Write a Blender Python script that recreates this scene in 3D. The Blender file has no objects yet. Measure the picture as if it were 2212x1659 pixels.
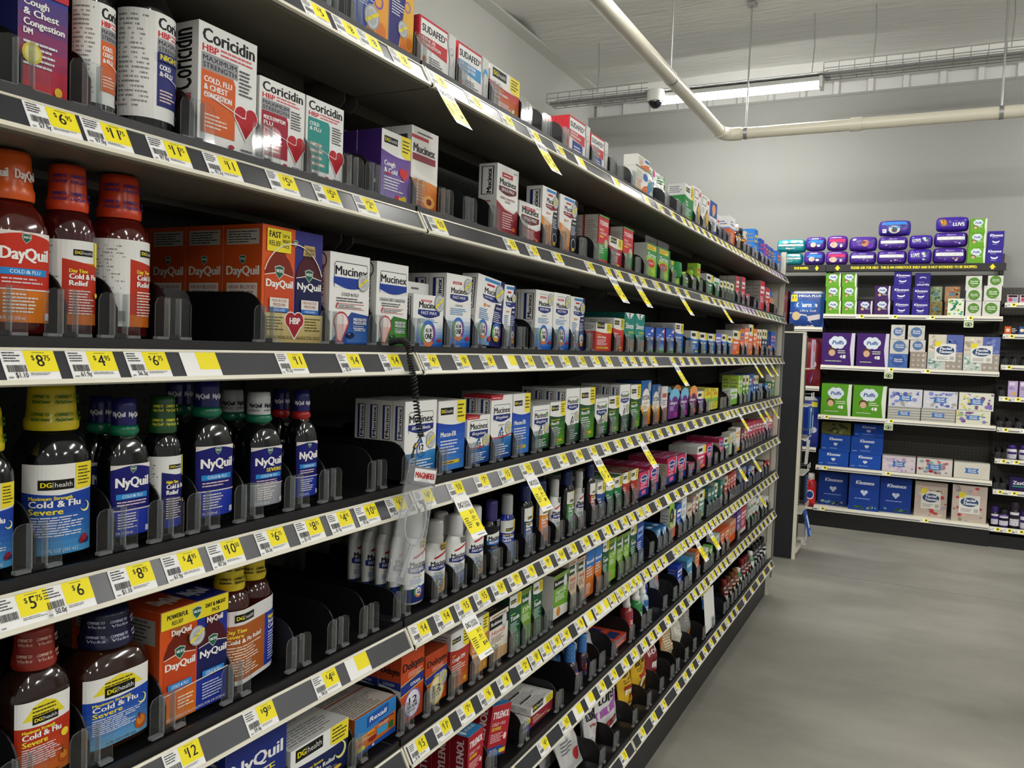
import bpy, math, random
from mathutils import Vector, Matrix
SC = bpy.context.scene
COL = SC.collection
rnd = random.Random(7)
R = math.radians
# ---------------------------------------------------------------- camera
fw = Vector((-0.44857, 0.89246, -0.04788)).normalized()
ROLL = 0.0366
_r = fw.cross(Vector((0, 0, 1))).normalized(); _u = _r.cross(fw)
r2 = _r*math.cos(ROLL)+_u*math.sin(ROLL); u2 = -_r*math.sin(ROLL)+_u*math.cos(ROLL)
cam = bpy.data.cameras.new('camera'); co = bpy.data.objects.new('camera', cam); COL.objects.link(co)
cam.sensor_width = 36; cam.lens = 36*1778.77/2212; cam.clip_start = .02
M = Matrix((r2, u2, -fw)).transposed().to_4x4(); M.translation = (.7258, 0, 1.3634)
co.matrix_world = M
SC.camera = co
# ---------------------------------------------------------------- light and exposure
SC.view_settings.view_transform = 'Standard'; SC.view_settings.look = 'None'
SC.view_settings.gamma = 1; SC.view_settings.use_curve_mapping = False
SC.view_settings.exposure = 1.75
wd = bpy.data.worlds.new('store_air'); SC.world = wd; wd.use_nodes = True
wb = wd.node_tree.nodes['Background']; wb.inputs[0].default_value = (1, .985, .95, 1); wb.inputs[1].default_value = .10
STRIP_POWER = 30.0
SC.cycles.max_bounces = 6; SC.cycles.diffuse_bounces = 3; SC.cycles.glossy_bounces = 3
SC.cycles.transmission_bounces = 3; SC.cycles.transparent_max_bounces = 24
SC.cycles.caustics_reflective = False; SC.cycles.caustics_refractive = False
SC.cycles.sample_clamp_indirect = 4
# ---------------------------------------------------------------- materials
_m = {}
def lin(h):
    h = h.lstrip('#')
    if len(h) == 3: h = ''.join(c*2 for c in h)
    o = []
    for i in (0, 2, 4):
        c = int(h[i:i+2], 16)/255
        o.append(c/12.92 if c <= .04045 else ((c+.055)/1.055)**2.4)
    return o
def mat(name, h, rough=.5, metal=0, spec=.5, bump=0, bscale=200, var=0, vscale=3, coat=0):
    k = (name, h, rough, metal)
    if k in _m: return _m[k]
    m = bpy.data.materials.new(name); m.use_nodes = True; t = m.node_tree; b = t.nodes['Principled BSDF']
    c = lin(h) if isinstance(h, str) else h
    b.inputs['Base Color'].default_value = (*c, 1); b.inputs['Roughness'].default_value = rough
    b.inputs['Metallic'].default_value = metal; b.inputs['Specular IOR Level'].default_value = spec
    if coat: b.inputs['Coat Weight'].default_value = coat; b.inputs['Coat Roughness'].default_value = .08
    if bump or var:
        tc = t.nodes.new('ShaderNodeTexCoord')
    if bump:
        n = t.nodes.new('ShaderNodeTexNoise'); n.inputs['Scale'].default_value = bscale
        bp = t.nodes.new('ShaderNodeBump'); bp.inputs['Strength'].default_value = bump; bp.inputs['Distance'].default_value = .001
        t.links.new(tc.outputs['Object'], n.inputs['Vector']); t.links.new(n.outputs[0], bp.inputs['Height']); t.links.new(bp.outputs[0], b.inputs['Normal'])
    if var:
        n = t.nodes.new('ShaderNodeTexNoise'); n.inputs['Scale'].default_value = vscale; n.inputs['Detail'].default_value = 6
        r = t.nodes.new('ShaderNodeMapRange'); r.inputs[3].default_value = 1-var; r.inputs[4].default_value = 1+var
        x = t.nodes.new('ShaderNodeMix'); x.data_type = 'RGBA'; x.blend_type = 'MULTIPLY'; x.inputs[0].default_value = 1
        x.inputs[6].default_value = (*c, 1)
        t.links.new(tc.outputs['Object'], n.inputs['Vector']); t.links.new(n.outputs[0], r.inputs[0])
        t.links.new(r.outputs[0], x.inputs[7]); t.links.new(x.outputs[2], b.inputs['Base Color'])
    _m[k] = m; return m
def P(h): return mat('print_'+h, h, .5, 0, .22)          # printed board and labels
def emis(name, c, s):
    m = bpy.data.materials.new(name); m.use_nodes = True; t = m.node_tree
    e = t.nodes.new('ShaderNodeEmission'); e.inputs[0].default_value = (*c, 1); e.inputs[1].default_value = s
    t.links.new(e.outputs[0], t.nodes['Material Output'].inputs[0]); return m
def clear(name, tint, alpha, rough=.06):
    m = bpy.data.materials.new(name); m.use_nodes = True; t = m.node_tree; t.nodes.clear()
    o = t.nodes.new('ShaderNodeOutputMaterial'); tr = t.nodes.new('ShaderNodeBsdfTransparent'); tr.inputs[0].default_value = (*tint, 1)
    g = t.nodes.new('ShaderNodeBsdfGlossy'); g.inputs['Roughness'].default_value = rough
    d = t.nodes.new('ShaderNodeBsdfDiffuse'); d.inputs[0].default_value = (.85, .86, .86, 1)
    lw = t.nodes.new('ShaderNodeLayerWeight'); pw = t.nodes.new('ShaderNodeMath'); pw.operation = 'POWER'; pw.inputs[1].default_value = 5
    fr = t.nodes.new('ShaderNodeMath'); fr.operation = 'MULTIPLY_ADD'; fr.inputs[1].default_value = .5; fr.inputs[2].default_value = .03
    t.links.new(lw.outputs['Facing'], pw.inputs[0]); t.links.new(pw.outputs[0], fr.inputs[0])
    a = t.nodes.new('ShaderNodeMixShader'); a.inputs[0].default_value = alpha
    b = t.nodes.new('ShaderNodeMixShader')
    L = t.links.new
    L(tr.outputs[0], a.inputs[1]); L(d.outputs[0], a.inputs[2]); L(fr.outputs[0], b.inputs[0]); L(a.outputs[0], b.inputs[1]); L(g.outputs[0], b.inputs[2]); L(b.outputs[0], o.inputs[0])
    return m
BLACK = mat('black_plastic', '141416', .42, bump=.15, bscale=900)
TAUPE = mat('taupe_enamel', '6d695f', .45, var=.05, vscale=6)
CREAM = mat('cream_enamel', 'dcd8c6', .35)
STRIP_IN = mat('charcoal_label_strip', '2b2c32', .3, var=.12, vscale=25)
SILVER = mat('silver_edge', 'c9c9c7', .28, .6)
GALV = mat('galvanised_steel', 'a8a9aa', .4, .8)
WHITE = mat('white_paint', 'e4e4df', .5)
CLEAR = clear('clear_plastic', (.95, .96, .96), .004)
EDGE = clear('clear_plastic_edge', (.80, .83, .83), .16, .1)
SLEEVE = clear('cloudy_sleeve', (.90, .91, .93), .17, .12)
# ---------------------------------------------------------------- mesh building
class MB:
    def __init__(s): s.v = []; s.f = []; s.mi = []; s.sm = []; s.mats = []
    def _i(s, m):
        if m not in s.mats: s.mats.append(m)
        return s.mats.index(m)
    def face(s, pts, m, sm=False):
        n = len(s.v); s.v.extend(tuple(p) for p in pts); s.f.append(tuple(range(n, n+len(pts)))); s.mi.append(s._i(m)); s.sm.append(sm)
    def mesh(s, V, F, m, sm=False):
        n = len(s.v); s.v.extend(tuple(p) for p in V); i = s._i(m)
        for f in F: s.f.append(tuple(n+k for k in f)); s.mi.append(i); s.sm.append(sm)
    def box(s, x0, x1, y0, y1, z0, z1, m):
        V = [(x, y, z) for x in (x0, x1) for y in (y0, y1) for z in (z0, z1)]
        s.mesh(V, [(0, 1, 3, 2), (4, 6, 7, 5), (0, 4, 5, 1), (2, 3, 7, 6), (0, 2, 6, 4), (1, 5, 7, 3)], m)
    def prism(s, prof, y0, y1, m, axis='y', sm=False):
        n = len(prof)
        pt = {'y': lambda p, q: (p[0], q, p[1]), 'x': lambda p, q: (q, p[0], p[1]), 'z': lambda p, q: (p[0], p[1], q)}[axis]
        V = [pt(p, y0) for p in prof]+[pt(p, y1) for p in prof]
        F = [(i, (i+1) % n, n+(i+1) % n, n+i) for i in range(n)]
        s.mesh(V, F, m, sm); s.mesh(V, [tuple(range(n)), tuple(range(2*n-1, n-1, -1))], m)
    def rings(s, rings, m, sm=True, cap=True):
        n = len(rings[0]); V = [p for r in rings for p in r]; F = []
        for k in range(len(rings)-1):
            for i in range(n):
                j = (i+1) % n; F.append((k*n+i, k*n+j, (k+1)*n+j, (k+1)*n+i))
        s.mesh(V, F, m, sm)
        if cap: s.mesh(rings[0]+rings[-1], [tuple(range(n-1, -1, -1)), tuple(range(n, 2*n))], m)
    def lathe(s, prof, m, c=(0, 0), n=28, e=2, ry=1, sm=True, cap=True):      # prof: (radius x, z[, ratio]); e superellipse power
        rs = []
        for p in prof:
            rs.append([(c[0]+p[0]*sgp(math.cos(a), e), c[1]+p[0]*ry*(p[2] if len(p) > 2 else 1)*sgp(math.sin(a), e), p[1]) for a in [2*math.pi*i/n for i in range(n)]])
        s.rings(rs, m, sm, cap)
    def tube(s, path, r, m, n=8, cap=True):
        path = [Vector(p) for p in path]; rs = []; up = None
        for i, p in enumerate(path):
            t = (path[min(i+1, len(path)-1)]-path[max(i-1, 0)]).normalized()
            if up is None: up = Vector((0, 0, 1)) if abs(t.z) < .9 else Vector((1, 0, 0))
            a = t.cross(up).normalized(); up = a.cross(t).normalized()
            rr = r[i] if isinstance(r, list) else r
            rs.append([tuple(p+rr*(a*math.cos(q)+up*math.sin(q))) for q in [2*math.pi*k/n for k in range(n)]])
        s.rings(rs, m, True, cap)
    def data(s, name):
        me = bpy.data.meshes.new(name); me.from_pydata(s.v, [], s.f)
        for m in s.mats: me.materials.append(m)
        me.polygons.foreach_set('material_index', s.mi); me.polygons.foreach_set('use_smooth', s.sm)
        me.update(); return me
    def build(s, name, parent=None, loc=None):
        return put(name, s.data(name), parent, loc)
def sgp(c, e): return math.copysign(abs(c)**(2/e), c)
def put(name, me, parent=None, loc=None):
    o = bpy.data.objects.new(name, me); COL.objects.link(o)
    if parent: o.parent = parent
    if loc: o.location = loc
    return o
def tag(o, label, cat, group=None, kind=None):
    o['label'] = label; o['category'] = cat
    if group: o['group'] = group
    if kind: o['kind'] = kind
    return o
def thing(name, label, cat, loc=(0, 0, 0), group=None, rz=0):
    o = put(name, None, None, loc); o.rotation_euler.z = rz
    return tag(o, label, cat, group)
def dup(o, parent=None):
    c = o.copy(); COL.objects.link(c)
    if parent: c.parent = parent
    for ch in o.children: dup(ch, c)
    return c
def struct(name, mb, label=None, loc=None):
    o = mb.build(name, None, loc); o['kind'] = 'structure'
    if label: o['label'] = label
    return o
# ---------------------------------------------------------------- print: text and shapes laid on a face
_t = {}
def text_mesh(s, bold):
    k = s
    if k in _t: return _t[k]
    cu = bpy.data.curves.new('t', 'FONT'); cu.body = s; cu.size = 1; cu.resolution_u = 2
    cu.fill_mode = 'FRONT'
    o = bpy.data.objects.new('t', cu); me = bpy.data.meshes.new_from_object(o)
    V = [(v.co.x, v.co.y) for v in me.vertices]; F = [tuple(p.vertices) for p in me.polygons]
    bpy.data.objects.remove(o); bpy.data.meshes.remove(me); bpy.data.curves.remove(cu)
    if not V: V = [(0, 0)]
    x0 = min(v[0] for v in V); x1 = max(v[0] for v in V)
    _t[k] = ([((x-x0)/CAPH, y/CAPH) for x, y in V], F, (x1-x0)/CAPH); return _t[k]
CAPH = 1.0; CAPH = max(v[1] for v in text_mesh('H', 0)[0]); _t.clear()
LY = .00006
class Face:
    """unit square (u right, v up) mapped on a real face; fn(u, v, off) gives the point; cols > 0 splits wide shapes on curved faces"""
    def __init__(s, mb, fn, W, H, cols=0): s.mb = mb; s.fn = fn; s.W = W; s.H = H; s.k = 2; s.cols = cols; s.box = (0, 0, 1, 1)
    def sub(s, u0, v0, u1, v1):
        f = Face(s.mb, s.fn, s.W*(u1-u0), s.H*(v1-v0), s.cols); f.par = s; f.k = s.k
        g = s.fn; f.fn = lambda u, v, o: g(u0+u*(u1-u0), v0+v*(v1-v0), o); return f
    def p(s, pts, c):
        s.k += 1; o = LY*s.k; m = P(c) if isinstance(c, str) else c
        if not s.cols: s.mb.face([s.fn(u, v, o) for u, v in pts], m); return
        n = s.cols; lo = min(q[0] for q in pts); hi = max(q[0] for q in pts)
        for i in range(int(math.floor(lo*n-1e-9)), int(math.ceil(hi*n+1e-9))):
            q = clip(clip(pts, i/n, 1), (i+1)/n, -1)
            if len(q) > 2: s.mb.face([s.fn(u, v, o) for u, v in q], m)
    def r(s, u0, v0, u1, v1, c): s.p([(u0, v0), (u1, v0), (u1, v1), (u0, v1)], c)
    def e(s, u, v, ru, c, rv=None, a0=0, a1=360, n=20):      # ru in face widths; rv defaults to a circle
        rv = ru*s.W/s.H if rv is None else rv
        A = [R(a0+(a1-a0)*i/n) for i in range(n+(a1-a0 < 360))]
        s.p([(u+ru*math.cos(a), v+rv*math.sin(a)) for a in A], c)
    def ring(s, u, v, ru, w, c, a0=0, a1=360, n=20):
        s.k += 1; o = LY*s.k; q = s.W/s.H; m = P(c)
        for i in range(n):
            a = R(a0+(a1-a0)*i/n); b = R(a0+(a1-a0)*(i+1)/n)
            s.mb.face([s.fn(u+x*math.cos(t), v+x*q*math.sin(t), o) for x, t in ((ru, a), (ru+w, a), (ru+w, b), (ru, b))], m)
    def moon(s, u, v, r, c):
        s.k += 1; o = LY*s.k; q = s.W/s.H; m = P(c); N = 12; A = [R(-120+240*i/N-35) for i in range(N+1)]
        ou = [(u+r*math.cos(a), v+r*q*math.sin(a)) for a in A]; inn = [(u-.22*r+.86*r*math.cos(a), v+(.18*r+.82*r*math.sin(a))*q) for a in A]
        for i in range(N): s.mb.face([s.fn(*p_, o) for p_ in (inn[i], ou[i], ou[i+1], inn[i+1])], m)
    def g(s, u0, v0, u1, v1, c0, c1, n=7):                   # printed blend from c0 (bottom) to c1
        A = [int(c0[i:i+2], 16) for i in (0, 2, 4)]; B = [int(c1[i:i+2], 16) for i in (0, 2, 4)]
        for i in range(n):
            t = i/(n-1); s.k -= (i > 0)
            s.r(u0, v0+(v1-v0)*i/n, u1, v0+(v1-v0)*(i+1)/n, ''.join('%02x' % round(a+(b-a)*t) for a, b in zip(A, B)))
    def l(s, u0, v0, u1, v1, n, c):                          # rows of fine print
        s.k += 1; o = LY*s.k; m = P(c); h = (v1-v0)/n*.42
        for i in range(n):
            v = v1-(v1-v0)*(i+.75)/n; e = u0+(u1-u0)*(.62+.38*rnd.random()); x = u0
            while x < e:
                w = min(e-x, (u1-u0)*(.06+.2*rnd.random())); s.mb.face([s.fn(a, b, o) for a, b in ((x, v), (x+w, v), (x+w, v+h), (x, v+h))], m); x += w+(u1-u0)*.018
    def t(s, tx, u, v, h, c, w=None, b=1, al='l', sk=0, up=0):
        if not tx: return
        V, F, tw = text_mesh(tx, b); q = s.H/s.W if not up else 1
        if up: hx = h; k = (w/(tw*h*s.W/s.H)) if w else 1
        s.k += 1; o = LY*s.k; m = P(c) if isinstance(c, str) else c
        if up:                                               # reads bottom to top; h in face widths
            pts = [(u-y*h, v+x*h*k*s.W/s.H) for x, y in V]
        else:
            sx = h*q; k = 1 if not w else w/(tw*sx)
            off = {'l': 0, 'c': -tw*sx*k/2, 'r': -tw*sx*k}[al]
            pts = [(u+off+(x*k+sk*y)*sx, v+y*h) for x, y in V]
        if b:                                                # heavier strokes: the same letters once more, a hair aside
            e = h*q*(.035 if b == 1 else .062); y_ = h*(0 if b == 1 else .03)
            for j_, (dx, dy) in enumerate(((e, 0),) if b == 1 else ((e, 0), (e*2, 0), (e, y_))):
                oo = o+LY*.3*(j_+1)
                ax, ay = (dx, dy) if not up else (-dy*0, dx*s.W/s.H)
                s.mb.mesh([s.fn(a+ax, c_+ay, oo) for a, c_ in pts], F, m)
            s.k += 1 if b > 1 else 0
        s.mb.mesh([s.fn(a, b_, o) for a, b_ in pts], F, m)
def clip(pts, x, sgn):
    o = []; n = len(pts)
    for i in range(n):
        a, b = pts[i], pts[(i+1) % n]; da = (a[0]-x)*sgn; db = (b[0]-x)*sgn
        if da >= 0: o.append(a)
        if da*db < 0: t = da/(da-db); o.append((a[0]+(b[0]-a[0])*t, a[1]+(b[1]-a[1])*t))
    return o
# ---------------------------------------------------------------- the room
def conc():
    m = bpy.data.materials.new('polished_concrete'); m.use_nodes = True; t = m.node_tree; b = t.nodes['Principled BSDF']; L = t.links.new
    tc = t.nodes.new('ShaderNodeTexCoord'); mp = t.nodes.new('ShaderNodeMapping'); mp.inputs['Scale'].default_value = (1, 1.6, 1)
    a = t.nodes.new('ShaderNodeTexNoise'); a.inputs['Scale'].default_value = 1.1; a.inputs['Detail'].default_value = 9; a.inputs['Roughness'].default_value = .62
    c = t.nodes.new('ShaderNodeTexNoise'); c.inputs['Scale'].default_value = 160; c.inputs['Detail'].default_value = 2
    r = t.nodes.new('ShaderNodeValToRGB'); e = r.color_ramp.elements
    e[0].position = .3; e[0].color = (.165, .158, .135, 1); e[1].position = .72; e[1].color = (.305, .294, .256, 1)
    r2_ = t.nodes.new('ShaderNodeMapRange'); r2_.inputs[3].default_value = .9; r2_.inputs[4].default_value = 1.1
    x = t.nodes.new('ShaderNodeMix'); x.data_type = 'RGBA'; x.blend_type = 'MULTIPLY'; x.inputs[0].default_value = 1
    L(tc.outputs['Object'], mp.inputs[0]); L(mp.outputs[0], a.inputs['Vector']); L(tc.outputs['Object'], c.inputs['Vector'])
    L(a.outputs[0], r.inputs[0]); L(c.outputs[0], r2_.inputs[0]); L(r.outputs[0], x.inputs[6]); L(r2_.outputs[0], x.inputs[7])
    L(x.outputs[2], b.inputs['Base Color']); b.inputs['Roughness'].default_value = .42; b.inputs['Specular IOR Level'].default_value = .35
    return m
CONC = conc()
fl = MB(); fl.box(-6, 9, -6, 7.6, -.1, 0, CONC); struct('floor', fl, 'grey polished concrete floor of the aisle')
SEAM = mat('floor_scuff', 'a59f90', .5); JOINT = mat('floor_joint', '6a675c', .6)
j = MB()
for y in (5.45,): j.box(.05, 3.5, y, y+.003, 0, .0006, JOINT)
struct('trim_1', j, 'thin saw-cut joint across the concrete floor')
sc_ = MB()
for a, b in (((.98, 2.72), (1.22, 2.46)), ((.96, 2.36), (1.14, 2.40)), ((1.22, 2.46), (1.14, 2.40))):
    d = (Vector(b)-Vector(a)).normalized(); n = Vector((-d.y, d.x))*.0022
    sc_.mesh([(*(Vector(a)-n), .0004), (*(Vector(b)-n), .0004), (*(Vector(b)+n), .0004), (*(Vector(a)+n), .0004)], [(0, 1, 2, 3)], SEAM)
tag(sc_.build('floor_scuff'), 'pale scratched square outline on the concrete floor at lower right', 'scuff', None, 'stuff')
CEIL = 3.79; WY = 7.42
def fabric():
    m = mat('white_insulation_facing', 'e9e9e5', .55); t = m.node_tree; L = t.links.new; b = t.nodes['Principled BSDF']
    tc = t.nodes.new('ShaderNodeTexCoord'); mp = t.nodes.new('ShaderNodeMapping'); mp.inputs['Scale'].default_value = (1.2, 7, 1); mp.inputs['Rotation'].default_value = (0, 0, .45)
    n = t.nodes.new('ShaderNodeTexNoise'); n.inputs['Scale'].default_value = 1.6; n.inputs['Detail'].default_value = 4; n.inputs['Distortion'].default_value = 1.2
    bp = t.nodes.new('ShaderNodeBump'); bp.inputs['Strength'].default_value = .45; bp.inputs['Distance'].default_value = .04
    L(tc.outputs['Object'], mp.inputs[0]); L(mp.outputs[0], n.inputs['Vector']); L(n.outputs[0], bp.inputs['Height']); L(bp.outputs[0], b.inputs['Normal']); return m
FAB = fabric()
c = MB(); nx, ny = 60, 56                                     # sagging insulation facing between the purlins
V = []
for i in range(nx+1):
    for k in range(ny+1):
        x = -6+15*i/nx; y = -6+14*k/ny
        sag = .05*abs(math.sin((y-1.1)*math.pi/1.55))**.6+.012*math.sin(x*2.3+y*1.7)
        V.append((x, y, CEIL+.05-sag))
F_ = [(i*(ny+1)+k, i*(ny+1)+k+1, (i+1)*(ny+1)+k+1, (i+1)*(ny+1)+k) for i in range(nx) for k in range(ny)]
c.mesh(V, F_, FAB, True); c.box(-6, 9, -6, 8, CEIL+.12, CEIL+.2, WHITE)
struct('ceiling', c, 'white wrinkled insulation facing under the roof')
WALL = mat('grey_wall_paint', '90908c', .6, var=.02, vscale=1.5); WALL2 = mat('white_metal_panel', 'dcdcd8', .42)
w = MB(); w.box(-2.32, 9, WY, WY+.16, 0, 3.53, WALL); struct('wall_back', w, 'smooth light grey back wall')
w = MB(); x = -6.0
while x < 9:                                                  # ribbed steel sheet above the drywall
    w.box(x, x+.2, WY+.2, WY+.22, 0, 4, WALL2); w.prism([(x+.2, WY+.2), (x+.215, WY+.165), (x+.255, WY+.165), (x+.27, WY+.2), (x+.27, WY+.22), (x+.2, WY+.22)], 0, 4, WALL2, 'z'); x += .27
struct('wall_back_panel', w, 'white ribbed steel wall above the grey drywall')
w = MB(); w.box(-2.42, 9, WY-.005, WY+.17, 3.53, 3.55, WALL); struct('trim_2', w, 'ledge on top of the grey drywall')
w = MB(); w.box(-2.42, 9, WY-.02, WY+.16, 3.70, CEIL+.06, WHITE); struct('trim_3', w, 'white eave strip where the wall meets the ceiling')
w = MB(); w.box(-6.1, -6, -6, 8, 0, 4, WALL); struct('wall_left', w)
w = MB(); w.box(-2.45, -2.30, WY-.03, WY+.16, 0, 3.72, WHITE); struct('trim_4', w, 'white steel column at the left end of the grey wall')
w = MB()
w.box(-2.31, -2.29, -6, WY, 3.28, CEIL+.02, WHITE); w.box(-2.42, -2.18, -6, WY, 3.26, 3.28, WHITE); w.box(-2.42, -2.18, -6, WY, CEIL-.0, CEIL+.02, WHITE)
w.box(-2.9, -2.31, -6, WY, 3.30, 3.32, WALL)
struct('beam', w, 'deep white steel roof beam running along the store above the gondola')
# ---------------------------------------------------------------- hanging strip lights and their wire tray
LED = emis('led_diffuser', (1, .985, .94), STRIP_POWER)
def strip(x, y, z, label, n=1.22, held=True):
    t = thing('strip_light', label, 'light', (x, y, z), 'led strip lights hung under the ceiling')
    b = MB(); b.prism([(-.045, .03), (.045, .03), (.055, -.005), (-.055, -.005)], -n/2, n/2, WHITE, 'x'); b.build('housing', t)
    b = MB(); pr = [(.05*math.cos(a), -.006-.038*math.sin(a)) for a in [math.pi*i/10 for i in range(11)]]
    b.prism(pr, -n/2+.012, n/2-.012, LED, 'x', True); b.build('diffuser', t)
    for s in (-1, 1):
        b = MB(); b.box(s*n/2-.012, s*n/2+.012, -.056, .056, -.047, .032, WHITE); b.build('end_cap', t)
    for s in (-.45, .45) if held else ():
        b = MB(); b.tube([(s*n, 0, .03), (s*n, 0, CEIL+.02-z)], .0025, GALV, 6); b.build('hanger', t)
    return t
LY0 = 6.25; LZ = 3.30
strip(-.66, LY0, LZ, 'lit white strip light hanging above the far end of the aisle', held=False)
for i, (x, y) in enumerate(((2.45, LY0), (-3.8, LY0), (5.5, LY0), (-.1, 3.3), (2.9, 3.3), (-3.2, 3.3), (5.9, 3.3), (-.4, .35), (2.6, .35), (5.6, .35), (-3.4, .35), (1.2, -2.6), (4.2, -2.6), (-1.9, -2.6))):
    strip(x, y, LZ, 'strip light %s, number %d from the left' % ({LY0: 'along the far wall', 3.3: 'above the middle of the aisle', .35: 'overhead', -2.6: 'behind the viewpoint'}[y], i+1))
def tray(x0, x1, name_label):
    b = MB(); w_, h_ = .09, .06; z = LZ+.045
    for dy, dz in ((-w_, h_), (-w_, .02), (-w_, -.01), (-.03, -.012), (.03, -.012), (w_, -.01), (w_, .02), (w_, h_)):
        b.tube([(x0, LY0+dy, z+dz), (x1, LY0+dy, z+dz)], .003, GALV, 6)
    x = x0
    while x < x1:
        b.tube([(x, LY0-w_, z+h_), (x, LY0-w_, z-.012), (x, LY0+w_, z-.012), (x, LY0+w_, z+h_)], .003, GALV, 6); x += .1
    o = tag(b.build('cable_tray'), name_label, 'cable tray', 'wire cable trays')
    b = MB(); b.tube([(x0, LY0-.02, z), (x1, LY0-.03, z-.002)], .012, mat('grey_cable', '8d8d8d', .5), 8); b.tube([(x0, LY0+.03, z+.002), (x1, LY0+.03, z)], .009, WHITE, 8)
    b.build('cable', o)
tray(-2.15, -1.30, 'wire basket cable tray left of the lit strip light')
tray(-.03, 1.8, 'wire basket cable tray right of the lit strip light')
b = MB(); b.box(-1.32, -.0, LY0-.1, LY0+.1, LZ+.036, LZ+.042, GALV); tag(b.build('tray_cover'), 'flat steel tray plate above the lit strip light', 'tray')
# dome camera under the tray
t = thing('dome_camera', 'white ceiling security camera with dark dome beside the lit strip light', 'camera', (-1.225, LY0-.12, 3.255))
b = MB(); b.lathe([(.062, .075), (.066, .05), (.066, 0), (.06, -.012)], WHITE, n=24); b.build('housing', t)
b = MB(); b.lathe([(.052*math.cos(a), -.012-.05*math.sin(a)) for a in [R(9*i) for i in range(10)]]+[(.001, -.0622)], mat('smoked_dome', '15161a', .08), n=24); b.build('dome', t)
# white pipe: runs along the aisle, turns at an elbow and follows the far wall
PY, PZ, PX = 5.95, 2.905, -.66; PIPE = mat('white_pvc', 'ded9c6', .32, var=.04, vscale=4)
t = thing('drain_pipe', 'white plastic pipe with elbow hanging below the ceiling', 'pipe', (0, 0, 0))
b = MB(); b.tube([(PX, -3, PZ), (PX, PY-.09, PZ)], .039, PIPE, 20); b.build('pipe_run', t)
b = MB(); b.tube([(PX+.09, PY, PZ), (5, PY, PZ)], .039, PIPE, 20); b.build('pipe_run', t)
b = MB(); el = [(PX, PY-.13, PZ), (PX, PY-.10, PZ)]+[(PX+.09*(1-math.cos(a)), PY-.09+.09*math.sin(a), PZ) for a in [R(15*i) for i in range(1, 6)]]+[(PX+.10, PY, PZ), (PX+.13, PY, PZ)]
b.tube(el, .046, PIPE, 20); b.build('elbow', t)
for x in (.22,):
    b = MB(); b.tube([(x-.035, PY, PZ), (x+.035, PY, PZ)], .045, PIPE, 20); b.build('coupling', t)
for x, y in ((-.50, PY), (1.05, PY), (PX, 4.62), (PX, 2.5)):
    b = MB(); b.tube([(x, y, PZ+.04), (x, y, CEIL+.02)], .006, GALV, 8)
    if y == PY: b.tube([(x-.012, y, PZ), (x+.012, y, PZ)], .0425, GALV, 16)
    else: b.tube([(x, y-.012, PZ), (x, y+.012, PZ)], .0425, GALV, 16)
    b.box(x-.03, x+.03, y-.03, y+.03, CEIL-.01, CEIL+.01, GALV); b.build('hanger', t)
for k, (x, y, z0, lab) in enumerate(((-1.75, 6.25, 3.40, 'thin wire holding the cable tray near the roof beam'), (-.12, 6.25, 3.34, 'thin cord holding the right end of the lit strip light'), (.28, 6.25, 3.40, 'thin wire holding the cable tray right of the strip light'), (1.1, 6.25, 3.40, 'thin wire holding the cable tray at the right edge'))):
    b = MB(); b.tube([(x, y, z0), (x+.01, y, (z0+CEIL)/2), (x, y, CEIL)], .0035, GALV, 6); tag(b.build('hanging_wire'), lab, 'wire', 'wires holding the cable tray')
for x, y, a, lab in ((-.74, 5.2, .6, 'short grey steel strut fixed under the ceiling above the pipe'), (.35, 4.7, .2, 'grey steel bracket fixed under the ceiling at the top edge')):
    b = MB(); b.box(-.02, .02, -.22, .22, -.05, -.01, GALV); o = tag(b.build('ceiling_bracket', None, (x, y, CEIL)), lab, 'bracket'); o.rotation_euler.z = a
# ---------------------------------------------------------------- the long gondola
YS = [-.125, 1.0937, 2.3129, 3.5645, 4.7767]
ZS = [1.7900, 1.5647, 1.3440, 1.1232, .9027, .7052, .4870, .2043]
ROWN = ['top shelf', 'second shelf', 'third shelf', 'fourth shelf', 'fifth shelf', 'sixth shelf', 'seventh shelf', 'bottom shelf']
BAYN = ['nearest bay', 'second bay', 'third bay', 'end bay']
DEP = .345; LIP = .011
def peg():
    m = mat('black_pegboard', '262622', .6); t = m.node_tree; L = t.links.new; b = t.nodes['Principled BSDF']
    tc = t.nodes.new('ShaderNodeTexCoord'); v = t.nodes.new('ShaderNodeVectorMath'); v.operation = 'SCALE'; v.inputs['Scale'].default_value = 1/.0254
    f = t.nodes.new('ShaderNodeVectorMath'); f.operation = 'FRACTION'; s = t.nodes.new('ShaderNodeVectorMath'); s.operation = 'SUBTRACT'; s.inputs[1].default_value = (.5, .5, .5)
    sp = t.nodes.new('ShaderNodeSeparateXYZ'); cb = t.nodes.new('ShaderNodeCombineXYZ'); ln = t.nodes.new('ShaderNodeVectorMath'); ln.operation = 'LENGTH'
    g = t.nodes.new('ShaderNodeMath'); g.operation = 'GREATER_THAN'; g.inputs[1].default_value = .14
    x = t.nodes.new('ShaderNodeMix'); x.data_type = 'RGBA'; x.inputs[6].default_value = (.002, .002, .002, 1); x.inputs[7].default_value = (.035, .034, .03, 1)
    L(tc.outputs['Object'], v.inputs[0]); L(v.outputs[0], f.inputs[0]); L(f.outputs[0], s.inputs[0]); L(s.outputs[0], sp.inputs[0])
    return m, t, sp, cb, ln, g, x, b
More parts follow.
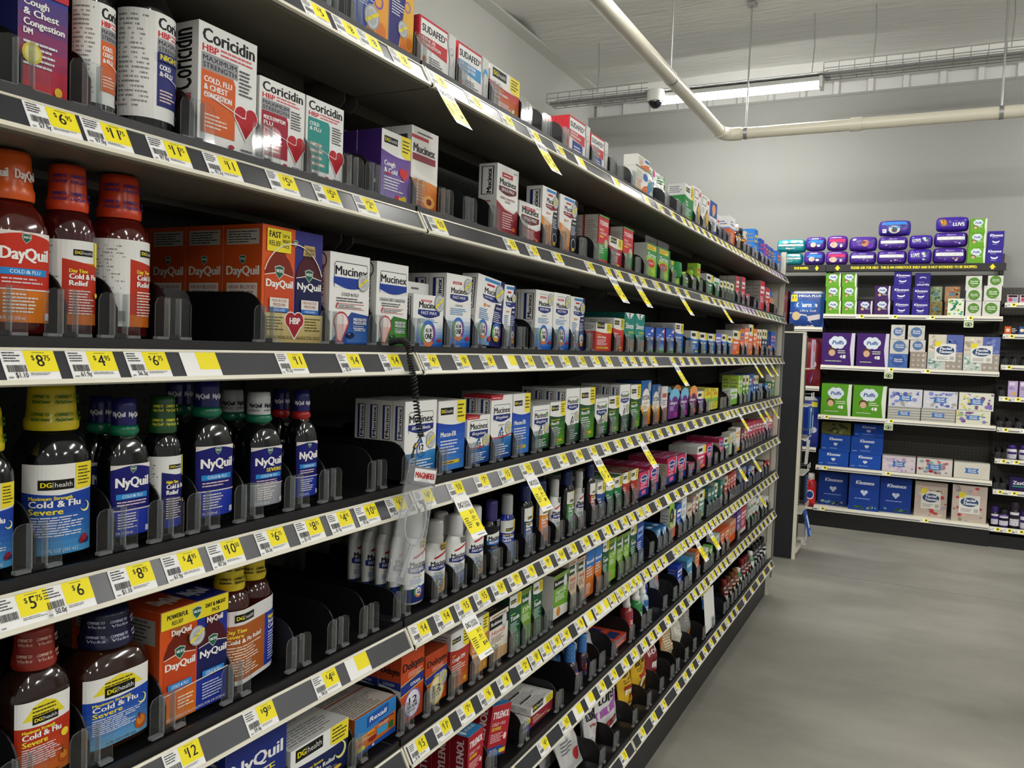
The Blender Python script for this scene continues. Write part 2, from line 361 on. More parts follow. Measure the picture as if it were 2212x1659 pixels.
def peg_mat(axes, name, dark=(.035, .034, .03)):
    m, t, sp, cb, ln, g, x, b = peg(); _m.clear() if False else None
    L = t.links.new
    L(sp.outputs[axes[0]], cb.inputs[0]); L(sp.outputs[axes[1]], cb.inputs[1]); L(cb.outputs[0], ln.inputs[0]); L(ln.outputs['Value'], g.inputs[0])
    x.inputs[7].default_value = (*dark, 1); L(g.outputs[0], x.inputs[0]); L(x.outputs[2], b.inputs['Base Color']); m.name = name
    _m.pop(('black_pegboard', '262622', .6, 0), None); return m
PEG = peg_mat((1, 2), 'black_pegboard_side'); PEGX = peg_mat((0, 2), 'dark_pegboard_back', (.075, .07, .06))
t = thing('pegboard_gondola', 'long dark gondola frame with pegboard back and cream end panel', 'shelving', (0, 0, 0))
for s in range(4):
    b = MB(); b.box(-DEP-.02, -DEP, YS[s]+.002, YS[s+1]-.002, .12, 1.80, PEG); b.build('pegboard', t)
for s in range(5):
    b = MB(); y = YS[s]; b.box(-DEP-.03, -DEP+.004, y-.016, y+.016, 0, 1.83, BLACK)
    z = .2
    while z < 1.8: b.box(-DEP+.0035, -DEP+.0046, y-.006, y-.003, z, z+.016, P('050505')); b.box(-DEP+.0035, -DEP+.0046, y+.003, y+.006, z, z+.016, P('050505')); z += .0254
    b.build('upright', t)
b = MB(); b.box(-.04, -.026, YS[0], YS[4], 0, .168, mat('kick_black', '1b1b1a', .5)); b.build('kick_plate', t)
b = MB(); b.box(-DEP-.02, -.004, YS[4]+.006, YS[4]+.016, 0, 1.925, CREAM); b.box(-.03, -.004, YS[4]+.001, YS[4]+.022, 0, 1.93, CREAM)
b.box(-.003, .004, YS[4]+.016, YS[4]+.032, .1, 1.6, GALV); b.build('end_panel', t)
RX, RZ = .0175, -.0315                                        # the price rail leans out at the bottom
def rail_pt(u, off, y, row):                                  # u 0 top .. 1 bottom of the rail face, off outward
    n = Vector((-RZ, RX)).normalized(); return (RX*u+n.x*off, y, ZS[row]+RZ*u+n.y*off)
def mk_shelf(row, s):
    y0, y1 = YS[s]+.002, YS[s+1]-.002; z = ZS[row]; base = row == 7
    t = thing('gondola_shelf', 'dark metal shelf with cream-edged price rail, %s of the %s' % (ROWN[row], BAYN[s]), 'shelf', (0, 0, 0), 'gondola shelves')
    b = MB()
    b.box(-DEP+.006, -.004, y0, y1, z-.010, z-.001, TAUPE); b.prism([(-.004, z-.001), (.012, z-.031), (.008, z-.034), (-.13, z-.034), (-.135, z-.010), (-.010, z-.010)], y0, y1, TAUPE)
    if not base:
        b.box(-.25, -.20, y0+.04, y1-.04, z-.030, z-.010, TAUPE)
    b.build('deck', t)
    b = MB(); b.box(-DEP+.01, -.006, y0+.001, y1-.001, z-.001, z+.0015, BLACK); b.build('black_mat', t)
    b = MB(); b.prism([(-.016, z-.001), (-.003, z-.001), (-.003, z+LIP), (-.007, z+LIP), (-.016, z+.003)], y0+.001, y1-.001, BLACK); b.build('front_lip', t)
    b = MB()
    P_ = lambda u, off: (lambda q: (q[0], q[2]))(rail_pt(u, off, 0, row))
    b.prism([P_(0, -.002), P_(0, .0015), P_(.09, .002), P_(.09, .0005), P_(.9, .0005), P_(.9, .0025), P_(1.03, .002), P_(1.03, -.002)], y0, y1, CREAM)
    b.box(RX-.004, RX+.003, y0, y0+.003, z+RZ-.002, z+RZ+.006, CREAM)
    for yy in (y0, y1-.004): b.prism([P_(0, .0005), P_(0, .0028), P_(1, .0028), P_(1, .0005)], yy, yy+.004, CREAM)
    r = b.build('price_rail', t)
    b = MB(); b.prism([P_(.1, .0006), P_(.1, .0011), P_(.89, .0011), P_(.89, .0006)], y0+.005, y1-.005, STRIP_IN); b.build('label_strip', r)
    if not base:
        for yy in (y0+.012, y1-.015):
            b = MB(); b.prism([(-DEP+.006, z-.012), (-.02, z-.012), (-.137, z-.012), (-.137, z-.044), (-.15, z-.056), (-.165, z-.05), (-DEP+.006, z-.105)], yy, yy+.003, TAUPE); b.build('bracket', t)
for row in range(8):
    for s in range(4): mk_shelf(row, s)
# ---------------------------------------------------------------- printed fronts
def fill(F, c): F.r(0, 0, 1, 1, c)
def dglogo(F, u, v, w):
    h = w*.30*F.W/F.H; F.r(u, v, u+w, v+h, '16160f'); F.t('DG', u+w*.07, v+h*.28, h*.46, 'f5e51b', w*.28, 2); F.r(u+w*.385, v+h*.2, u+w*.40, v+h*.8, 'cfcfcf'); F.t('health', u+w*.44, v+h*.28, h*.46, 'e6e6e6', w*.50, 0)
def dgtop(F, c, vb=.70, yel=True):
    """white top that ends in a sagging curve, black tag, yellow corner"""
    n = 10; F.p([(i/n, vb-.05*math.sin(math.pi*i/n*.8)) for i in range(n+1)]+[(1, 1), (0, 1)], 'eeeeea')
    dglogo(F, .08, vb+.10, .46)
    if yel: F.p([(.67, 1), (.67, vb+.02), (.8, vb-.03), (1, vb-.035), (1, 1)], 'f3e03a'); F.l(.70, vb+.04, .97, .96, 4, '3a3a20')
def dg(c, lines, c1=None, foot=None, hd='f5e24a', head=None, moon=0, vb=.70, side=None):
    def art(F, S, T):
        if c1: F.g(0, 0, 1, vb+.02, c1, c)
        else: fill(F, c)
        dgtop(F, c, vb); v = vb-.13
        if head: F.t(head, .09, v+.005, .035, hd, min(.55, .035*len(head)), 1); v -= .01
        for tx, h, col in lines: v -= h*1.18; F.t(tx, .09, v+.02, h*.8, col, min(.82, len(tx)*h*.62*F.H/F.W), 2)
        F.l(.09, max(.16, v-.24), .80, v-.02, 5, 'e8e8f0')
        if moon == 1: F.moon(.86, v+.15, .10, 'f3ef9a')
        if moon == 2: F.e(.86, v+.15, .10, 'f2d21c')
        if foot: F.r(.08, .09, .80, .14, foot); F.l(.10, .095, .7, .135, 1, '303018')
        else: F.e(.8, .1, .08, 'f0c23a', .04)
        if S:
            fill(S, side or c); S.p([(0, vb-.02), (1, vb), (1, 1), (0, 1)], 'd9d9d6'); S.t(lines[0][0], .62, .08, .3, 'e6e6e6', .5, 1, up=1); S.l(.1, .75, .9, .95, 4, '77777a')
        if T: fill(T, 'd5d5d2' if not side else side); T.l(.05, .15, .95, .9, 6, '8a8a86')
    return art
def sticker(F, u, v, r):
    F.e(u, v, r, '9d9fa0'); F.e(u, v, r*.86, 'c9cccd'); F.e(u, v, r*.62, 'b4b8ba'); q = F.W/F.H
    F.p([(u-r*.95, v-r*.42*q), (u-r*.75, v-r*.62*q), (u+r*.95, v+r*.42*q), (u+r*.75, v+r*.62*q)], 'eadb2e'); F.l(u-r*.3, v-.006, u+r*.3, v+.006, 1, '333333')
def muclogo(F, u, v, w, band='1d2f7a', sub=None, dm=None, frame=True):
    """wordmark over an arc-bottomed band"""
    h = .17*w*F.W/F.H; q = F.W/F.H
    if frame: F.p([(u-.02, v-h*1.4), (u-.02, v+h*1.2), (u+.02, v+h*1.5), (u+w, v+h*1.5), (u+w+.02, v+h*1.2), (u+w+.02, v-h*1.4)], '55585f'); F.p([(u-.008, v-h*1.4), (u-.008, v+h*1.15), (u+.026, v+h*1.4), (u+w-.01, v+h*1.4), (u+w+.008, v+h*1.15), (u+w+.008, v-h*1.4)], 'f1f1ee')
    F.t('Mucinex', u, v, h, '14141c', w*(.86 if dm else 1), 2)
    if dm: F.t(dm, u+w*.87, v, h, '4f9a3a', w*.14, 2)
    n = 10; F.p([(u-.03+(w+.06)*i/n, v-h*.98-h*.55*math.sin(math.pi*i/n)) for i in range(n+1)]+[(u+w+.03, v-h*.25), (u-.03, v-h*.25)], band)
    if sub: F.t(sub, u+w*.5, v-h*.98, h*.5, 'f4f4f4', w*.78, 1, 'c')
def allin(F, u, v, r):
    for a, c in ((90, '3a6ec0'), (0, '7a4a9a'), (180, '58a048'), (270, 'e07a3a')): F.ring(u, v, r*.7, r*.3, c, a-45, a+45, 8)
    F.e(u, v, r*.66, 'f4f4f0'); F.t('ALL IN', u, v+r*.08*F.W/F.H, r*.3*F.W/F.H, '1c1c24', r*.85, 2, 'c'); F.t('ONE', u, v-r*.42*F.W/F.H, r*.42*F.W/F.H, '1c1c24', r*.95, 2, 'c')
def h12(F, u, v, r, c='1f5fae'):
    F.ring(u, v, r*.78, r*.22, c, 100, 330, 12); q = F.W/F.H; F.p([(u-r*.1, v+r*1.45*q), (u-r*.5, v+r*.75*q), (u+r*.35, v+r*.75*q)], c)
    F.t('12', u, v-r*.05*q, r*.62*q, '14204a', r*.9, 2, 'c'); F.t('HOUR', u, v-r*.5*q, r*.28*q, '14204a', r*.9, 1, 'c')
def mucside(S, T, red=False, foot='2c6fc0', c='dededb'):
    if S:
        fill(S, c); S.r(.22, .50, .86, .94, '3a3c46'); S.r(.27, .51, .80, .93, 'f0f0ee'); S.r(.27, .51, .40, .93, '1d2f7a'); S.t('Mucinex', .74, .53, .26, '14141c', .38, 2, up=1)
        S.l(.15, .25, .85, .46, 7, '8c8c90'); S.r(0, 0, 1, .16, foot)
        if red: S.r(.6, .42, 1, .98, 'b9202c') if False else S.r(0, .955, 1, 1, 'b9202c')
    if T: fill(T, 'd8d8d4'); T.l(.1, .2, .9, .8, 3, '8c8c90'); red and T.r(.0, .0, .6, 1, 'b9202c')
def muc12(c0, c1, dm=None, red=False, mid='f1f1ee'):
    def art(F, S, T):
        fill(F, 'f1f1ee'); F.g(0, 0, 1, .34, c0, c1); F.p([(0, .33), (.5, .31), (1, .36), (1, .38), (.5, .345), (0, .35)], 'c43a3a' if red else mid)
        if red: F.p([(0, .93), (.50, .93), (.55, 1), (0, 1)], 'b9202c'); F.t('MAXIMUM STRENGTH', .04, .95, .022, 'f4f4f4', .42, 1)
        muclogo(F, .13, .72, .74, '1d2f7a', '600 mg guaifenesin', dm); F.t('EXPECTORANT', .36, .52, .02, '55555a', .3, 1)
        h12(F, .52, .36, .15, '26303a' if dm else '1f5fae'); sticker(F, .82, .47, .15)
        F.l(.10, .05, .9, .24, 5, 'eef2f8')
        mucside(S, T, red, c1)
    return art
def mucfast(F, S, T, liquid=0):
    fill(F, 'f1f1ee'); F.g(0, 0, 1, .42, '1f62c0', 'e6edf4')
    if liquid: F.t('Fast Dissolving Liquid Gels', .22, .93, .022, '5a5a5a', .45, 0)
    F.r(.24, .865, .60, .90, 'c02a3a'); F.l(.28, .87, .57, .895, 1, 'f4e0e0')
    muclogo(F, .18, .74, .66, '1d2f7a', 'FAST-MAX', frame=False); F.t('COLD & FLU', .5, .56, .028, '3a3a40', .3, 1, 'c')
    F.l(.16, .44, .86, .54, 4, '4a86c0'); allin(F, .5, .25, .24); sticker(F, .84, .86, .16); F.t('20', .06, .1, .03, 'f0f0f0', None, 1); F.e(.86, .12, .08, 'b8333a', .03)
    mucside(S, T, False, 'dededb')
def mucday(F, S, T, red=0):
    a, b_, c = ('e08a34', '20222c', 'f1f1ee') if red else ('6a9ad0', '1d2260', 'f1f1ee')
    fill(F, c); F.p([(.55, 0), (1, 0), (1, 1), (.86, 1), (.66, .55)], b_); F.g(0, 0, .56, .30, a, a if red else 'd8e4f0')
    if red: F.p([(0, .3), (.5, .18), (.58, 0), (.62, .42), (0, .52)], 'd98a3a')
    F.r(.25, .93, .82, .975, '3a86c8'); F.r(.34, .87, .62, .90, 'c02a3a')
    F.p([(.22, .64), (.22, .83), (.26, .855), (.9, .855), (.92, .83), (.92, .64)], 'f4f4f2'); F.t('Mucinex', .26, .75, .085, '14141c', .62, 2)
    F.p([(.2, .73), (.94, .73), (.9, .67), (.57, .645), (.24, .67)], '8c2430' if red else '1d2f7a'); F.t('FAST-MAX', .28, .685, .028, 'f4f4f4', .3, 1)
    F.e(.30, .58, .035, 'e0862c'); F.t('DAY', .36, .565, .03, 'c8762c', .15, 2); F.l(.12, .36, .5, .53, 6, '4a86c0' if not red else 'f4ecd8'); F.t('NIGHT', .72, .565, .028, 'eeeeee', .2, 2); F.l(.64, .36, .95, .53, 6, 'd8dcf0')
    if not red: allin(F, .28, .22, .17); allin(F, .78, .22, .17)
    else: F.e(.80, .2, .13, 'e8e8ea'); F.e(.80, .2, .115, '20222c')
    sticker(F, .80, .80, .16); F.r(.70, .08, .84, .14, 'c8a838'); F.e(.52, .1, .05, 'c23a3a'); mucside(S, T, False, 'dededb')
def muchbp(c0, c1, title):
    def art(F, S, T):
        fill(F, 'efefec'); F.p([(.02, 0), (1, 0), (1, .33), (.55, .36), (.3, .2)], c0); F.g(.45, .02, 1, .31, c1, c0)
        F.e(.30, .24, .19, 'b8303a', .12); F.e(.30, .24, .165, 'f0e0de', .10); F.p([(.12, .22), (.2, .02), (.3, .0), (.49, .22)], 'b8303a'); F.p([(.15, .22), (.22, .05), (.3, .03), (.45, .22)], 'e8c0bc')
        muclogo(F, .12, .76, .80, '1d3f9a'); F.t(title, .5, .535, .036, '33343c', .8 if len(title) > 12 else .42, 1, 'c'); F.l(.16, .465, .86, .52, 2, '55555a')
        for v in (.445, .39): F.r(.16, v, .86, v+.005, 'b8303a')
        F.l(.22, .40, .84, .44, 2, '66666a'); F.p([(.14, .41), (.17, .395), (.22, .46), (.2, .46)], 'b8303a')
        F.t('HIGH BLOOD', .76, .265, .032, 'f2f2f2', .34, 2, 'c'); F.t('PRESSURE', .76, .225, .032, 'f2f2f2', .34, 2, 'c'); F.t('DIABETES', .76, .15, .03, 'f2f2f2', .3, 1, 'c'); F.l(.58, .175, .96, .215, 2, 'c8d4ea')
        F.e(.52, .10, .10, '101c48' if c0 < '2a' else '1f4a1c', .035); F.e(.49, .112, .03, '8aa4d8', .008); sticker(F, .82, .70, .14) if title[:3] == 'COL' else None
        if S: fill(S, 'd2d2ce'); S.ring(.5, .9, .3, .06, '4a4a52'); S.t('Mucinex', .72, .52, .34, '2c2c34', .34, 1, up=1); S.l(.15, .08, .85, .45, 12, '9a9a9a')
        if T: fill(T, 'd8d8d4')
    return art
def cori(c, lines, ms=True, heart='b8232e'):
    def art(F, S, T):
        fill(F, 'eeeeeb'); F.t('Coricidin', .06, .855, .105, '141416', .88, 2); F.t('HBP', .06, .775, .055, 'd02f3a', .26, 2)
        F.l(.36, .775, .92, .845, 2, 'd8606a'); v = .62
        if ms: F.r(.05, .635, .66, .765, '9d9ea2'); F.t('MAXIMUM', .07, .705, .04, '1c1c20', .56, 1); F.t('STRENGTH', .07, .648, .04, '1c1c20', .56, 1); top = .63
        else: top = .76
        F.p([(.05, .13), (.62, .13), (.62, top-.05), (.58, top), (.05, top)], c); v = top-.03
        for s in lines: v -= .062; F.t(s, .09, v, .044, 'f4f4f2', min(.46, .05*len(s)+.04), 2)
        F.l(.10, .17, .5, max(.2, v-.12), 4, 'f0d8cc'); F.l(.68, .52, .95, .74, 7, '55555a')
        for x, rr in ((0, 1.12), (1, 1)):
            k = 'f2f2f0' if not x else heart; q = F.W/F.H*rr
            F.e(.72, .36, .115*rr, k); F.e(.90, .36, .115*rr, k); F.p([(.81-.2*rr, .36-.025*q), (.81+.2*rr, .36-.025*q), (.81, .36-.30*q)], k); F.p([(.74, .36), (.88, .36), (.81, .30)], k)
        F.p([(.10, .445), (.62, .385), (.74, .34), (.79, .34), (.80, .42), (.82, .33), (.95, .33), (.95, .32), (.815, .315), (.80, .385), (.785, .325), (.74, .325), (.62, .375), (.10, .435)], 'f6f0ee') if False else F.p([(.10, .437), (.10, .445), (.74, .345), (.74, .337)], 'f6f0ee')
        F.p([(.74, .337), (.74, .345), (.79, .35), (.805, .43), (.815, .43), (.80, .34)], 'f6f0ee'); F.e(.56, .07, .05, 'a82a34', .018); F.l(.72, .03, .95, .09, 2, '66666a')
        if S: fill(S, 'd8d8d4'); S.t('Coricidin', .82, .46, .62, '1a1a1c', .48, 1, up=1); S.t('HBP', .82, .28, .62, 'c02f3a', .15, 2, up=1); S.l(.15, .04, .85, .24, 5, '88888c')
        if T: fill(T, 'd4d4d0')
    return art
def vicks(F, u, v, r): F.p([(u-r, v+r*.7*F.W/F.H), (u, v+r*F.W/F.H), (u+r, v+r*.7*F.W/F.H), (u+r*.8, v-r*.3*F.W/F.H), (u, v-r*1.1*F.W/F.H), (u-r*.8, v-r*.3*F.W/F.H)], 'c8d0c8'); F.p([(u-r*.86, v+r*.62*F.W/F.H), (u, v+r*.86*F.W/F.H), (u+r*.86, v+r*.62*F.W/F.H), (u+r*.68, v-r*.28*F.W/F.H), (u, v-r*.94*F.W/F.H), (u-r*.68, v-r*.28*F.W/F.H)], '1c6048'); F.t('VICKS', u, v-r*.05*F.W/F.H, r*.42*F.W/F.H, 'eef2ee', r*1.35, 2, 'c')
def vbottle(F, u, v0, w, top, c, cap, word, lab):
    q = .5*w; F.p([(u-q, v0), (u+q, v0), (u+q, v0+top*.55), (u+q*.72, v0+top*.72), (u+q*.42, v0+top*.80), (u+q*.42, v0+top*.84), (u-q*.42, v0+top*.84), (u-q*.42, v0+top*.80), (u-q*.72, v0+top*.72), (u-q, v0+top*.55)], c)
    F.p([(u-q*.5, v0+top*.84), (u+q*.5, v0+top*.84), (u+q*.42, v0+top), (u-q*.42, v0+top)], cap)
    F.p([(u-q, v0), (u+q, v0), (u+q, v0+top*.5), (u, v0+top*.555), (u-q, v0+top*.5)], 'f4e8e0'); F.p([(u-q, v0), (u+q, v0), (u+q, v0+top*.49), (u, v0+top*.54), (u-q, v0+top*.49)], lab)
    vicks(F, u, v0+top*.55, w*.17); F.t(word, u, v0+top*.33, .062, 'f6f4f0', w*.92, 2, 'c')
def combo_hbp(F, S, T):
    fill(F, 'd8581e'); F.r(.52, 0, 1, 1, '2c2a78'); F.r(.52, .7, 1, 1, '2c2a78')
    vbottle(F, .27, .28, .46, .60, '7a2410', 'c0a468', 'DayQuil', 'c64a22'); vbottle(F, .76, .28, .44, .60, '4a1420', 'c0a468', 'NyQuil', '16184a')
    F.r(.06, .78, .44, .975, 'f0de2a'); F.t('FAST', .09, .90, .05, '1c1c14', .18, 2); F.t('RELIEF', .09, .83, .042, '1c1c14', .18, 1); F.t('DAY &', .30, .91, .03, '2c2c20', .11, 1); F.t('NIGHT', .30, .865, .03, '2c2c20', .12, 1); F.t('PACK', .30, .82, .03, '2c2c20', .11, 0); vicks(F, .51, .88, .04)
    F.ring(.5, .48, .50, .014, 'e8dccb', 20, 160, 16); F.t('SUGAR &', .76, .83, .026, '2a2418', .15, 1, 'c'); F.t('ALCOHOL', .76, .795, .026, '2a2418', .16, 1, 'c'); F.t('FREE', .76, .76, .026, '2a2418', .09, 1, 'c')
    for u in (.26, .77): F.r(u-.15, .30, u+.15, .385, 'e8e2da'); F.t('HIGH BLOOD', u, .35, .024, '8c2a20', .24, 1, 'c'); F.t('PRESSURE', u, .315, .024, '8c2a20', .2, 1, 'c'); F.r(u-.15, .262, u+.15, .30, '2a6fc0'); F.t('COLD & FLU', u, .272, .018, 'e8eef6', .18, 1, 'c')
    F.g(0, 0, 1, .255, 'b8a468', 'd0c088'); F.l(.04, .10, .34, .23, 5, '5a4c28'); F.l(.68, .10, .97, .23, 5, '5a4c28'); F.t('1 DAYQUIL 1 NYQUIL 6 FL OZ (177 mL) EACH, TOTAL 12 FL OZ', .05, .03, .028, '3a3018', .9, 1)
    for c, k in (('f0e6dc', 1.14), ('9c1f30', 1)): F.e(.44, .20, .085*k, c); F.e(.57, .20, .085*k, c); F.p([(.505-.14*k, .18), (.505+.14*k, .18), (.505, .18-.14*k)], c); F.p([(.4, .2), (.61, .2), (.5, .16)], c)
    F.t('HBP', .505, .165, .055, 'f4f0ee', .17, 2, 'c')
    if S:
        fill(S, 'c9501a'); S.r(.08, .83, .92, .96, 'b9b2a8'); S.l(.12, .84, .88, .95, 5, '3c3836'); vicks(S, .5, .70, .09); S.t('DayQuil', .08, .57, .075, 'ece6de', .84, 2); S.r(.10, .37, .90, .50, 'dcd2c8'); S.t('HIGH BLOOD', .5, .45, .032, '8c2a20', .7, 1, 'c'); S.t('PRESSURE', .5, .40, .032, '8c2a20', .6, 1, 'c'); S.r(.10, .31, .90, .37, '2a6fc0'); S.t('COLD & FLU', .5, .325, .026, 'e8eef6', .6, 1, 'c')
    if T: fill(T, 'c9501a')
def combo_pow(F, S, T):
    fill(F, 'd4521c'); F.r(.53, 0, 1, 1, '23308c'); F.g(0, 0, .53, .27, 'e07a1e', 'd8661c'); F.r(.53, 0, 1, .27, '24389c')
    vbottle(F, .28, .27, .46, .60, '6a200e', 'b06a30', 'DayQuil', 'c2461e'); vbottle(F, .77, .27, .44, .60, '481420', '6a2a30', 'NyQuil', '181c54')
    F.r(0, .84, 1, 1, 'efdc2c'); F.t('POWERFUL', .08, .92, .04, '1c1c14', .3, 2); F.t('RELIEF', .15, .865, .038, '1c1c14', .16, 1); F.t('DAY & NIGHT', .64, .92, .036, '1c1c14', .31, 2); F.t('PACK', .74, .865, .036, '1c1c14', .12, 1); vicks(F, .51, .91, .075)
    F.t('DayQuil', .14, .77, .05, 'f2ece6', .28, 2); F.t('NyQuil', .66, .78, .05, 'f2ece6', .24, 2)
    for u in (.27, .77): F.r(u-.17, .29, u+.17, .345, '2a86d0'); F.t('COLD & FLU', u, .302, .028, 'eef4fa', .24, 1, 'c')
    F.p([(0, .255), (1, .30), (1, .31), (0, .265)], 'e8ddd4'); F.l(.24, .10, .5, .22, 4, 'f2e0c8'); F.l(.60, .08, .92, .24, 6, 'c8d0ec'); F.t('1 DAYQUIL 1 NYQUIL 6 FL OZ (177 mL) EACH; TOTAL 12 FL OZ (354 mL)', .04, .03, .022, 'e8e4ea', .92, 1); sticker(F, .51, .70, .12)
    if S: fill(S, 'b84418'); S.r(.1, .70, .9, .92, '9c9690'); S.l(.14, .71, .86, .91, 6, '4a4644')
    if T: fill(T, 'a83c18'); T.r(.53, 0, 1, 1, '1c2670'); T.t('DayQuil', .16, .3, .3, 'd8c8c0', .32, 2); T.t('NyQuil', .60, .3, .3, 'd0d0e4', .30, 2)
def suda(c, panel, l1, l2, dose=None):
    def art(F, S, T):
        fill(F, 'eeeeec'); F.r(0, .9, .78, 1, 'c8283c'); F.r(0, 0, .035, 1, 'c8283c'); F.r(.03, .66, .76, .955, 'f1f1ef'); F.t('SUDAFED', .06, .74, .13, '17171b', .62, 2); F.t('PE', .69, .82, .05, 'c8283c', .06, 2)
        F.p([(.03, .48), (.76, .40), (.76, .66), (.03, .66)], c); F.t(l1, .07, .575, .06, 'f2f2f0', min(.5, .07*len(l1)), 2); F.t(l2, .07, .49, .06, 'f2f2f0', min(.5, .06*len(l2)), 2)
        if panel: F.p([(.18, .02), (.62, .02), (.66, .10), (.66, .34), (.62, .40), (.18, .42)], panel); F.l(.24, .1, .6, .32, 3, 'e8ecf4')
        else: F.l(.26, .12, .68, .34, 5, '6a6a70'); F.e(.14, .24, .05, 'd8602c' if c > 'a' else 'c8283c', .06)
        F.p([(.05, .03), (.3, .03), (.34, .07), (.70, .07), (.70, .04), (.36, .04), (.32, 0), (.05, 0)], 'c8283c')
        F.p([(.80, 0), (1, 0), (1, 1), (.80, 1), (.76, .8), (.83, .5)], 'dcdcda'); F.ring(.88, .66, .05, .008, '66666a'); F.e(.90, .62, .03, '8a8a8e', .012); F.p([(.96, .6), (.965, .6), (.94, .4), (.93, .4)], '77777a'); F.p([(.8, 1), (.805, 1), (.78, .8), (.845, .5), (.81, 0), (.805, 0), (.835, .5), (.77, .8)], '8c8c90')
        if c < '9': F.e(.9, .68, .075, '5aa4d8', .1); F.e(.9, .62, .05, 'dcdcda', .06)
        if S: fill(S, 'd02f38')
        if T: fill(T, 'c8283c')
    return art
def tyl(F, S, T):
    fill(F, 'b01f2e'); F.t('TYLENOL', .06, .74, .13, 'f2f0ee', .86, 2, sk=.12); F.t('COLD + FLU', .08, .60, .06, 'f0e6e4', .7, 1, sk=.12); F.t('SEVERE', .08, .51, .06, 'e8d23a', .5, 2, sk=.12); F.l(.08, .28, .8, .46, 5, 'e8c8c8'); F.e(.84, .36, .08, 'f2d8d0'); F.r(0, 0, .8, .2, '1f4a8c'); F.l(.1, .04, .6, .16, 3, 'c8d8f0'); F.r(.62, .05, .95, .13, 'e8d23a')
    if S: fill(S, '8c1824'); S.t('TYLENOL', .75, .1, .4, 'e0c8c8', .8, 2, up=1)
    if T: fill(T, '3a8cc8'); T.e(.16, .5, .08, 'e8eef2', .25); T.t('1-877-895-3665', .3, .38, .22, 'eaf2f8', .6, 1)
def tylsin(F, S, T):
    fill(F, 'd0353c'); F.r(0, 0, 1, .10, 'd8404a'); F.g(0, .10, 1, .44, '3f9a4a', '4aa050', 3); F.p([(0, .40), (1, .46), (1, .52), (0, .5)], 'd0353c'); F.t('TYLENOL', .06, .80, .09, 'f4f0ee', .88, 2, sk=.1); F.t('SINUS', .1, .68, .05, 'f4e6e4', .4, 1); F.t('+ HEADACHE', .1, .61, .05, 'f4e6e4', .7, 1); F.r(.1, .55, .5, .58, 'f0c83a'); F.l(.12, .22, .6, .4, 4, 'd8f0d8'); sticker(F, .75, .44, .17); F.r(0, .965, 1, 1, '5a9a4a')
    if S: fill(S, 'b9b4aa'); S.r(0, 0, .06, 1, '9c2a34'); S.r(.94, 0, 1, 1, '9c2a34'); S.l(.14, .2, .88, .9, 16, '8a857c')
    if T: fill(T, '9c2a34')
def simple(c, word, wc='f4f4f4', c2=None, word2=None, band=None, top=None, side=None, wv=.6, wh=.12, topc='d5d5d2', sk=0):
    def art(F, S, T):
        fill(F, c)
        if c2: F.r(0, 0, 1, .36, c2)
        if band: F.r(0, band[0], 1, band[1], band[2])
        if top: F.r(0, .80, 1, 1, top)
        F.t(word, .08, wv, wh, wc, .84, 2, sk=sk)
        if word2: F.t(word2[0], .1, word2[1], word2[2], word2[3], .7, 1)
        F.l(.1, .42, .85, wv-.05, 4, 'd8d8e0' if wc > '8' else '55555a'); F.l(.1, .06, .7, .3, 5, 'e8e0d0')
        if S: fill(S, side or c); S.l(.15, .1, .85, .9, 12, 'b0aca4')
        if T: fill(T, topc); T.l(.1, .15, .9, .85, 4, '8c8c88')
    return art
def delsym(c12, n):
    def art(F, S, T):
        fill(F, 'c84a20'); F.p([(0, .42), (1, .50), (1, .64), (0, .56)], '20348a'); F.p([(0, .56), (1, .64), (1, .655), (0, .575)], 'e0c04a'); F.p([(0, .405), (1, .485), (1, .50), (0, .42)], 'e0c04a'); F.p([(0, .70), (.03, .70), (.03, .98), (0, .98)], 'c84a20')
        F.t('Delsym', .06, .755, .115, '131318', .88, 2); F.l(.3, .64, .92, .72, 3, 'f0c8b8'); F.t('COUGH', .40, .505, .045, 'f0f0f4', .42, 2); F.e(.52, .24, .36, c12); F.e(.52, .24, .32, 'e8e4ee' if c12 != 'd8a82c' else 'f0e2b0'); F.t('12', .52, .235, .10, '141a3c', .34, 2, 'c'); F.t('HOUR', .52, .17, .05, '141a3c', .42, 2, 'c'); F.l(.3, .12, .72, .16, 1, '55507a'); F.l(.1, .02, .4, .06, 1, '3a1a10')
        if n == 2: sticker(F, .80, .42, .2)
        if S: fill(S, 'e4e2de'); S.r(0, .62, 1, 1, 'b84420'); S.p([(0, .55), (1, .50), (1, .62), (0, .62)], '1f327c'); S.t('COUGH', .2, .55, .04, 'dfe2ea', .5, 1); S.t('Delsym', .1, .72, .10, '2a1410', .8, 2); S.l(.14, .34, .86, .46, 2, '2c2c34'); S.e(.5, .22, .12, 'd87a2c')
        if T: fill(T, 'a84020')
    return art
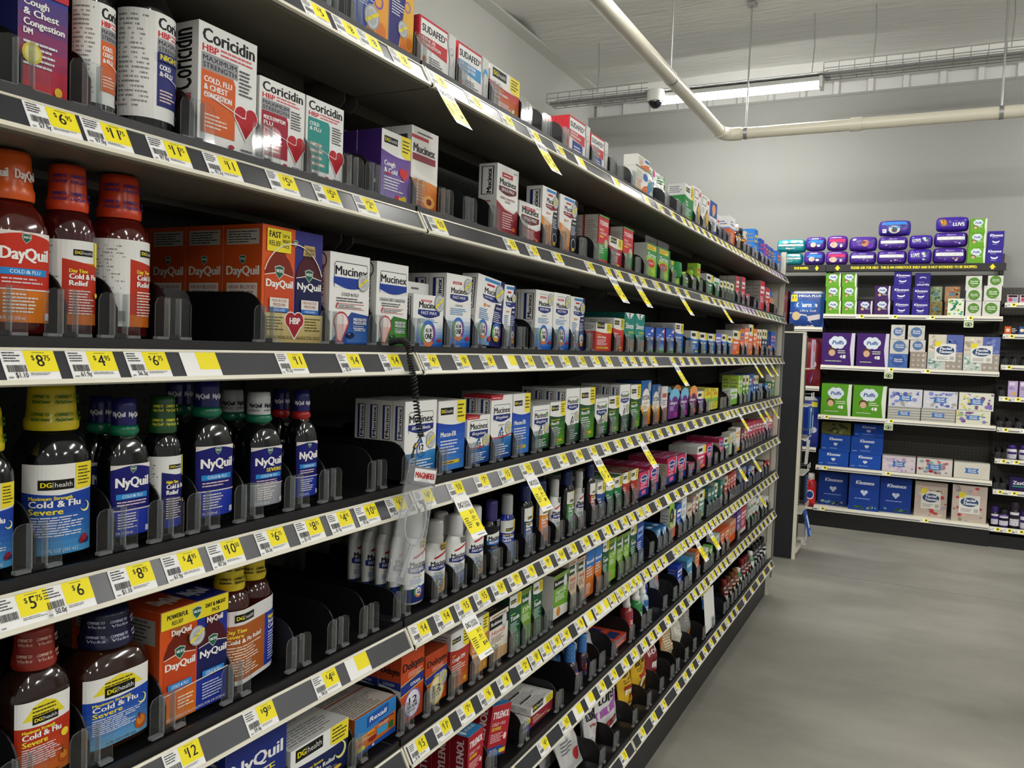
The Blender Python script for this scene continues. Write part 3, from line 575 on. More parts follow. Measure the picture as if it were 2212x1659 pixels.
def rexall(F, S, T):
    fill(F, 'cc6a20'); F.p([(0, .42), (1, .60), (1, 1), (0, 1)], '2f7fc4'); F.p([(.28, .60), (.80, .68), (.80, .95), (.28, .88)], '1d3f94'); F.p([(.30, .62), (.78, .695), (.78, .93), (.30, .86)], '2458b0'); F.t('Rexall', .34, .715, .12, 'f4f4f4', .40, 2, sk=.25)
    F.t('Daytime', .04, .42, .07, 'f6d83a', .42, 2); F.t('Nighttime', .56, .52, .06, '3a2a6a', .38, 2); F.l(.06, .30, .45, .40, 3, 'f6e0c0'); F.l(.56, .42, .92, .5, 2, 'ecd4c8'); F.e(.42, .24, .10, '8c2a1c', .07); F.r(.52, .22, .78, .40, '3a9ad0'); F.r(.82, .2, .93, .38, '2a6a34'); F.e(.15, .14, .09, 'd8dc3a', .07); F.p([(0, 0), (1, 0), (1, .16), (0, .06)], '1d4fa4'); F.t('40', .40, .02, .07, 'f4f4f4', None, 2)
    if S: fill(S, 'b85c1c')
    if T: fill(T, 'c4bdb2'); T.l(.04, .12, .96, .9, 9, '77706a'); T.r(0, 0, 1, .06, 'b85c1c')
def robi(hc, foot, band='1a1a1c', name='Robitussin', word='Honey'):
    def art(F, S, T):
        fill(F, hc); F.r(0, .70, 1, .90, band); F.t(name, .08, .765, .07, 'f2f2f0', .78, 2); F.t(word, .12, .56, .09, 'b8402c' if hc > 'c' else 'f2f2e8', .72, 1, sk=.2); F.l(.1, .38, .86, .53, 5, '6a4a3a' if hc > 'c' else 'e6f0d8'); F.p([(0, 0), (1, 0), (1, .22), (0, .28)], foot); F.e(.35, .14, .13, 'd08a2c'); F.e(.78, .78, .13, 'b8bcbc', .17); F.e(.78, .78, .09, 'd4d8d8', .12)
        F.l(.1, .92, .9, .98, 1, '8a6a4a')
        if S: fill(S, foot if hc < 'c' else 'd8d0c4')
        if T: fill(T, '2a2620'); T.l(.1, .2, .9, .8, 3, '8a8070')
    return art
def tuss(F, S, T):
    fill(F, '1c5238'); F.g(0, 0, 1, .45, '2f8a4a', '1c5238'); n = 6; F.p([(0, .80), (.5, .755), (1, .77), (1, 1), (0, 1)], 'e6e6e2'); dglogo(F, .08, .85, .48); F.p([(.64, 1), (.64, .80), (1, .775), (1, 1)], 'efdb34'); F.l(.68, .82, .96, .97, 5, '3a3a20')
    F.t('Tussin', .10, .53, .085, 'f0f2f0', .74, 2); F.r(.1, .64, .5, .66, '9ad06a'); F.l(.1, .30, .86, .50, 6, 'cfe4d4'); F.e(.68, .16, .13, 'e6efe6'); F.e(.68, .16, .11, '1c6a48'); F.e(.22, .2, .1, 'a83a34', .05)
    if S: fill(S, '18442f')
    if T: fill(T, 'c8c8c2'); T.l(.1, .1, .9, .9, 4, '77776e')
def sinex(F, S, T):
    fill(F, '1f8a80'); F.p([(.08, 1), (.92, 1), (.62, .86), (.38, .86)], 'f0f2f0'); vicks(F, .5, .92, .10); F.t('Sinex', .12, .60, .14, 'f4f6f4', .78, 2); F.t('SEVERE', .40, .47, .06, 'd8dc3a', .5, 2); F.p([(0, 0), (1, 0), (1, .32), (0, .36)], '9c9c98'); F.e(.34, .2, .12, 'e0e0dc', .13); F.e(.8, .2, .09, 'c87a3a', .06); F.l(.1, .38, .8, .45, 2, 'cfe8e4')
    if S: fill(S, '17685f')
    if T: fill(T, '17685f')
def clari(F, S, T):
    fill(F, '2c60c4'); F.g(0, 0, 1, .5, 'c8dcec', '2c60c4', 6); F.e(.3, .0, .3, '4f9a3a', .12); F.e(.75, .0, .3, '5aa43c', .1); F.t('Claritin', .08, .50, .15, 'f4f4f8', .84, 2, sk=.15); F.p([(.62, .84), (.94, .96), (.90, .80)], 'f4f4f8'); F.r(.3, .70, .62, .74, 'e8eef8'); F.r(.95, .1, 1, 1, 'c02a3a')
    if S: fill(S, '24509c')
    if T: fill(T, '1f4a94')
def xyzal(F, S, T):
    fill(F, '2a62a8'); F.g(0, 0, 1, .46, 'd8742c', 'f0b83a', 5); F.e(.5, .55, .40, 'f2efe6', .27); F.t('XYZAL', .5, .565, .10, '17232c', .80, 2, 'c'); F.t('ALLERGY', .5, .47, .045, 'c8762c', .5, 1, 'c'); F.l(.22, .34, .78, .45, 3, 'a0783a'); F.e(.82, .86, .15, 'b9bdbd', .11); F.l(.1, .08, .8, .22, 4, '8a4218')
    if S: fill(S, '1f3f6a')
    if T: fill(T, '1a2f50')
def allegp(c='6a2f8a'):
    def art(F, S, T):
        fill(F, c); F.e(.6, .98, .5, '7ac0e0' if c < '6f' else 'f0a05a', .3); F.e(.62, .72, .30, c, .22); F.t('Allegra', .12, .60, .12, 'f4f0f6', .72, 2, sk=.15); F.l(.15, .34, .7, .54, 5, 'e0c8e8'); F.e(.75, .15, .16, 'b03a8a' if c < '6f' else 'd8703a', .12)
        if S: fill(S, '3a2848'); S.r(.1, .6, .9, .9, '2a2034')
        if T: fill(T, '2c2430'); T.l(.05, .2, .95, .8, 3, '6a6070')
    return art
def yelg(F, S, T):
    fill(F, 'e6d83a'); F.r(0, .36, 1, .55, '8ab84a'); F.r(0, 0, .2, .36, 'd8ecd0'); F.t('7', .55, .08, .26, '2a5a2a', None, 2); F.t('AM', .3, .68, .16, 'c84a20', .5, 2); F.l(.1, .06, .5, .34, 6, '4a6a2a'); F.l(.1, .86, .9, .97, 2, '7a6a1a')
    if S: fill(S, 'b8b890')
    if T: fill(T, 'd8cc4a')
def benad(F, S, T):
    fill(F, 'd22f60'); F.e(.5, .72, .36, 'e8e4ee', .17); F.e(.5, .72, .32, '27388c', .14); F.t('Benadryl', .5, .68, .08, 'f4f4f8', .56, 2, 'c'); F.t('ALLERGY', .5, .46, .07, 'f6e8ec', .62, 2, 'c'); F.r(0, 0, 1, .30, '263c8c'); F.p([(.3, .08), (.7, .08), (.7, .24), (.3, .24)], 'e86a94'); F.l(.14, .32, .86, .42, 2, 'f6d0dc'); F.r(.92, .3, 1, 1, 'b8d0ea')
    if S: fill(S, 'b8a898'); S.r(0, .8, 1, 1, 'a82a4c'); S.l(.1, .1, .9, .75, 10, '8c7c70')
    if T: fill(T, 'a82a52'); T.r(.2, .1, .8, .9, '8c3a6a'); T.t('Benadryl', .1, .3, .4, 'd8a0b4', .8, 2)
def zyrt(F, S, T):
    fill(F, '9ccc3c'); F.r(0, .62, .88, 1, '3f9a54'); F.r(.04, .82, .84, .96, 'f0d83a'); F.l(.08, .84, .8, .94, 2, 'b84a2a'); F.t('Zyrtec', .06, .62, .12, 'f4f4f0', .80, 2, sk=.1); F.e(.42, .44, .34, 'd0403c', .12); F.t('ALLERGY', .42, .42, .05, 'f4f0ee', .5, 1, 'c'); F.g(0, 0, .88, .28, '8ac83a', 'b4d84a', 4); F.r(.88, 0, 1, 1, '2f8a4a'); F.l(.2, .08, .6, .28, 4, '5a8a2a')
    if S: fill(S, 'c8ccc4')
    if T: fill(T, '3f9a54')
def effer(a, b_, c):
    def art(F, S, T):
        fill(F, a); F.p([(.35, 0), (1, 0), (1, 1), (.75, 1)], b_); F.g(.45, 0, .98, .42, 'd8562c', b_); F.t('PLUS', .1, .86, .07, 'f2f2f6', .4, 2); F.t('COLD & FLU', .08, .76, .05, 'f2f2f6', .52, 2); F.l(.08, .48, .6, .72, 7, 'e4e4f0'); F.ring(.72, .66, .1, .03, c); F.e(.8, .22, .18, 'f0a03a'); F.e(.8, .22, .14, 'e07a2a'); sticker(F, .55, .36, .2)
        if S: fill(S, 'dcdcda')
        if T: fill(T, a)
    return art
def dgsinus(F, S, T): dg('b8323a', [('Sinus Pressure', .085, 'f4f0ee'), ('& Pain', .085, 'f4f0ee')], 'e0a03a', None, 'f5e24a', 'Non-Drowsy', vb=.66)(F, S, T); F.p([(.72, .12), (.78, .10), (.84, .26), (.78, .28)], 'f0ead8')
def diam(F, S, T):
    fill(F, 'efece8'); F.r(.10, .72, .62, .94, '3a3a3c'); F.r(.14, .74, .58, .92, 'efece8'); F.p([(.45, .42), (.74, .68), (1, .42), (1, .3), (.8, .06), (.74, .06)], '4a3a2c'); F.p([(.54, .42), (.76, .60), (1, .40), (1, .36), (.8, .16)], 'e8b83a'); F.e(.86, .86, .12, 'c84a4a', .06); F.l(.1, .5, .4, .66, 4, '8a8a88'); F.l(.1, .1, .5, .3, 3, 'a0a09c')
    if S: fill(S, 'd4d2ce')
    if T: fill(T, 'd8d6d2')
def chil(F, S, T):
    fill(F, 'f0f0f0'); F.r(0, .55, 1, 1, '24509c'); F.e(.55, .78, .26, 'e8a070', .15); F.e(.5, .66, .14, 'd8b090', .08); F.l(.1, .36, .9, .5, 3, '2c3a5a'); F.r(0, 0, 1, .18, '3f62c8'); F.l(.2, .2, .8, .32, 3, '9aa0b0')
    if S: fill(S, 'd8dade')
    if T: fill(T, '24509c')
def orwt(F, S, T):
    fill(F, 'e86a2e'); F.r(0, .62, 1, 1, 'f0eff0'); F.r(0, .58, 1, .63, '7a9ac8'); F.t('RICOLA', .2, .76, .1, '5a5a9a', .6, 1) if False else F.l(.15, .7, .85, .88, 2, '5a5a9a'); F.l(.2, .15, .8, .5, 5, 'f6d0b8')
    if S: fill(S, 'd8622a'); S.r(0, .62, 1, 1, 'e6e4e4'); S.r(0, .58, 1, .63, '6a8ab8'); S.l(.15, .7, .85, .86, 2, '6a6aa0')
    if T: fill(T, 'f0eff0')
def flon(F, S, T):
    fill(F, 'efeee8'); F.l(.1, .62, .7, .9, 5, '8a9a4a'); F.e(.8, .75, .2, '3a6ab8', .14); F.p([(.2, 0), (1, 0), (1, .5), (.7, .4)], 'e0702c'); F.e(.3, .3, .16, 'd8b890', .2); F.l(.12, .46, .6, .6, 3, 'c84a3a')
    if S: fill(S, 'e2e0da')
    if T: fill(T, 'f0efe8'); T.e(.2, .3, .1, 'c89a6a'); T.l(.3, .3, .8, .7, 3, 'c86a5a')
def mucsin(F, S, T):
    fill(F, 'efefec'); F.p([(0, 0), (1, 0), (1, .42), (.8, .35), (.4, .38), (0, .48)], '8c1f2c'); F.p([(0, .48), (.4, .38), (.8, .35), (1, .42), (1, .44), (.8, .375), (.4, .405), (0, .50)], 'e0d0ce'); F.r(.22, .83, .72, .90, 'c02f3a'); F.l(.28, .845, .66, .885, 1, 'f4e0e0'); muclogo(F, .12, .72, .76, '641a24', 'SINUS-MAX', frame=False); F.t('SEVERE CONGESTION', .5, .52, .032, '8a3a3e', .66, 1, 'c'); F.t('& PAIN', .5, .475, .032, '8a3a3e', .24, 1, 'c'); F.l(.28, .10, .86, .34, 7, 'eac8c8'); F.e(.82, .12, .07, 'd8762c', .03); F.l(.75, .93, .98, .95, 1, '77777a')
    if S: fill(S, 'd8d8d4'); S.r(.14, .56, .82, .96, '2c2228'); S.r(.2, .57, .76, .95, 'e8e8e6'); S.t('Mucinex', .70, .58, .26, '1a1a1e', .34, 2, up=1); S.l(.3, .1, .7, .5, 6, 'b06a6a')
    if T: fill(T, 'd8d8d4')
def chlor(F, S, T):
    fill(F, 'cc4a30'); F.p([(.08, .55), (.92, .62), (.92, .92), (.08, .86)], 'e8e4e0'); F.p([(.11, .575), (.89, .64), (.89, .90), (.11, .84)], '2a3a74'); F.t('Chloraseptic', .14, .68, .10, 'f2f2f0', .72, 2); F.l(.1, .1, .9, .5, 6, 'f0c8ba')
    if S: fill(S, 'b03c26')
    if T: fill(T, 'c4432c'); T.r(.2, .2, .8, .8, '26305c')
def vapor(F, S, T):
    fill(F, '3f86c4'); F.p([(.2, .45), (.5, .95), (.9, .9), (.8, .3), (.5, .15)], 'e6ecf0'); F.p([(.42, .5), (.66, .84), (.74, .4), (.6, .3)], '2a4a74'); F.l(.1, .05, .8, .2, 2, 'd8e4f0')
    if S: fill(S, '24508c'); S.g(0, 0, 1, 1, '24508c', '4f9ac8', 4)
    if T: fill(T, '2f6fae'); T.e(.5, .5, .3, 'cfdce8', .15)
def gen(st, c, c2):
    """small far carton: a tagged white top, b plain with a pale patch, c white with a coloured foot"""
    def art(F, S, T):
        if st == 'a':
            fill(F, c); F.p([(0, .68), (.5, .62), (1, .65), (1, 1), (0, 1)], 'ecece6'); F.r(.12, .76, .58, .90, '18180f'); F.r(.70, .67, 1, 1, 'ecdb3a'); F.r(.12, .46, .78, .54, 'f0f0f0'); F.l(.12, .2, .8, .4, 3, 'd8dce0'); F.r(.55, .06, .9, .13, 'e0c43a')
            if S: fill(S, c); S.r(0, .68, 1, 1, 'd4d4d0')
        elif st == 'b':
            fill(F, c); F.p([(.1, .58), (.9, .62), (.9, .84), (.1, .82)], c2); F.r(.16, .66, .8, .74, c); F.l(.12, .28, .85, .5, 4, 'eeeeee'); F.r(0, 0, 1, .16, c2 if c2 != 'ffffff' else c)
            if S: fill(S, 'a8a49c' if c > 'c' else c); S.l(.1, .1, .9, .9, 7, '8a867e')
        else:
            fill(F, c); F.p([(0, 0), (1, 0), (1, .40), (0, .34)], c2); F.r(.12, .68, .86, .80, c2); F.l(.12, .44, .85, .62, 3, '77777a')
            if S: fill(S, c); S.l(.1, .1, .9, .9, 7, '9a9a96')
        if T: fill(T, c if st != 'a' else 'd4d4d0')
    return art
W_ = 'f4f4f2'; Y_ = 'f5e24a'
# kind: description, short name, depth mm, art[, hang tab]
K = {
 'effo': ('orange and blue effervescent carton cut by the top of the picture', 'orange-blue carton', 45, effer('2a4aa8', 'f0a83a', '6a5ac0')),
 'effb': ('tall purple and yellow fizzy-tablet carton with round silver sticker', 'purple-yellow carton', 45, effer('2e2a78', 'eab43a', '8a6ac8')),
 'sudr': ('white carton with red border, drawn face and red congestion band', 'red-bordered white carton', 30, suda('c8323a', None, 'SINUS', 'CONGESTION')),
 'sudb': ('white carton with red border, drawn face and light blue band', 'blue-banded white carton', 30, suda('4a9ad4', None, 'HEAD CONGESTION', '+ FLU SEVERE')),
 'dgsin': ('red and white carton with yellow corner and sinus title', 'red sinus carton', 32, dgsinus),
 'sudn': ('red and white carton with dark blue shield and drawn face', 'red and navy carton', 34, suda('c8323a', '24388c', 'SINUS', 'PRESSURE')),
 'flon': ('white spray carton with orange foot', 'white spray carton', 40, flon),
 'dggrn': ('tall green and white carton with grey printed side', 'tall green carton', 60, dg('2f8a44', [('Nasal', .07, W_), ('Relief', .07, W_)], None, 'f0d83a')),
 'diam': ('tall white carton with black and yellow diamond', 'yellow diamond carton', 30, diam),
 'chil': ('tall white carton with blue top and orange picture', 'blue-topped white carton', 35, chil),
 'orwt': ('orange carton with wide white top and blue line', 'orange white-topped carton', 60, orwt),
 'dgcc': ('blue carton fading to red with cough and chest congestion title', 'blue-red cough carton', 60, None),
 'cor1': ('tall white carton with orange panel and red heart', 'tall red heart carton', 55, cori('d8642e', ['COLD, FLU', '& CHEST', 'CONGESTION'])),
 'cor2': ('white carton with dark red panel and red heart', 'dark red panel heart carton', 30, cori('a3253a', ['MULTI-SYMPTOM', 'FLU'])),
 'cor3': ('white carton with teal panel and red heart', 'teal panel heart carton', 30, cori('2f948e', ['COLD', '& FLU'], False)),
 'dgcold': ('purple and white carton with red heart and cough and cold title', 'purple heart carton', 45, None),
 'mucor': ('shiny white carton with orange foot and fruit slices', 'shiny orange-white carton', 40, None),
 'mucsin': ('tall white and dark red sinus carton', 'tall white and dark red carton', 40, mucsin),
 'mucsin2': ('short white and dark red sinus carton with silver sticker', 'short dark red carton', 28, mucsin),
 'mucdn': ('tall orange, white and black day and night carton', 'orange-black day-night carton', 38, lambda F, S, T: mucday(F, S, T, 1)),
 'tylsin': ('red and green sinus headache carton with grey printed side', 'red-green sinus carton', 40, tylsin),
 'dgred': ('short dark red carton with white top and yellow corner', 'short dark red white-topped carton', 26, dg('b02a34', [('Sinus Headache', .11, W_)], None, 'f0d83a')),
 'zyr': ('green allergy carton with red oval and clear hang card', 'green red-oval carton', 40, zyrt),
 'zyrg': ('lime carton with round dark green cap piece', 'lime round-cap carton', 40, zyrt),
 'combo1': ('orange and indigo two-bottle carton with gold base and heart badge', 'orange-indigo twin carton', 66, combo_hbp),
 'muchb': ('white carton with blue corner, blue capsule and red heart outline', 'blue-corner heart carton', 38, muchbp('254a94', '3f6fb8', 'COLD & FLU')),
 'muchg': ('white carton with green corner, green capsule and red heart outline', 'green-corner heart carton', 38, muchbp('3a7a34', '4f9a3c', 'COUGH & CHEST CONGESTION')),
 'mucsm': ('short white carton with hang tab, ring badge and silver sticker', 'short ring-badge carton', 30, lambda F, S, T: mucfast(F, S, T)),
 'mucfm': ('tall white carton with navy band, colour ring badge and blue foot', 'tall ring-badge carton', 36, lambda F, S, T: mucfast(F, S, T)),
 'mucfm2': ('white liquid gel carton with navy band and colour ring badge', 'white gel carton', 36, lambda F, S, T: mucfast(F, S, T, 1)),
 'mucdn3': ('white and navy day and night carton with two ring badges', 'white-navy day-night carton', 34, lambda F, S, T: mucday(F, S, T)),
 'dgreds': ('short red cold and allergy carton with white top', 'short red allergy carton', 40, dg('cc3a2e', [('Cold & Allergy', .10, W_)], None, 'e8d84a', Y_, 'Maximum')),
 'dgreda': ('red multi-symptom allergy carton with white top', 'red multi-symptom carton', 36, dg('cc3f30', [('Allergy', .07, W_), ('Multi-Symptom', .07, W_)], None, 'e8d84a')),
 'sinex': ('teal carton with white arch top and grey foot', 'teal arch-top carton', 55, sinex),
 'clar': ('small blue carton with sky and grass picture', 'blue sky-and-grass carton', 34, clari),
 'mucer': ('white carton with navy band, 12 hour badge and blue foot', 'white 12 hour carton', 24, muc12('2468b4', '3a8ac8')),
 'mucusr': ('blue and white carton with orange strip and yellow corner', 'blue orange-strip carton', 40, dg('1f49b0', [('Mucus-ER', .085, W_)], '3f86d8', 'e8c42c')),
 'mucmx': ('short white carton with red top tab and 12 hour badge', 'short red-tab carton', 40, muc12('1f4f9c', '2f74bc', None, True)),
 'mucmxt': ('tall white carton with red top tab and 12 hour badge', 'tall red-tab carton', 30, muc12('1f4f9c', '3a86c8', None, True)),
 'mucdms': ('short white carton with green foot and 12 hour badge', 'short green-foot carton', 40, muc12('24503a', '3f8a3a', 'DM')),
 'mucdmt': ('tall white carton with green foot and 12 hour badge', 'tall green-foot carton', 28, muc12('1f4a30', '2f6a40', 'DM')),
 'dgmdm': ('dark green to lime carton with white top and yellow strip', 'green yellow-strip carton', 40, dg('1d4a2c', [('Mucus-DM', .085, W_)], '6ab02f', 'e8c42c', Y_, 'Maximum Strength')),
 'xyz': ('blue and orange carton with white oval', 'blue-orange oval carton', 40, xyzal),
 'alleg': ('slim white carton with red print', 'slim white carton', 30, gen('c', 'ece6e6', 'c86a5a')),
 'purp': ('purple carton with pale blue corner', 'purple carton', 60, allegp('6a2a80')),
 'purpo': ('plum carton with orange corner', 'plum carton', 60, allegp('6f2a60')),
 'yelg': ('yellow and green carton with big number seven', 'yellow-green carton', 50, yelg),
 'combo2': ('orange and blue two-bottle carton with yellow top band', 'yellow-topped twin carton', 75, combo_pow),
 'nyqsv': ('silver and dark blue severe night carton cut by the bottom edge', 'dark blue night carton', 70, simple('20307c', 'NyQuil', W_, 'b9bcc4', ('SEVERE', .46, .08, 'e8d84a'), topc='1a2668')),
 'dgsev': ('dark blue night carton with pale grey top and moon', 'moon carton with grey top', 50, dg('1b2556', [('Night Time Severe', .075, Y_), ('Cold & Flu Relief', .11, W_)], None, None, moon=1, vb=.62)),
 'rexb': ('orange and blue daytime nighttime carton with printed white top', 'orange-blue wide carton', 62, rexall),
 'dels': ('orange-red carton with navy band and purple 12 hour clock', 'purple clock carton', 45, delsym('7a6ab8', 1)),
 'dels2': ('orange-red carton with navy band, yellow 12 hour clock and silver sticker', 'yellow clock carton', 45, delsym('d8a82c', 2)),
 'dgcdm': ('red to orange cough carton with white top and yellow corner', 'red-orange cough carton', 45, dg('b02c28', [('Cough DM', .085, W_)], 'd8742c', None, Y_, 'Adult')),
 'dgcrl': ('orange cough relief carton with white top', 'orange cough carton', 45, dg('d2762a', [('Adult', .055, 'f6e8d0'), ('Cough', .085, W_), ('Relief', .085, W_)], 'dc9a3a', None)),
 'robh': ('cream carton with black name band and honey dipper', 'cream honey carton', 45, robi('e6ddce', 'd2a878')),
 'robh2': ('slim tan honey carton with dark name band', 'slim tan honey carton', 40, robi('d4bca4', 'c8a890', '2f4a34')),
 'tuss': ('slim dark green carton with white top and yellow corner', 'slim dark green carton', 40, tuss),
 'roblm': ('lime green carton with red panel and dark top', 'lime red-panel carton', 40, robi('6f9e34', '7ab83c', '2a5a34', 'Robitussin', 'DM')),
 'robg': ('wide bright green carton with black and red panels', 'wide bright green carton', 60, robi('68a02e', 'dcdcd4', '1c1c1c', 'Robitussin', 'Cough+Chest')),
 'rexp': ('slim blue and orange carton', 'slim blue-orange carton', 40, simple('d0742c', 'Rexall', W_, 'c86a2a', None, (.62, 1, '2f74bc'), None, 'b8621f', .72, .07)),
 'lime': ('plain lime green cough carton', 'plain lime carton', 40, robi('7cae38', '86c23c', '3a6a34', 'Cough+Chest', 'CF')),
 'vap': ('light blue vapour carton with white swoosh', 'light blue swoosh carton', 60, vapor),
 'dgmrel:2a4a88': ('slim navy carton with white top and orange pills', 'slim navy carton', 45, dg('2a4a88', [('Mucus', .075, W_), ('Relief', .075, W_)], None, None)),
 'dgmrel:2c7a4e': ('slim green chest congestion carton with white top', 'slim green chest carton', 45, dg('2c7a4e', [('Chest', .065, W_), ('Congestion', .065, W_), ('Relief DM', .065, W_)], None, None, side='1f5a38')),
 'dgmrel:b23a30': ('slim brick red carton with white top', 'slim brick red carton', 45, dg('b23a30', [('Mucus', .065, W_), ('& Sinus', .065, W_), ('Relief', .065, W_)], None, None, side='7a2a20')),
 'bena': ('pink carton with navy oval and navy foot', 'pink navy-oval carton', 45, benad),
 'tylbx': ('dark red carton with light blue top and white title', 'red blue-topped carton', 40, tyl),
 'dgnv': ('navy cold and flu carton with white top and yellow corner', 'navy white-topped carton', 34, dg('273a8e', [('Cold & Flu', .10, W_)], '3a4aa0', 'c8b84a', vb=.62)),
 'dghd': ('dark red head congestion carton with grey printed top', 'dark red grey-topped carton', 30, dg('8f2434', [('Cold & Head', .09, W_), ('Congestion Severe', .09, Y_)], None, None, vb=.62)),
 'chlor': ('bright red lozenge carton with navy panel', 'bright red lozenge carton', 55, chlor),
}
_dc = dg('3f4494', [('Cough', .07, W_), ('& Chest', .07, W_), ('Congestion', .07, W_), ('DM', .06, W_)], 'd0303c', None, vb=.94)
def dgcc(F, S, T):
    _dc(F, None, T); F.r(0, .86, 1, 1, 'c8303c'); F.t('MAXIMUM', .40, .94, .03, W_, .5, 1); F.t('STRENGTH', .45, .90, .03, W_, .48, 1); F.r(0, .86, .3, 1, '3a7ac0'); F.e(.26, .36, .2, 'e0cc3a'); F.e(.26, .36, .15, 'f0e68a')
    if S: fill(S, '22265c')
def dgcold(F, S, T):
    dg('6a4a9a', [('Cough', .085, W_), ('& Cold', .085, W_)], '8a78b4', None, vb=.72)(F, S, T); F.e(.70, .47, .09, 'd0343e'); F.e(.84, .47, .09, 'd0343e'); F.p([(.62, .455), (.92, .455), (.77, .35)], 'd0343e'); F.p([(.65, .48), (.9, .48), (.77, .42)], 'd0343e'); F.t('HBP', .12, .38, .04, 'd0343e', .2, 2); F.r(.5, .06, .86, .11, 'e0c43a'); F.e(.55, .085, .06, 'd0343e')
    if S: fill(S, '3f2468'); S.t('Cough', .7, .1, .34, W_, .22, 2, up=1)
def mucor(F, S, T):
    fill(F, 'e8e6e2'); F.g(0, 0, 1, .38, 'd0622a', 'e0883a'); F.e(.7, .14, .22, 'f0b05a', .08); F.e(.7, .14, .1, '8c3a20', .04); F.p([(0, .5), (1, .40), (1, .36), (0, .42)], 'f0ece6'); F.r(0, .86, .62, .90, 'b8303a'); F.l(.2, .92, .8, .96, 1, '4a4a50'); F.t('Mucinex', .06, .70, .10, '33343c', .8, 2); F.r(.04, .60, .9, .68, '8c2a3a'); F.l(.2, .12, .5, .34, 6, 'f4d8b8')
    if S: fill(S, 'cfcfcc'); S.r(.3, .6, .8, .9, '3a3a40')
    if T: fill(T, 'd8d8d6')
for k_, a_ in (('dgcc', dgcc), ('dgcold', dgcold), ('mucor', mucor)): K[k_] = (*K[k_][:3], a_)
# ---------------------------------------------------------------- cartons, bottles, bags
BOARD = P('e4e4e0')
def carton(k, w, h):
    d = K[k][2]/1000; mb = MB(); mb.box(-d, 0, 0, w, 0, h, BOARD)
    F = Face(mb, lambda u, v, o: (o, u*w, v*h), w, h); S = Face(mb, lambda u, v, o: (-d+u*d, -o, v*h), d, h); T = Face(mb, lambda u, v, o: (-v*d, u*w, h+o), w, d)
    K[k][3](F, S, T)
    for yy in (w,): mb.face([(-d, w+.00006, 0), (-d, w+.00006, h), (0, w+.00006, h), (0, w+.00006, 0)], mb.mats[1] if len(mb.mats) > 1 else BOARD)
    if k == 'mucsm':                                          # hang tab behind the top edge
        mb.box(-d, -d+.0008, .004, w-.004, h, h+.022, BOARD); F2 = Face(mb, lambda u, v, o: (-d+.0008+o, u*w, h+v*.022), w, .022); F2.r(.38, .45, .62, .6, '6a6a6c')
    if k == 'zyr': mb.box(-.006, -.0048, -.003, w+.003, h*.9, h+.022, CLEAR)
    if k == 'zyrg': mb.lathe([(.028, h-.05), (.03, h-.03), (.028, h-.004), (.02, h)], P('2f8a4a'), (-.01, w*.5), 20)
    return mb.data('carton_'+k)
GLOSS = lambda n, h: mat(n, h, .12, 0, .5, coat=.6)
def shape(mb, prof, c, m, n, e, ry): mb.lathe(prof, m, c, n, e, ry)
def label_face(mb, rx, ry, e, z0, z1, a0, a1, m=None):
    """label wrapped on the body, from angle a0 to a1 about the axis, 0 facing the aisle, growing away from the viewer"""
    n_ = 48; A_ = [R(a0+(a1-a0)*i/n_) for i in range(n_+1)]; L0 = [0]
    for p, q in zip(A_, A_[1:]): L0.append(L0[-1]+math.dist((rx*sgp(math.cos(p), e), ry*sgp(math.sin(p), e)), (rx*sgp(math.cos(q), e), ry*sgp(math.sin(q), e))))
    def ang(u):
        s = max(0, min(1, u))*L0[-1]; i = 0
        while i < n_-1 and L0[i+1] < s: i += 1
        return A_[i]+(A_[i+1]-A_[i])*(s-L0[i])/max(L0[i+1]-L0[i], 1e-9)
    def fn(u, v, o):
        a = ang(u); x = (rx+.0006+o)*sgp(math.cos(a), e); y = (ry+.0006+o)*sgp(math.sin(a), e); return (x, y, z0+(z1-z0)*v)
    return Face(mb, fn, L0[-1], z1-z0, 20)
SXY = [0, 0]
def bottle(name, label, cat, D, h, body, prof, capc, capprof, lab, e=2.0, sx=1, sy=1, rot=0, wrap=None, bodym=None, group=None, loc=(0, 0, 0)):
    """prof/capprof: (radius fraction, height fraction); lab: (z0, z1, a0, a1, art)"""
    if SXY[0]: sx, sy = SXY
    r = D/2; rx, ry = r*sx, r*sy; r = min(r, rx, ry)*1.0 if not SXY[0] else min(r, (rx+ry)/2, ry); t = thing(name, label, cat, loc, group)
    b = MB(); b.lathe([(rx*p[0], h*p[1]) for p in prof], bodym or GLOSS('bottle_'+body, body), n=36, e=e, ry=ry/rx); b.build('body', t)
    b = MB(); m = mat('cap_'+capc, capc, .28, 0, .5)
    b.lathe([(r*p[0], h*p[1]) for p in capprof], m, n=28)
    if wrap:
        cf = Face(b, lambda u, v, o: ((r*(capprof[1][0]+(capprof[-3][0]-capprof[1][0])*v)+.0006+o)*math.cos(R(-100+150*u)), (r*(capprof[1][0]+(capprof[-3][0]-capprof[1][0])*v)+.0006+o)*math.sin(R(-100+150*u)), h*(capprof[1][1]+(capprof[-3][1]-capprof[1][1])*v)), r*2, h*.2, 10); wrap(cf)
    b.build('cap', t)
    if lab:
        b = MB(); z0, z1, a0, a1, art = lab; F = label_face(b, rx, ry, e, h*z0, h*z1, a0+rot, a1+rot); art(F, None, None); b.build('label', t)
    return t
def slant(words, c):
    def w(F):
        for i in range(3):
            for k in range(2):
                u = .12+.36*i; v = .10+.46*k
                for q, s in enumerate(words): F.t(s, u+.01*q, v+.22-.13*q, .085, c, .28, 2, sk=.3)
    return w
def plainword(s, c, v=.45, sub=None):
    def w(F):
        for u in (.04, .55): F.t(s, u, v, .22, c, .40, 2)
        if sub: F.t(sub, .55, v-.22, .1, c, .36, 1); F.t(sub, .04, v-.22, .1, c, .36, 1)
    return w
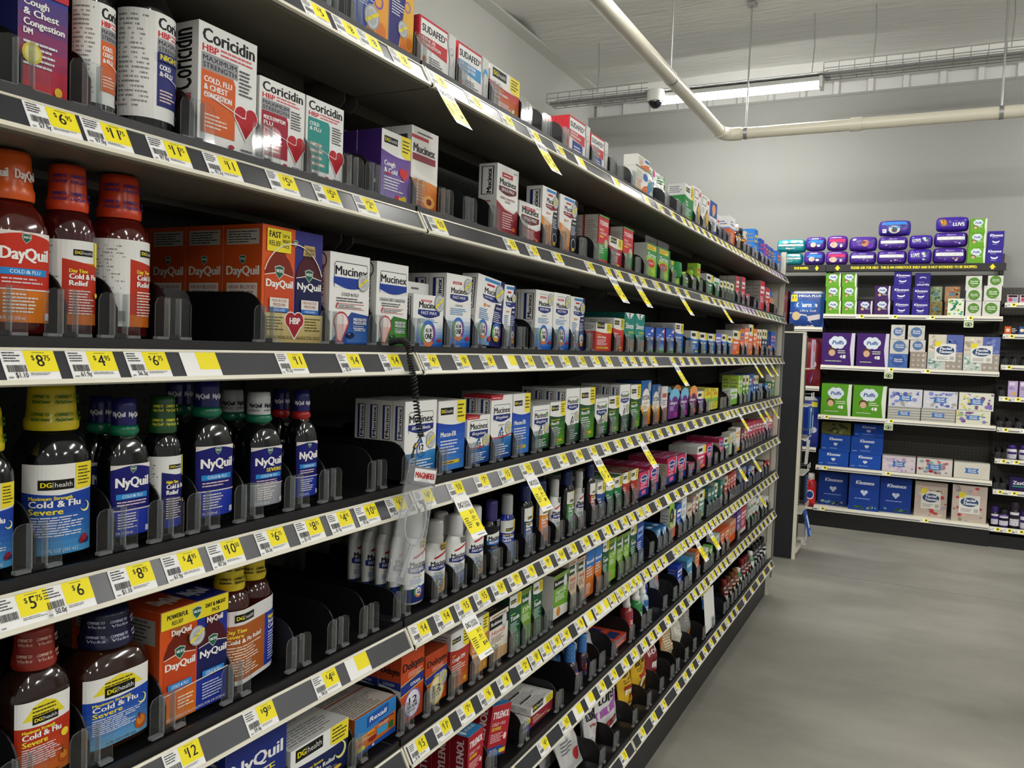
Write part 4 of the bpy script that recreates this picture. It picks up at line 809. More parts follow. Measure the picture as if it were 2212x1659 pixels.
ROUND = [(.80, 0), (.96, .012), (1, .03), (1, .60), (.97, .64), (.86, .69), (.66, .735), (.55, .75), (.52, .78)]
SQ = [(.86, 0), (.97, .01), (1, .03), (1, .52), (.98, .58), (.86, .66), (.62, .72), (.46, .745), (.44, .80)]
CUP = [(.60, .765), (.66, .772), (.66, .80), (.60, .815), (.585, .83), (.56, .90), (.54, .985), (.50, 1), (.02, 1)]
CUPW = [(.72, .735), (.75, .75), (.75, .79), (.70, .81), (.68, .84), (.64, .97), (.60, 1), (.02, 1)]
def day_label(c, c1, word, sub):
    def art(F, S, T):
        fill(F, 'e8e0da'); F.p([(0, 0), (1, 0), (1, .93)]+[(1-i/12, .93+.055*math.sin(math.pi*i/12)) for i in range(1, 12)]+[(0, .93)], c)
        F.g(0, 0, 1, .36, c1, c1 if c1 > 'a' else c1); vicks(F, .5, .955, .10) if False else None
        vicks(F, .52, .93, .085); F.t(word, .10, .69, .13, 'f4f2ee', .80, 2)
        v = .52
        if sub: F.t(sub, .40, .575, .06, 'f0dc3a', .5, 2); v = .47
        F.r(.12, v, .88, v+.075, '2a8ad0'); F.t('COLD & FLU', .5, v+.018, .04, 'eef4fa', .5, 1, 'c'); F.l(.14, v-.10, .9, v-.02, 2, 'e0c8d0'); F.p([(0, .355), (1, .355), (1, .37), (0, .37)], 'e8e0da'); F.l(.16, .10, .72, .33, 6, 'eae4e0'); F.t('8 FL OZ (236 mL)', .12, .03, .035, 'e8e8ec', .4, 1); F.r(.84, .03, .94, .11, 'd8dcea')
    return art
def dgl(c, c1, head, title, sub, moon, fruit=None, arch=False, left=False, hm=None):
    def art(F, S, T):
        fill(F, 'e9e9e5')
        if arch: F.p([(.12, .76), (.88, .76), (.70, .93), (.5, .985), (.30, .93)], 'e8d832'); F.l(.28, .79, .72, .93, 3, '4a4418')
        F.g(0, 0, 1, .60, c1, c, 8); F.p([(0, .58), (1, .58), (1, .70), (.5, .66), (0, .69)], c)
        v = .69
        dglogo(F, .24 if not arch else .28, .72 if not arch else .70, .46)
        if not arch: F.p([(.72, .70), (1, .72), (1, 1), (.72, 1)], 'f0dc32'); F.l(.75, .75, .97, .97, 6, '4a4418')
        F.t(head, .12, .61, .038, 'f2df3c', .55, 2); F.t(title, .12, .53, .07, 'f6f6f4', .66, 2); F.t(sub, .12, .45, .065, 'f2df3c' if sub == 'Severe' else 'f6f6f4', .42, 2); F.l(.12, .20, .86, .43, 8, 'e4e6f2')
        if moon == 1: F.moon(.86, .50, .075, 'f3ef9a')
        if moon == 2: F.e(.86, .47, .075, 'f0d43a')
        if fruit == 'berry': F.e(.82, .12, .05, '8c2030'); F.e(.88, .12, .05, '26305c'); F.e(.85, .15, .05, 'a02838')
        if fruit == 'honey': F.e(.84, .16, .10, 'c05a20'); F.e(.84, .18, .07, 'e0883a'); F.r(.80, .2, .83, .30, '8c3a20')
        F.t('12 FL OZ (355 mL)', .3, .03, .035, 'd8dcec' if not arch else '5a2a18', .45, 1)
    return art
def dgr(c, c1, head, moon):
    """round label: drug facts on the near half, coloured front on the far half"""
    def art(F, S, T):
        fill(F, 'e6e6e2'); F.l(.02, .06, .52, .94, 22, '8f8f8d'); F.r(.55, 0, 1.0, .74, c1); F.r(.55, .14, 1, .70, c); F.p([(.55, .70), (1, .62), (1, .70), (.55, .78)], c); dglogo(F, .66, .82, .24); F.p([(.93, .72), (1, .70), (1, 1), (.93, 1)], 'f0dc32')
        F.t(head, .62, .62, .04, 'f2df3c', .2, 2); F.t('Cold & Flu', .62, .545, .06, 'f6f4f2', .33, 2); F.t('Relief', .62, .465, .06, 'f6f4f2', .2, 2); F.l(.62, .12, .92, .42, 9, 'f0dcd4'); F.r(.40, .05, .52, .2, 'f0f0f0')
        for i in range(9): F.r(.41+.011*i, .06, .415+.011*i, .18, '222222')
        F.e(.95, .36, .03, 'f0d43a')
    return art
def corl(c, lines, night=False):
    a = cori(c, lines)
    def art(F, S, T):
        fill(F, 'e6e6e2'); F.l(.02, .08, .36, .96, 20, '8c8c8a'); G = F.sub(.40, 0, 1, 1); G.k = F.k; a(G, None, None)
        if night: G.k += 4; G.r(.05, .55, .62, .635, '2a2e72'); G.t('NIGHT', .09, .565, .05, 'e8d83a', .42, 2)
    return art
def mucl(c0, band='1d2f7a', sub='FAST-MAX', ring=True, title='COLD & FLU', dark=False):
    def art(F, S, T):
        fill(F, 'eeeeea' if not dark else '17181f'); F.p([(0, 0), (1, 0), (1, .30), (0, .24)], c0); F.p([(.30, .80), (1, .92), (1, .97), (.30, .85)], 'b8232e') if not dark else None
        F.p([(.12, .60), (.12, .80), (1, .86), (1, .60)], 'f2f2f0'); F.t('Mucinex', .18, .66, .10, '14141c', .76, 2); F.p([(.12, .66), (1, .66), (1, .56), (.55, .52), (.12, .56)], band); F.t(sub, .22, .575, .06, W_, .6, 2); F.t(title, .5, .46, .035, '3a3a40' if not dark else 'd8d8e4', .4, 1, 'c'); F.l(.2, .34, .85, .44, 4, '4a86c0')
        if ring: allin(F, .55, .20, .20)
        else: F.l(.1, .05, .9, .26, 6, 'd0dcf0')
        F.r(.62, .99, .98, 1.16, 'c0a24a' if ring else '8a8c90'); F.l(.65, 1.0, .95, 1.13, 2, '2a2a2a')
    return art
MUCB = [(.82, 0), (.96, .012), (1, .03), (1, .56), (.96, .62), (.86, .66), (.74, .69), (.72, .70)]
MUCC = [(.74, .695), (.78, .70), (.78, .76), (.76, .77), (.76, .95), (.72, .985), (.60, 1), (.02, 1)]
def mk_bottle(k, D, h, label, loc):
    p = k.split(':'); a = p[0]; kw = dict(loc=loc)
    nm = 'medicine_bottle'
    if a in ('corb1', 'corb2'):
        kw2 = dict(kw); return bottle(nm, label, 'bottle', D, h, '0c0c0e', [(.8, 0), (.98, .012), (1, .05), (1, .72), (.96, .77), (.72, .84), (.62, .86)], '0e0e10', [(.66, .84), (.70, .85), (.68, .98), (.60, 1), (.02, 1)], (.09, .73, -105, 75, corl('d8642e', ['COLD,', 'COUGH', '& FLU']) if a == 'corb1' else corl('2a2e72', ['', 'COLD', '& FLU'], True)), 2.2, 1, 1, 15, **kw2)
    if a == 'dayb': return bottle(nm, label, 'bottle', D, h, '4a0f0a', SQ, 'd85a1c', CUPW, (.07, .56, -50, 50, day_label('c4301c', 'd8761c', 'DayQuil', None)), 3.2, .82, 1.05, -6, plainword('DayQuil', 'f0e8e0'), **kw)
    if a == 'dgd2': return bottle(nm, label, 'bottle', D, h, '3a0a0a', ROUND, 'cc4018', CUPW, (.07, .56, -120, 70, dgr('b8321c', 'cc6a1c', 'Day Time', 2)), 2, 1, 1, -28, slant(['COMPARE TO', 'DayQuil'], '3a2a78'), **kw)
    if a == 'dgd3': return bottle(nm, label, 'bottle', D, h, '4a0c08', ROUND, 'c83c18', CUPW, (.07, .60, -120, 70, dgr('b8321c', 'cc6a1c', 'Day Time', 2)), 2, 1, 1, 0, slant(['COMPARE TO', 'DayQuil'], '3a2a78'), **kw)
    if a in ('dgnb0', 'dgnb'): return bottle(nm, label, 'bottle', D, h, '07080b', SQ[:3]+[(1, .56), (.98, .60), (.84, .68), (.62, .73), (.52, .75), (.5, .8)], 'c8b41c', CUPW, (.03, .55, -64, 56, dgl('1c3f9c', '4a9ad0', 'Maximum Strength', 'Cold & Flu', 'Severe', 1, 'berry')), 2.6, .9, 1.08, -20, slant(['COMPARE TO', 'NyQuil Severe'], '3a6a1c'), **kw)
    if a in ('nyq1', 'nyq2', 'nyq3', 'nyqs'):
        cap = {'nyqs': 'c8cacc'}.get(a, '1c1c62'); tc = '1c1c30' if a == 'nyqs' else 'e4e4ec'
        t = bottle(nm, label, 'bottle', D, h, '05080a', SQ, cap, [(.50, .785), (.56, .80), (.585, .82), (.57, .95), (.53, 1), (.02, 1)], (.06, .55, -52, 52, day_label('16186a', '2438a8' if a != 'nyqs' else '9c9ea4', 'NyQuil', 'SEVERE' if a == 'nyqs' else None)), 3.4, .84, 1.08, -10, plainword('NyQuil', tc, .5, 'MAX' if a == 'nyqs' else None), **kw)
        b = MB(); r = D/2; b.lathe([(r*.46, h*.735), (r*.60, h*.75), (r*.68, h*.775), (r*.62, h*.80), (r*.585, h*.815), (r*.53, h*.80)], mat('seal_'+('red' if a == 'nyq3' else 'green'), 'a01c1c' if a == 'nyq3' else '0f6a4a', .25), n=28, cap=False); b.build('seal', t); return t
    if a == 'dgnr': return bottle(nm, label, 'bottle', D, h, '060809', ROUND, '1f4a26', CUPW, (.05, .57, -120, 70, dgr('1b1c66', '2636a0', 'Night Time', 1)), 2, 1, 1, -24, slant(['COMPARE TO', 'NyQuil'], 'c8c83a'), **kw)
    if a in ('dgor', 'dgbl'):
        o = a == 'dgor'; return bottle(nm, label, 'bottle', D, h, '2c1206' if not o else '24100a', SQ, '8c2418' if o else '15183c', CUPW, (.05, .56, -46, 52, dgl('b4301a' if o else '1d46a8', 'c86a2a' if o else '6aa8d0', 'Maximum Strength', 'Cold & Flu', 'Severe', 2 if o else 1, 'honey', True)), 3.4, .92, 1.05, -14, slant(['COMPARE TO', 'Vicks'], 'd8b0a0' if o else 'c0c4dc'), **kw)
    if a in ('mucb0', 'mucb1', 'mucb2', 'mucb3', 'mucb4'):
        c0 = {'mucb0': '1d2f6a', 'mucb1': 'd8b04a', 'mucb2': '2a52a4', 'mucb3': '5aa03c', 'mucb4': 'b02a34'}[a]
        return bottle(nm, label, 'bottle', D, h, 'e2e2de', MUCB, 'd2d3d2' if a != 'mucb3' else 'b4b6b6', MUCC, (.03, .60, -75, 60, mucl(c0, ring=a in ('mucb0', 'mucb1'), title={'mucb2': 'COLD, FLU & SORE THROAT', 'mucb3': 'DM MAX'}.get(a, 'COLD & FLU'))), 2.2, .86, 1.08, -20, None, mat('white_bottle', 'e2e2de', .3), **kw)
    if a == 'mucnt': return bottle(nm, label, 'bottle', D, h, '111218', MUCB, '3a3270', MUCC, (.03, .62, -75, 60, mucl('17181f', '2a6ab0', 'NIGHTSHIFT', False, 'COLD & FLU', True)), 2.2, .86, 1.08, -20, None, **kw)
    if a == 'dgmb': return bottle(nm, label, 'bottle', D, h, '1d2f9c', MUCB, 'c4c6c8', MUCC, (.03, .62, -75, 60, dgl('2334a4', '2f86d0', 'Maximum Strength', 'Mucus Relief', 'Cold & Flu', 0)), 2.2, .86, 1.08, -20, None, **kw)
    if a == 'dgdk': return bottle(nm, label, 'bottle', D, h, '08090c', [(.82, 0), (.96, .012), (1, .03), (1, .66), (.9, .72), (.74, .75)], '1a2a5a', [(.74, .74), (.80, .75), (.78, .95), (.70, 1), (.02, 1)], (.04, .66, -40, 60, dgl(p[1], p[1], 'Maximum Strength', 'Mucus Relief', 'DM Max', 0)), 2.8, .86, 1.05, -10, None, **kw)
    if a == 'tylbt': return bottle(nm, label, 'bottle', D, h, '2a1622', [(.82, 0), (.97, .012), (1, .03), (1, .42), (.95, .48), (.80, .55), (.62, .585)], '2f6fb4', [(.62, .56), (.70, .575), (.68, .62), (.66, .95), (.60, 1), (.02, 1)], (.04, .40, -40, 70, lambda F, S, T: (fill(F, '8c1c28'), F.r(0, .86, 1, 1, '2a3a8c'), F.t('TYLENOL', .08, .62, .17, W_, .8, 2, sk=.12), F.t('COLD + FLU', .1, .46, .08, Y_, .7, 2), F.r(0, 0, 1, .34, '23305c'), F.l(.1, .08, .9, .3, 4, 'd8d8e4'))), 2.2, 1, 1, 0, lambda F: [F.ring(.15+.22*i, .2+.3*k, .07, .012, '8ab4dc', 0, 360, 8) for i in range(4) for k in range(3)], **kw)
    if a == 'spray': return bottle(nm, label, 'bottle', D, h, p[2], [(.84, 0), (.98, .01), (1, .03), (1, .60), (.9, .66), (.6, .70), (.5, .72)], p[1], [(.5, .70), (.62, .71), (.62, .80), (.5, .82), (.48, .97), (.40, 1), (.02, 1)], (.06, .58, -50, 70, lambda F, S, T: (fill(F, p[3]), F.e(.5, .82, .3, '2a3a74', .10), F.l(.3, .79, .7, .85, 1, W_), F.t('SORE', .14, .56, .09, W_, .66, 2), F.t('THROAT', .14, .43, .09, W_, .7, 2), F.l(.1, .08, .9, .36, 5, 'f0e8e4'))), 2, 1, 1, 0, None, **kw)
    if a == 'bt': return bottle(nm, label, 'bottle', D, h, p[2], [(.84, 0), (.98, .012), (1, .04), (1, .58), (.92, .66), (.62, .74), (.5, .76)], p[1], [(.5, .75), (.62, .76), (.60, .97), (.54, 1), (.02, 1)], (.08, .56, -60, 70, lambda F, S, T: (fill(F, p[3]), F.r(0, .62, 1, .86, p[1]), F.l(.1, .1, .9, .55, 5, '55555a'))), 2, 1, 1, 0, None, **kw)
def pouch(w, h, d, art, tilt=0, base='d8d8d6', rough=.3, wr=.0025):
    """filled bag: flat heat-sealed top and bottom, swollen belly, crinkled"""
    mb = MB(); nu, nv = 14, 18; g = random.Random(int(w*1e4)+int(h*1e4)); ph = [g.random()*6 for _ in range(6)]
    def sh(u, v):
        a = max(0, min(1, (v-.05)/.85)); t = math.sin(math.pi*min(1, a*1.02))**.55 if a > 0 else 0
        e = math.sin(math.pi*u)**.6 if 0 < u < 1 else 0
        return d*.5*t*e
    def fr(u, v, o):
        cr = wr*(math.sin(9*u+ph[0]+5*v)+math.sin(17*v+ph[1]+3*u)+.6*math.sin(23*u-11*v+ph[2]))*(.3+sh(u, v)/(d*.5+1e-6)); s = sh(u, v)
        pin = 1-.10*math.sin(math.pi*max(0, min(1, v)))*0
        return (s+cr+o, w*(u*pin), h*v)
    m = mat('foil_'+base, base, rough, .15, .5); V = []; F_ = []
    for i in range(nu+1):
        for j in range(nv+1): V.append(fr(i/nu, j/nv, 0))
    for i in range(nu):
        for j in range(nv): a = i*(nv+1)+j; F_.append((a, a+nv+1, a+nv+2, a+1))
    n0 = len(V); V += [(-x-.001, y, z) for x, y, z in V]
    F_ += [tuple(n0+k for k in reversed(f)) for f in F_[:nu*nv]]
    rim = [i*(nv+1) for i in range(nu+1)]+[nu*(nv+1)+j for j in range(1, nv+1)]+[i*(nv+1)+nv for i in range(nu-1, -1, -1)]+[j for j in range(nv-1, 0, -1)]
    F_ += [(rim[k], rim[(k+1) % len(rim)], n0+rim[(k+1) % len(rim)], n0+rim[k]) for k in range(len(rim))]
    mb.mesh(V, F_, m, True); F = Face(mb, lambda u, v, o: fr(u, v, o+.0009), w, h, 10); art(F); return mb
def lud(c, c2):
    def a(F): F.t("LUDEN'S", .10, .48, .13, '17171a', .84, 2); F.p([(0, .40), (1, .47), (1, .36), (0, .30)], c); F.e(.6, .12, .26, c2, .09); F.l(.14, .74, .8, .82, 2, 'b8889a'); F.l(.2, .90, .8, .93, 1, 'c89ab0'); F.l(.1, .03, .5, .10, 2, '66666a')
    return a
BAGS = {
 'pouchb': ('clear-topped white pouch with blue drops', 'white pouch with blue print', 'e6eceb', lambda F: (F.l(.15, .7, .85, .93, 5, '5aa4a4'), F.e(.6, .42, .16, '7ab4d0', .12), F.e(.45, .3, .1, '4a8ac0', .08), F.e(.78, .84, .16, '8aa060', .07), F.l(.2, .08, .8, .2, 3, '88a8b8'))),
 'pouchg': ('white pouch with green edge and pink corner', 'white pouch with green edge', 'e8ece8', lambda F: (F.r(.9, .5, 1, .95, '4fae5a'), F.r(0, .8, .08, 1, 'd85a9a'), F.l(.2, .66, .8, .9, 4, '4a9a5a'), F.e(.5, .34, .2, '7ab4b8', .14), F.e(.72, .66, .14, '7a8a5a', .08))),
 'pchb': ('orange and blue foil pouch', 'orange-blue pouch', 'd88a5a', lambda F: (F.r(0, .68, 1, 1, '2f6fc0'), F.l(.2, .75, .8, .92, 2, 'e8eef4'), F.e(.5, .3, .25, 'e8a860', .14), F.l(.2, .44, .8, .6, 3, 'f0d8c0'))),
 'pchk': ('grey cough-drop bag with orange foot leaning into the shelf', 'grey orange-foot bag', '8a8a8c', lambda F: (F.r(0, .06, 1, .34, 'd8672c'), F.l(.2, .5, .8, .7, 4, 'e6e6e6'), F.e(.5, .44, .2, 'cfcfcf', .08))),
 'pchs': ('silver and black cough-drop bag leaning sideways', 'silver-black bag', 'b9b9bb', lambda F: (F.r(0, .55, 1, .85, '232226'), F.l(.15, .6, .85, .8, 3, 'd8d8d8'), F.p([(0, .3), (1, .12), (1, .2), (0, .38)], '6a2430'))),
 'pchg': ('silver bag with lime stripe and red cherry', 'silver lime-stripe bag', 'cfcfcd', lambda F: (F.p([(.45, .95), (1, .55), (1, .72), (.62, 1)], '7ab03c'), F.e(.7, .2, .14, 'a82a2c', .09), F.t("LUDEN'S", .08, .70, .10, '2a2a2c', .5, 2), F.l(.1, .3, .6, .5, 4, '77777a'))),
 'pchl': ('slim white cough-drop bag with red print', 'slim white red-print bag', 'dcdcda', lambda F: (F.t("LUDEN'S", .06, .58, .12, '19191c', .86, 2), F.t('WILD', .2, .46, .05, 'b83a40', .5, 2), F.p([(.6, 0), (1, 0), (1, .4), (.75, .34)], 'b8303a'), F.l(.1, .1, .5, .3, 4, '99999a'))),
 'pchlud': ('white cough-drop bag with black name and purple stripe', 'white purple-stripe bag', 'e0e0de', lud('a45aa8', 'a02c30')),
 'pchy': ('yellow cough-drop bag with white patch', 'yellow bag', 'dcb01c', lambda F: (F.t('RICOLA', .14, .66, .10, '1c1608', .72, 2, sk=.15), F.p([(.25, .06), (.8, .06), (.9, .36), (.3, .42)], 'eeece6'), F.e(.55, .22, .13, '7a3418', .10), F.r(.22, .42, .85, .50, 'a83a24'), F.l(.2, .54, .8, .63, 2, '6a5210'), F.l(.2, .82, .8, .9, 1, '6a5210'))),
 'pchr': ('dark red cough-drop bag with white foot', 'dark red bag', '8c1f2a', lambda F: (F.t('Ricola', .16, .52, .12, 'e6d8d4', .7, 2), F.p([(.3, 0), (.85, 0), (.95, .32), (.4, .36)], 'e4e0dc'), F.e(.3, .62, .12, '6a141c', .08), F.e(.7, .14, .1, '5a1a1c', .07))),
 'pcho': ('tan and orange bag with yellow edge', 'tan yellow-edge bag', 'b89a6a', lambda F: (F.r(.85, 0, 1, 1, 'd8c83a'), F.r(0, .74, 1, 1, 'd8b43a'), F.l(.1, .15, .75, .68, 9, 'e8e0d0'), F.r(0, 0, .12, .7, 'b85a1c'))),
 'pchw': ('bright yellow-topped clear bag', 'yellow-topped bag', 'c8c4b4', lambda F: (F.r(0, .80, 1, 1, 'e8d832'), F.l(.1, .15, .85, .7, 9, 'f0f0ec'))),
 'pchgr': ('crumpled grey foil bag', 'crumpled grey bag', '8e8e88', lambda F: (F.l(.2, .5, .8, .7, 3, 'b8b8b0'), F.e(.6, .2, .2, 'b8742c', .1))),
 'pchbl': ('blue bag with yellow arc and white foot', 'blue yellow-arc bag', '2f72b4', lambda F: (F.e(.5, .62, .55, 'e8d03a', .14), F.e(.5, .56, .55, '2f72b4', .13), F.p([(.4, 0), (.9, 0), (.6, .42)], 'e8ecee'))),
 'pinh': ('clear blister with blue and silver nasal inhaler', 'blue inhaler blister', '3f5fb0', lambda F: (F.p([(.35, .08), (.62, .12), (.75, .66), (.45, .62)], 'b8ccec'), F.p([(.4, .1), (.5, .12), (.62, .62), (.52, .62)], '2444a0'), F.e(.45, .1, .12, 'eeeeee', .06), F.l(.2, .74, .8, .92, 3, '9aa8d0'))),
 'pinc': ('grey blister card with yellow corner and white tube', 'grey blister card', '9aa0ac', lambda F: (F.p([(.5, .7), (.95, .8), (.95, .95), (.55, .9)], 'd8d03a'), F.e(.5, .4, .3, 'c88a7a', .2), F.l(.15, .7, .45, .9, 3, '3a4a7a'), F.r(.2, .06, .8, .16, 'e8e8ea'))),
}
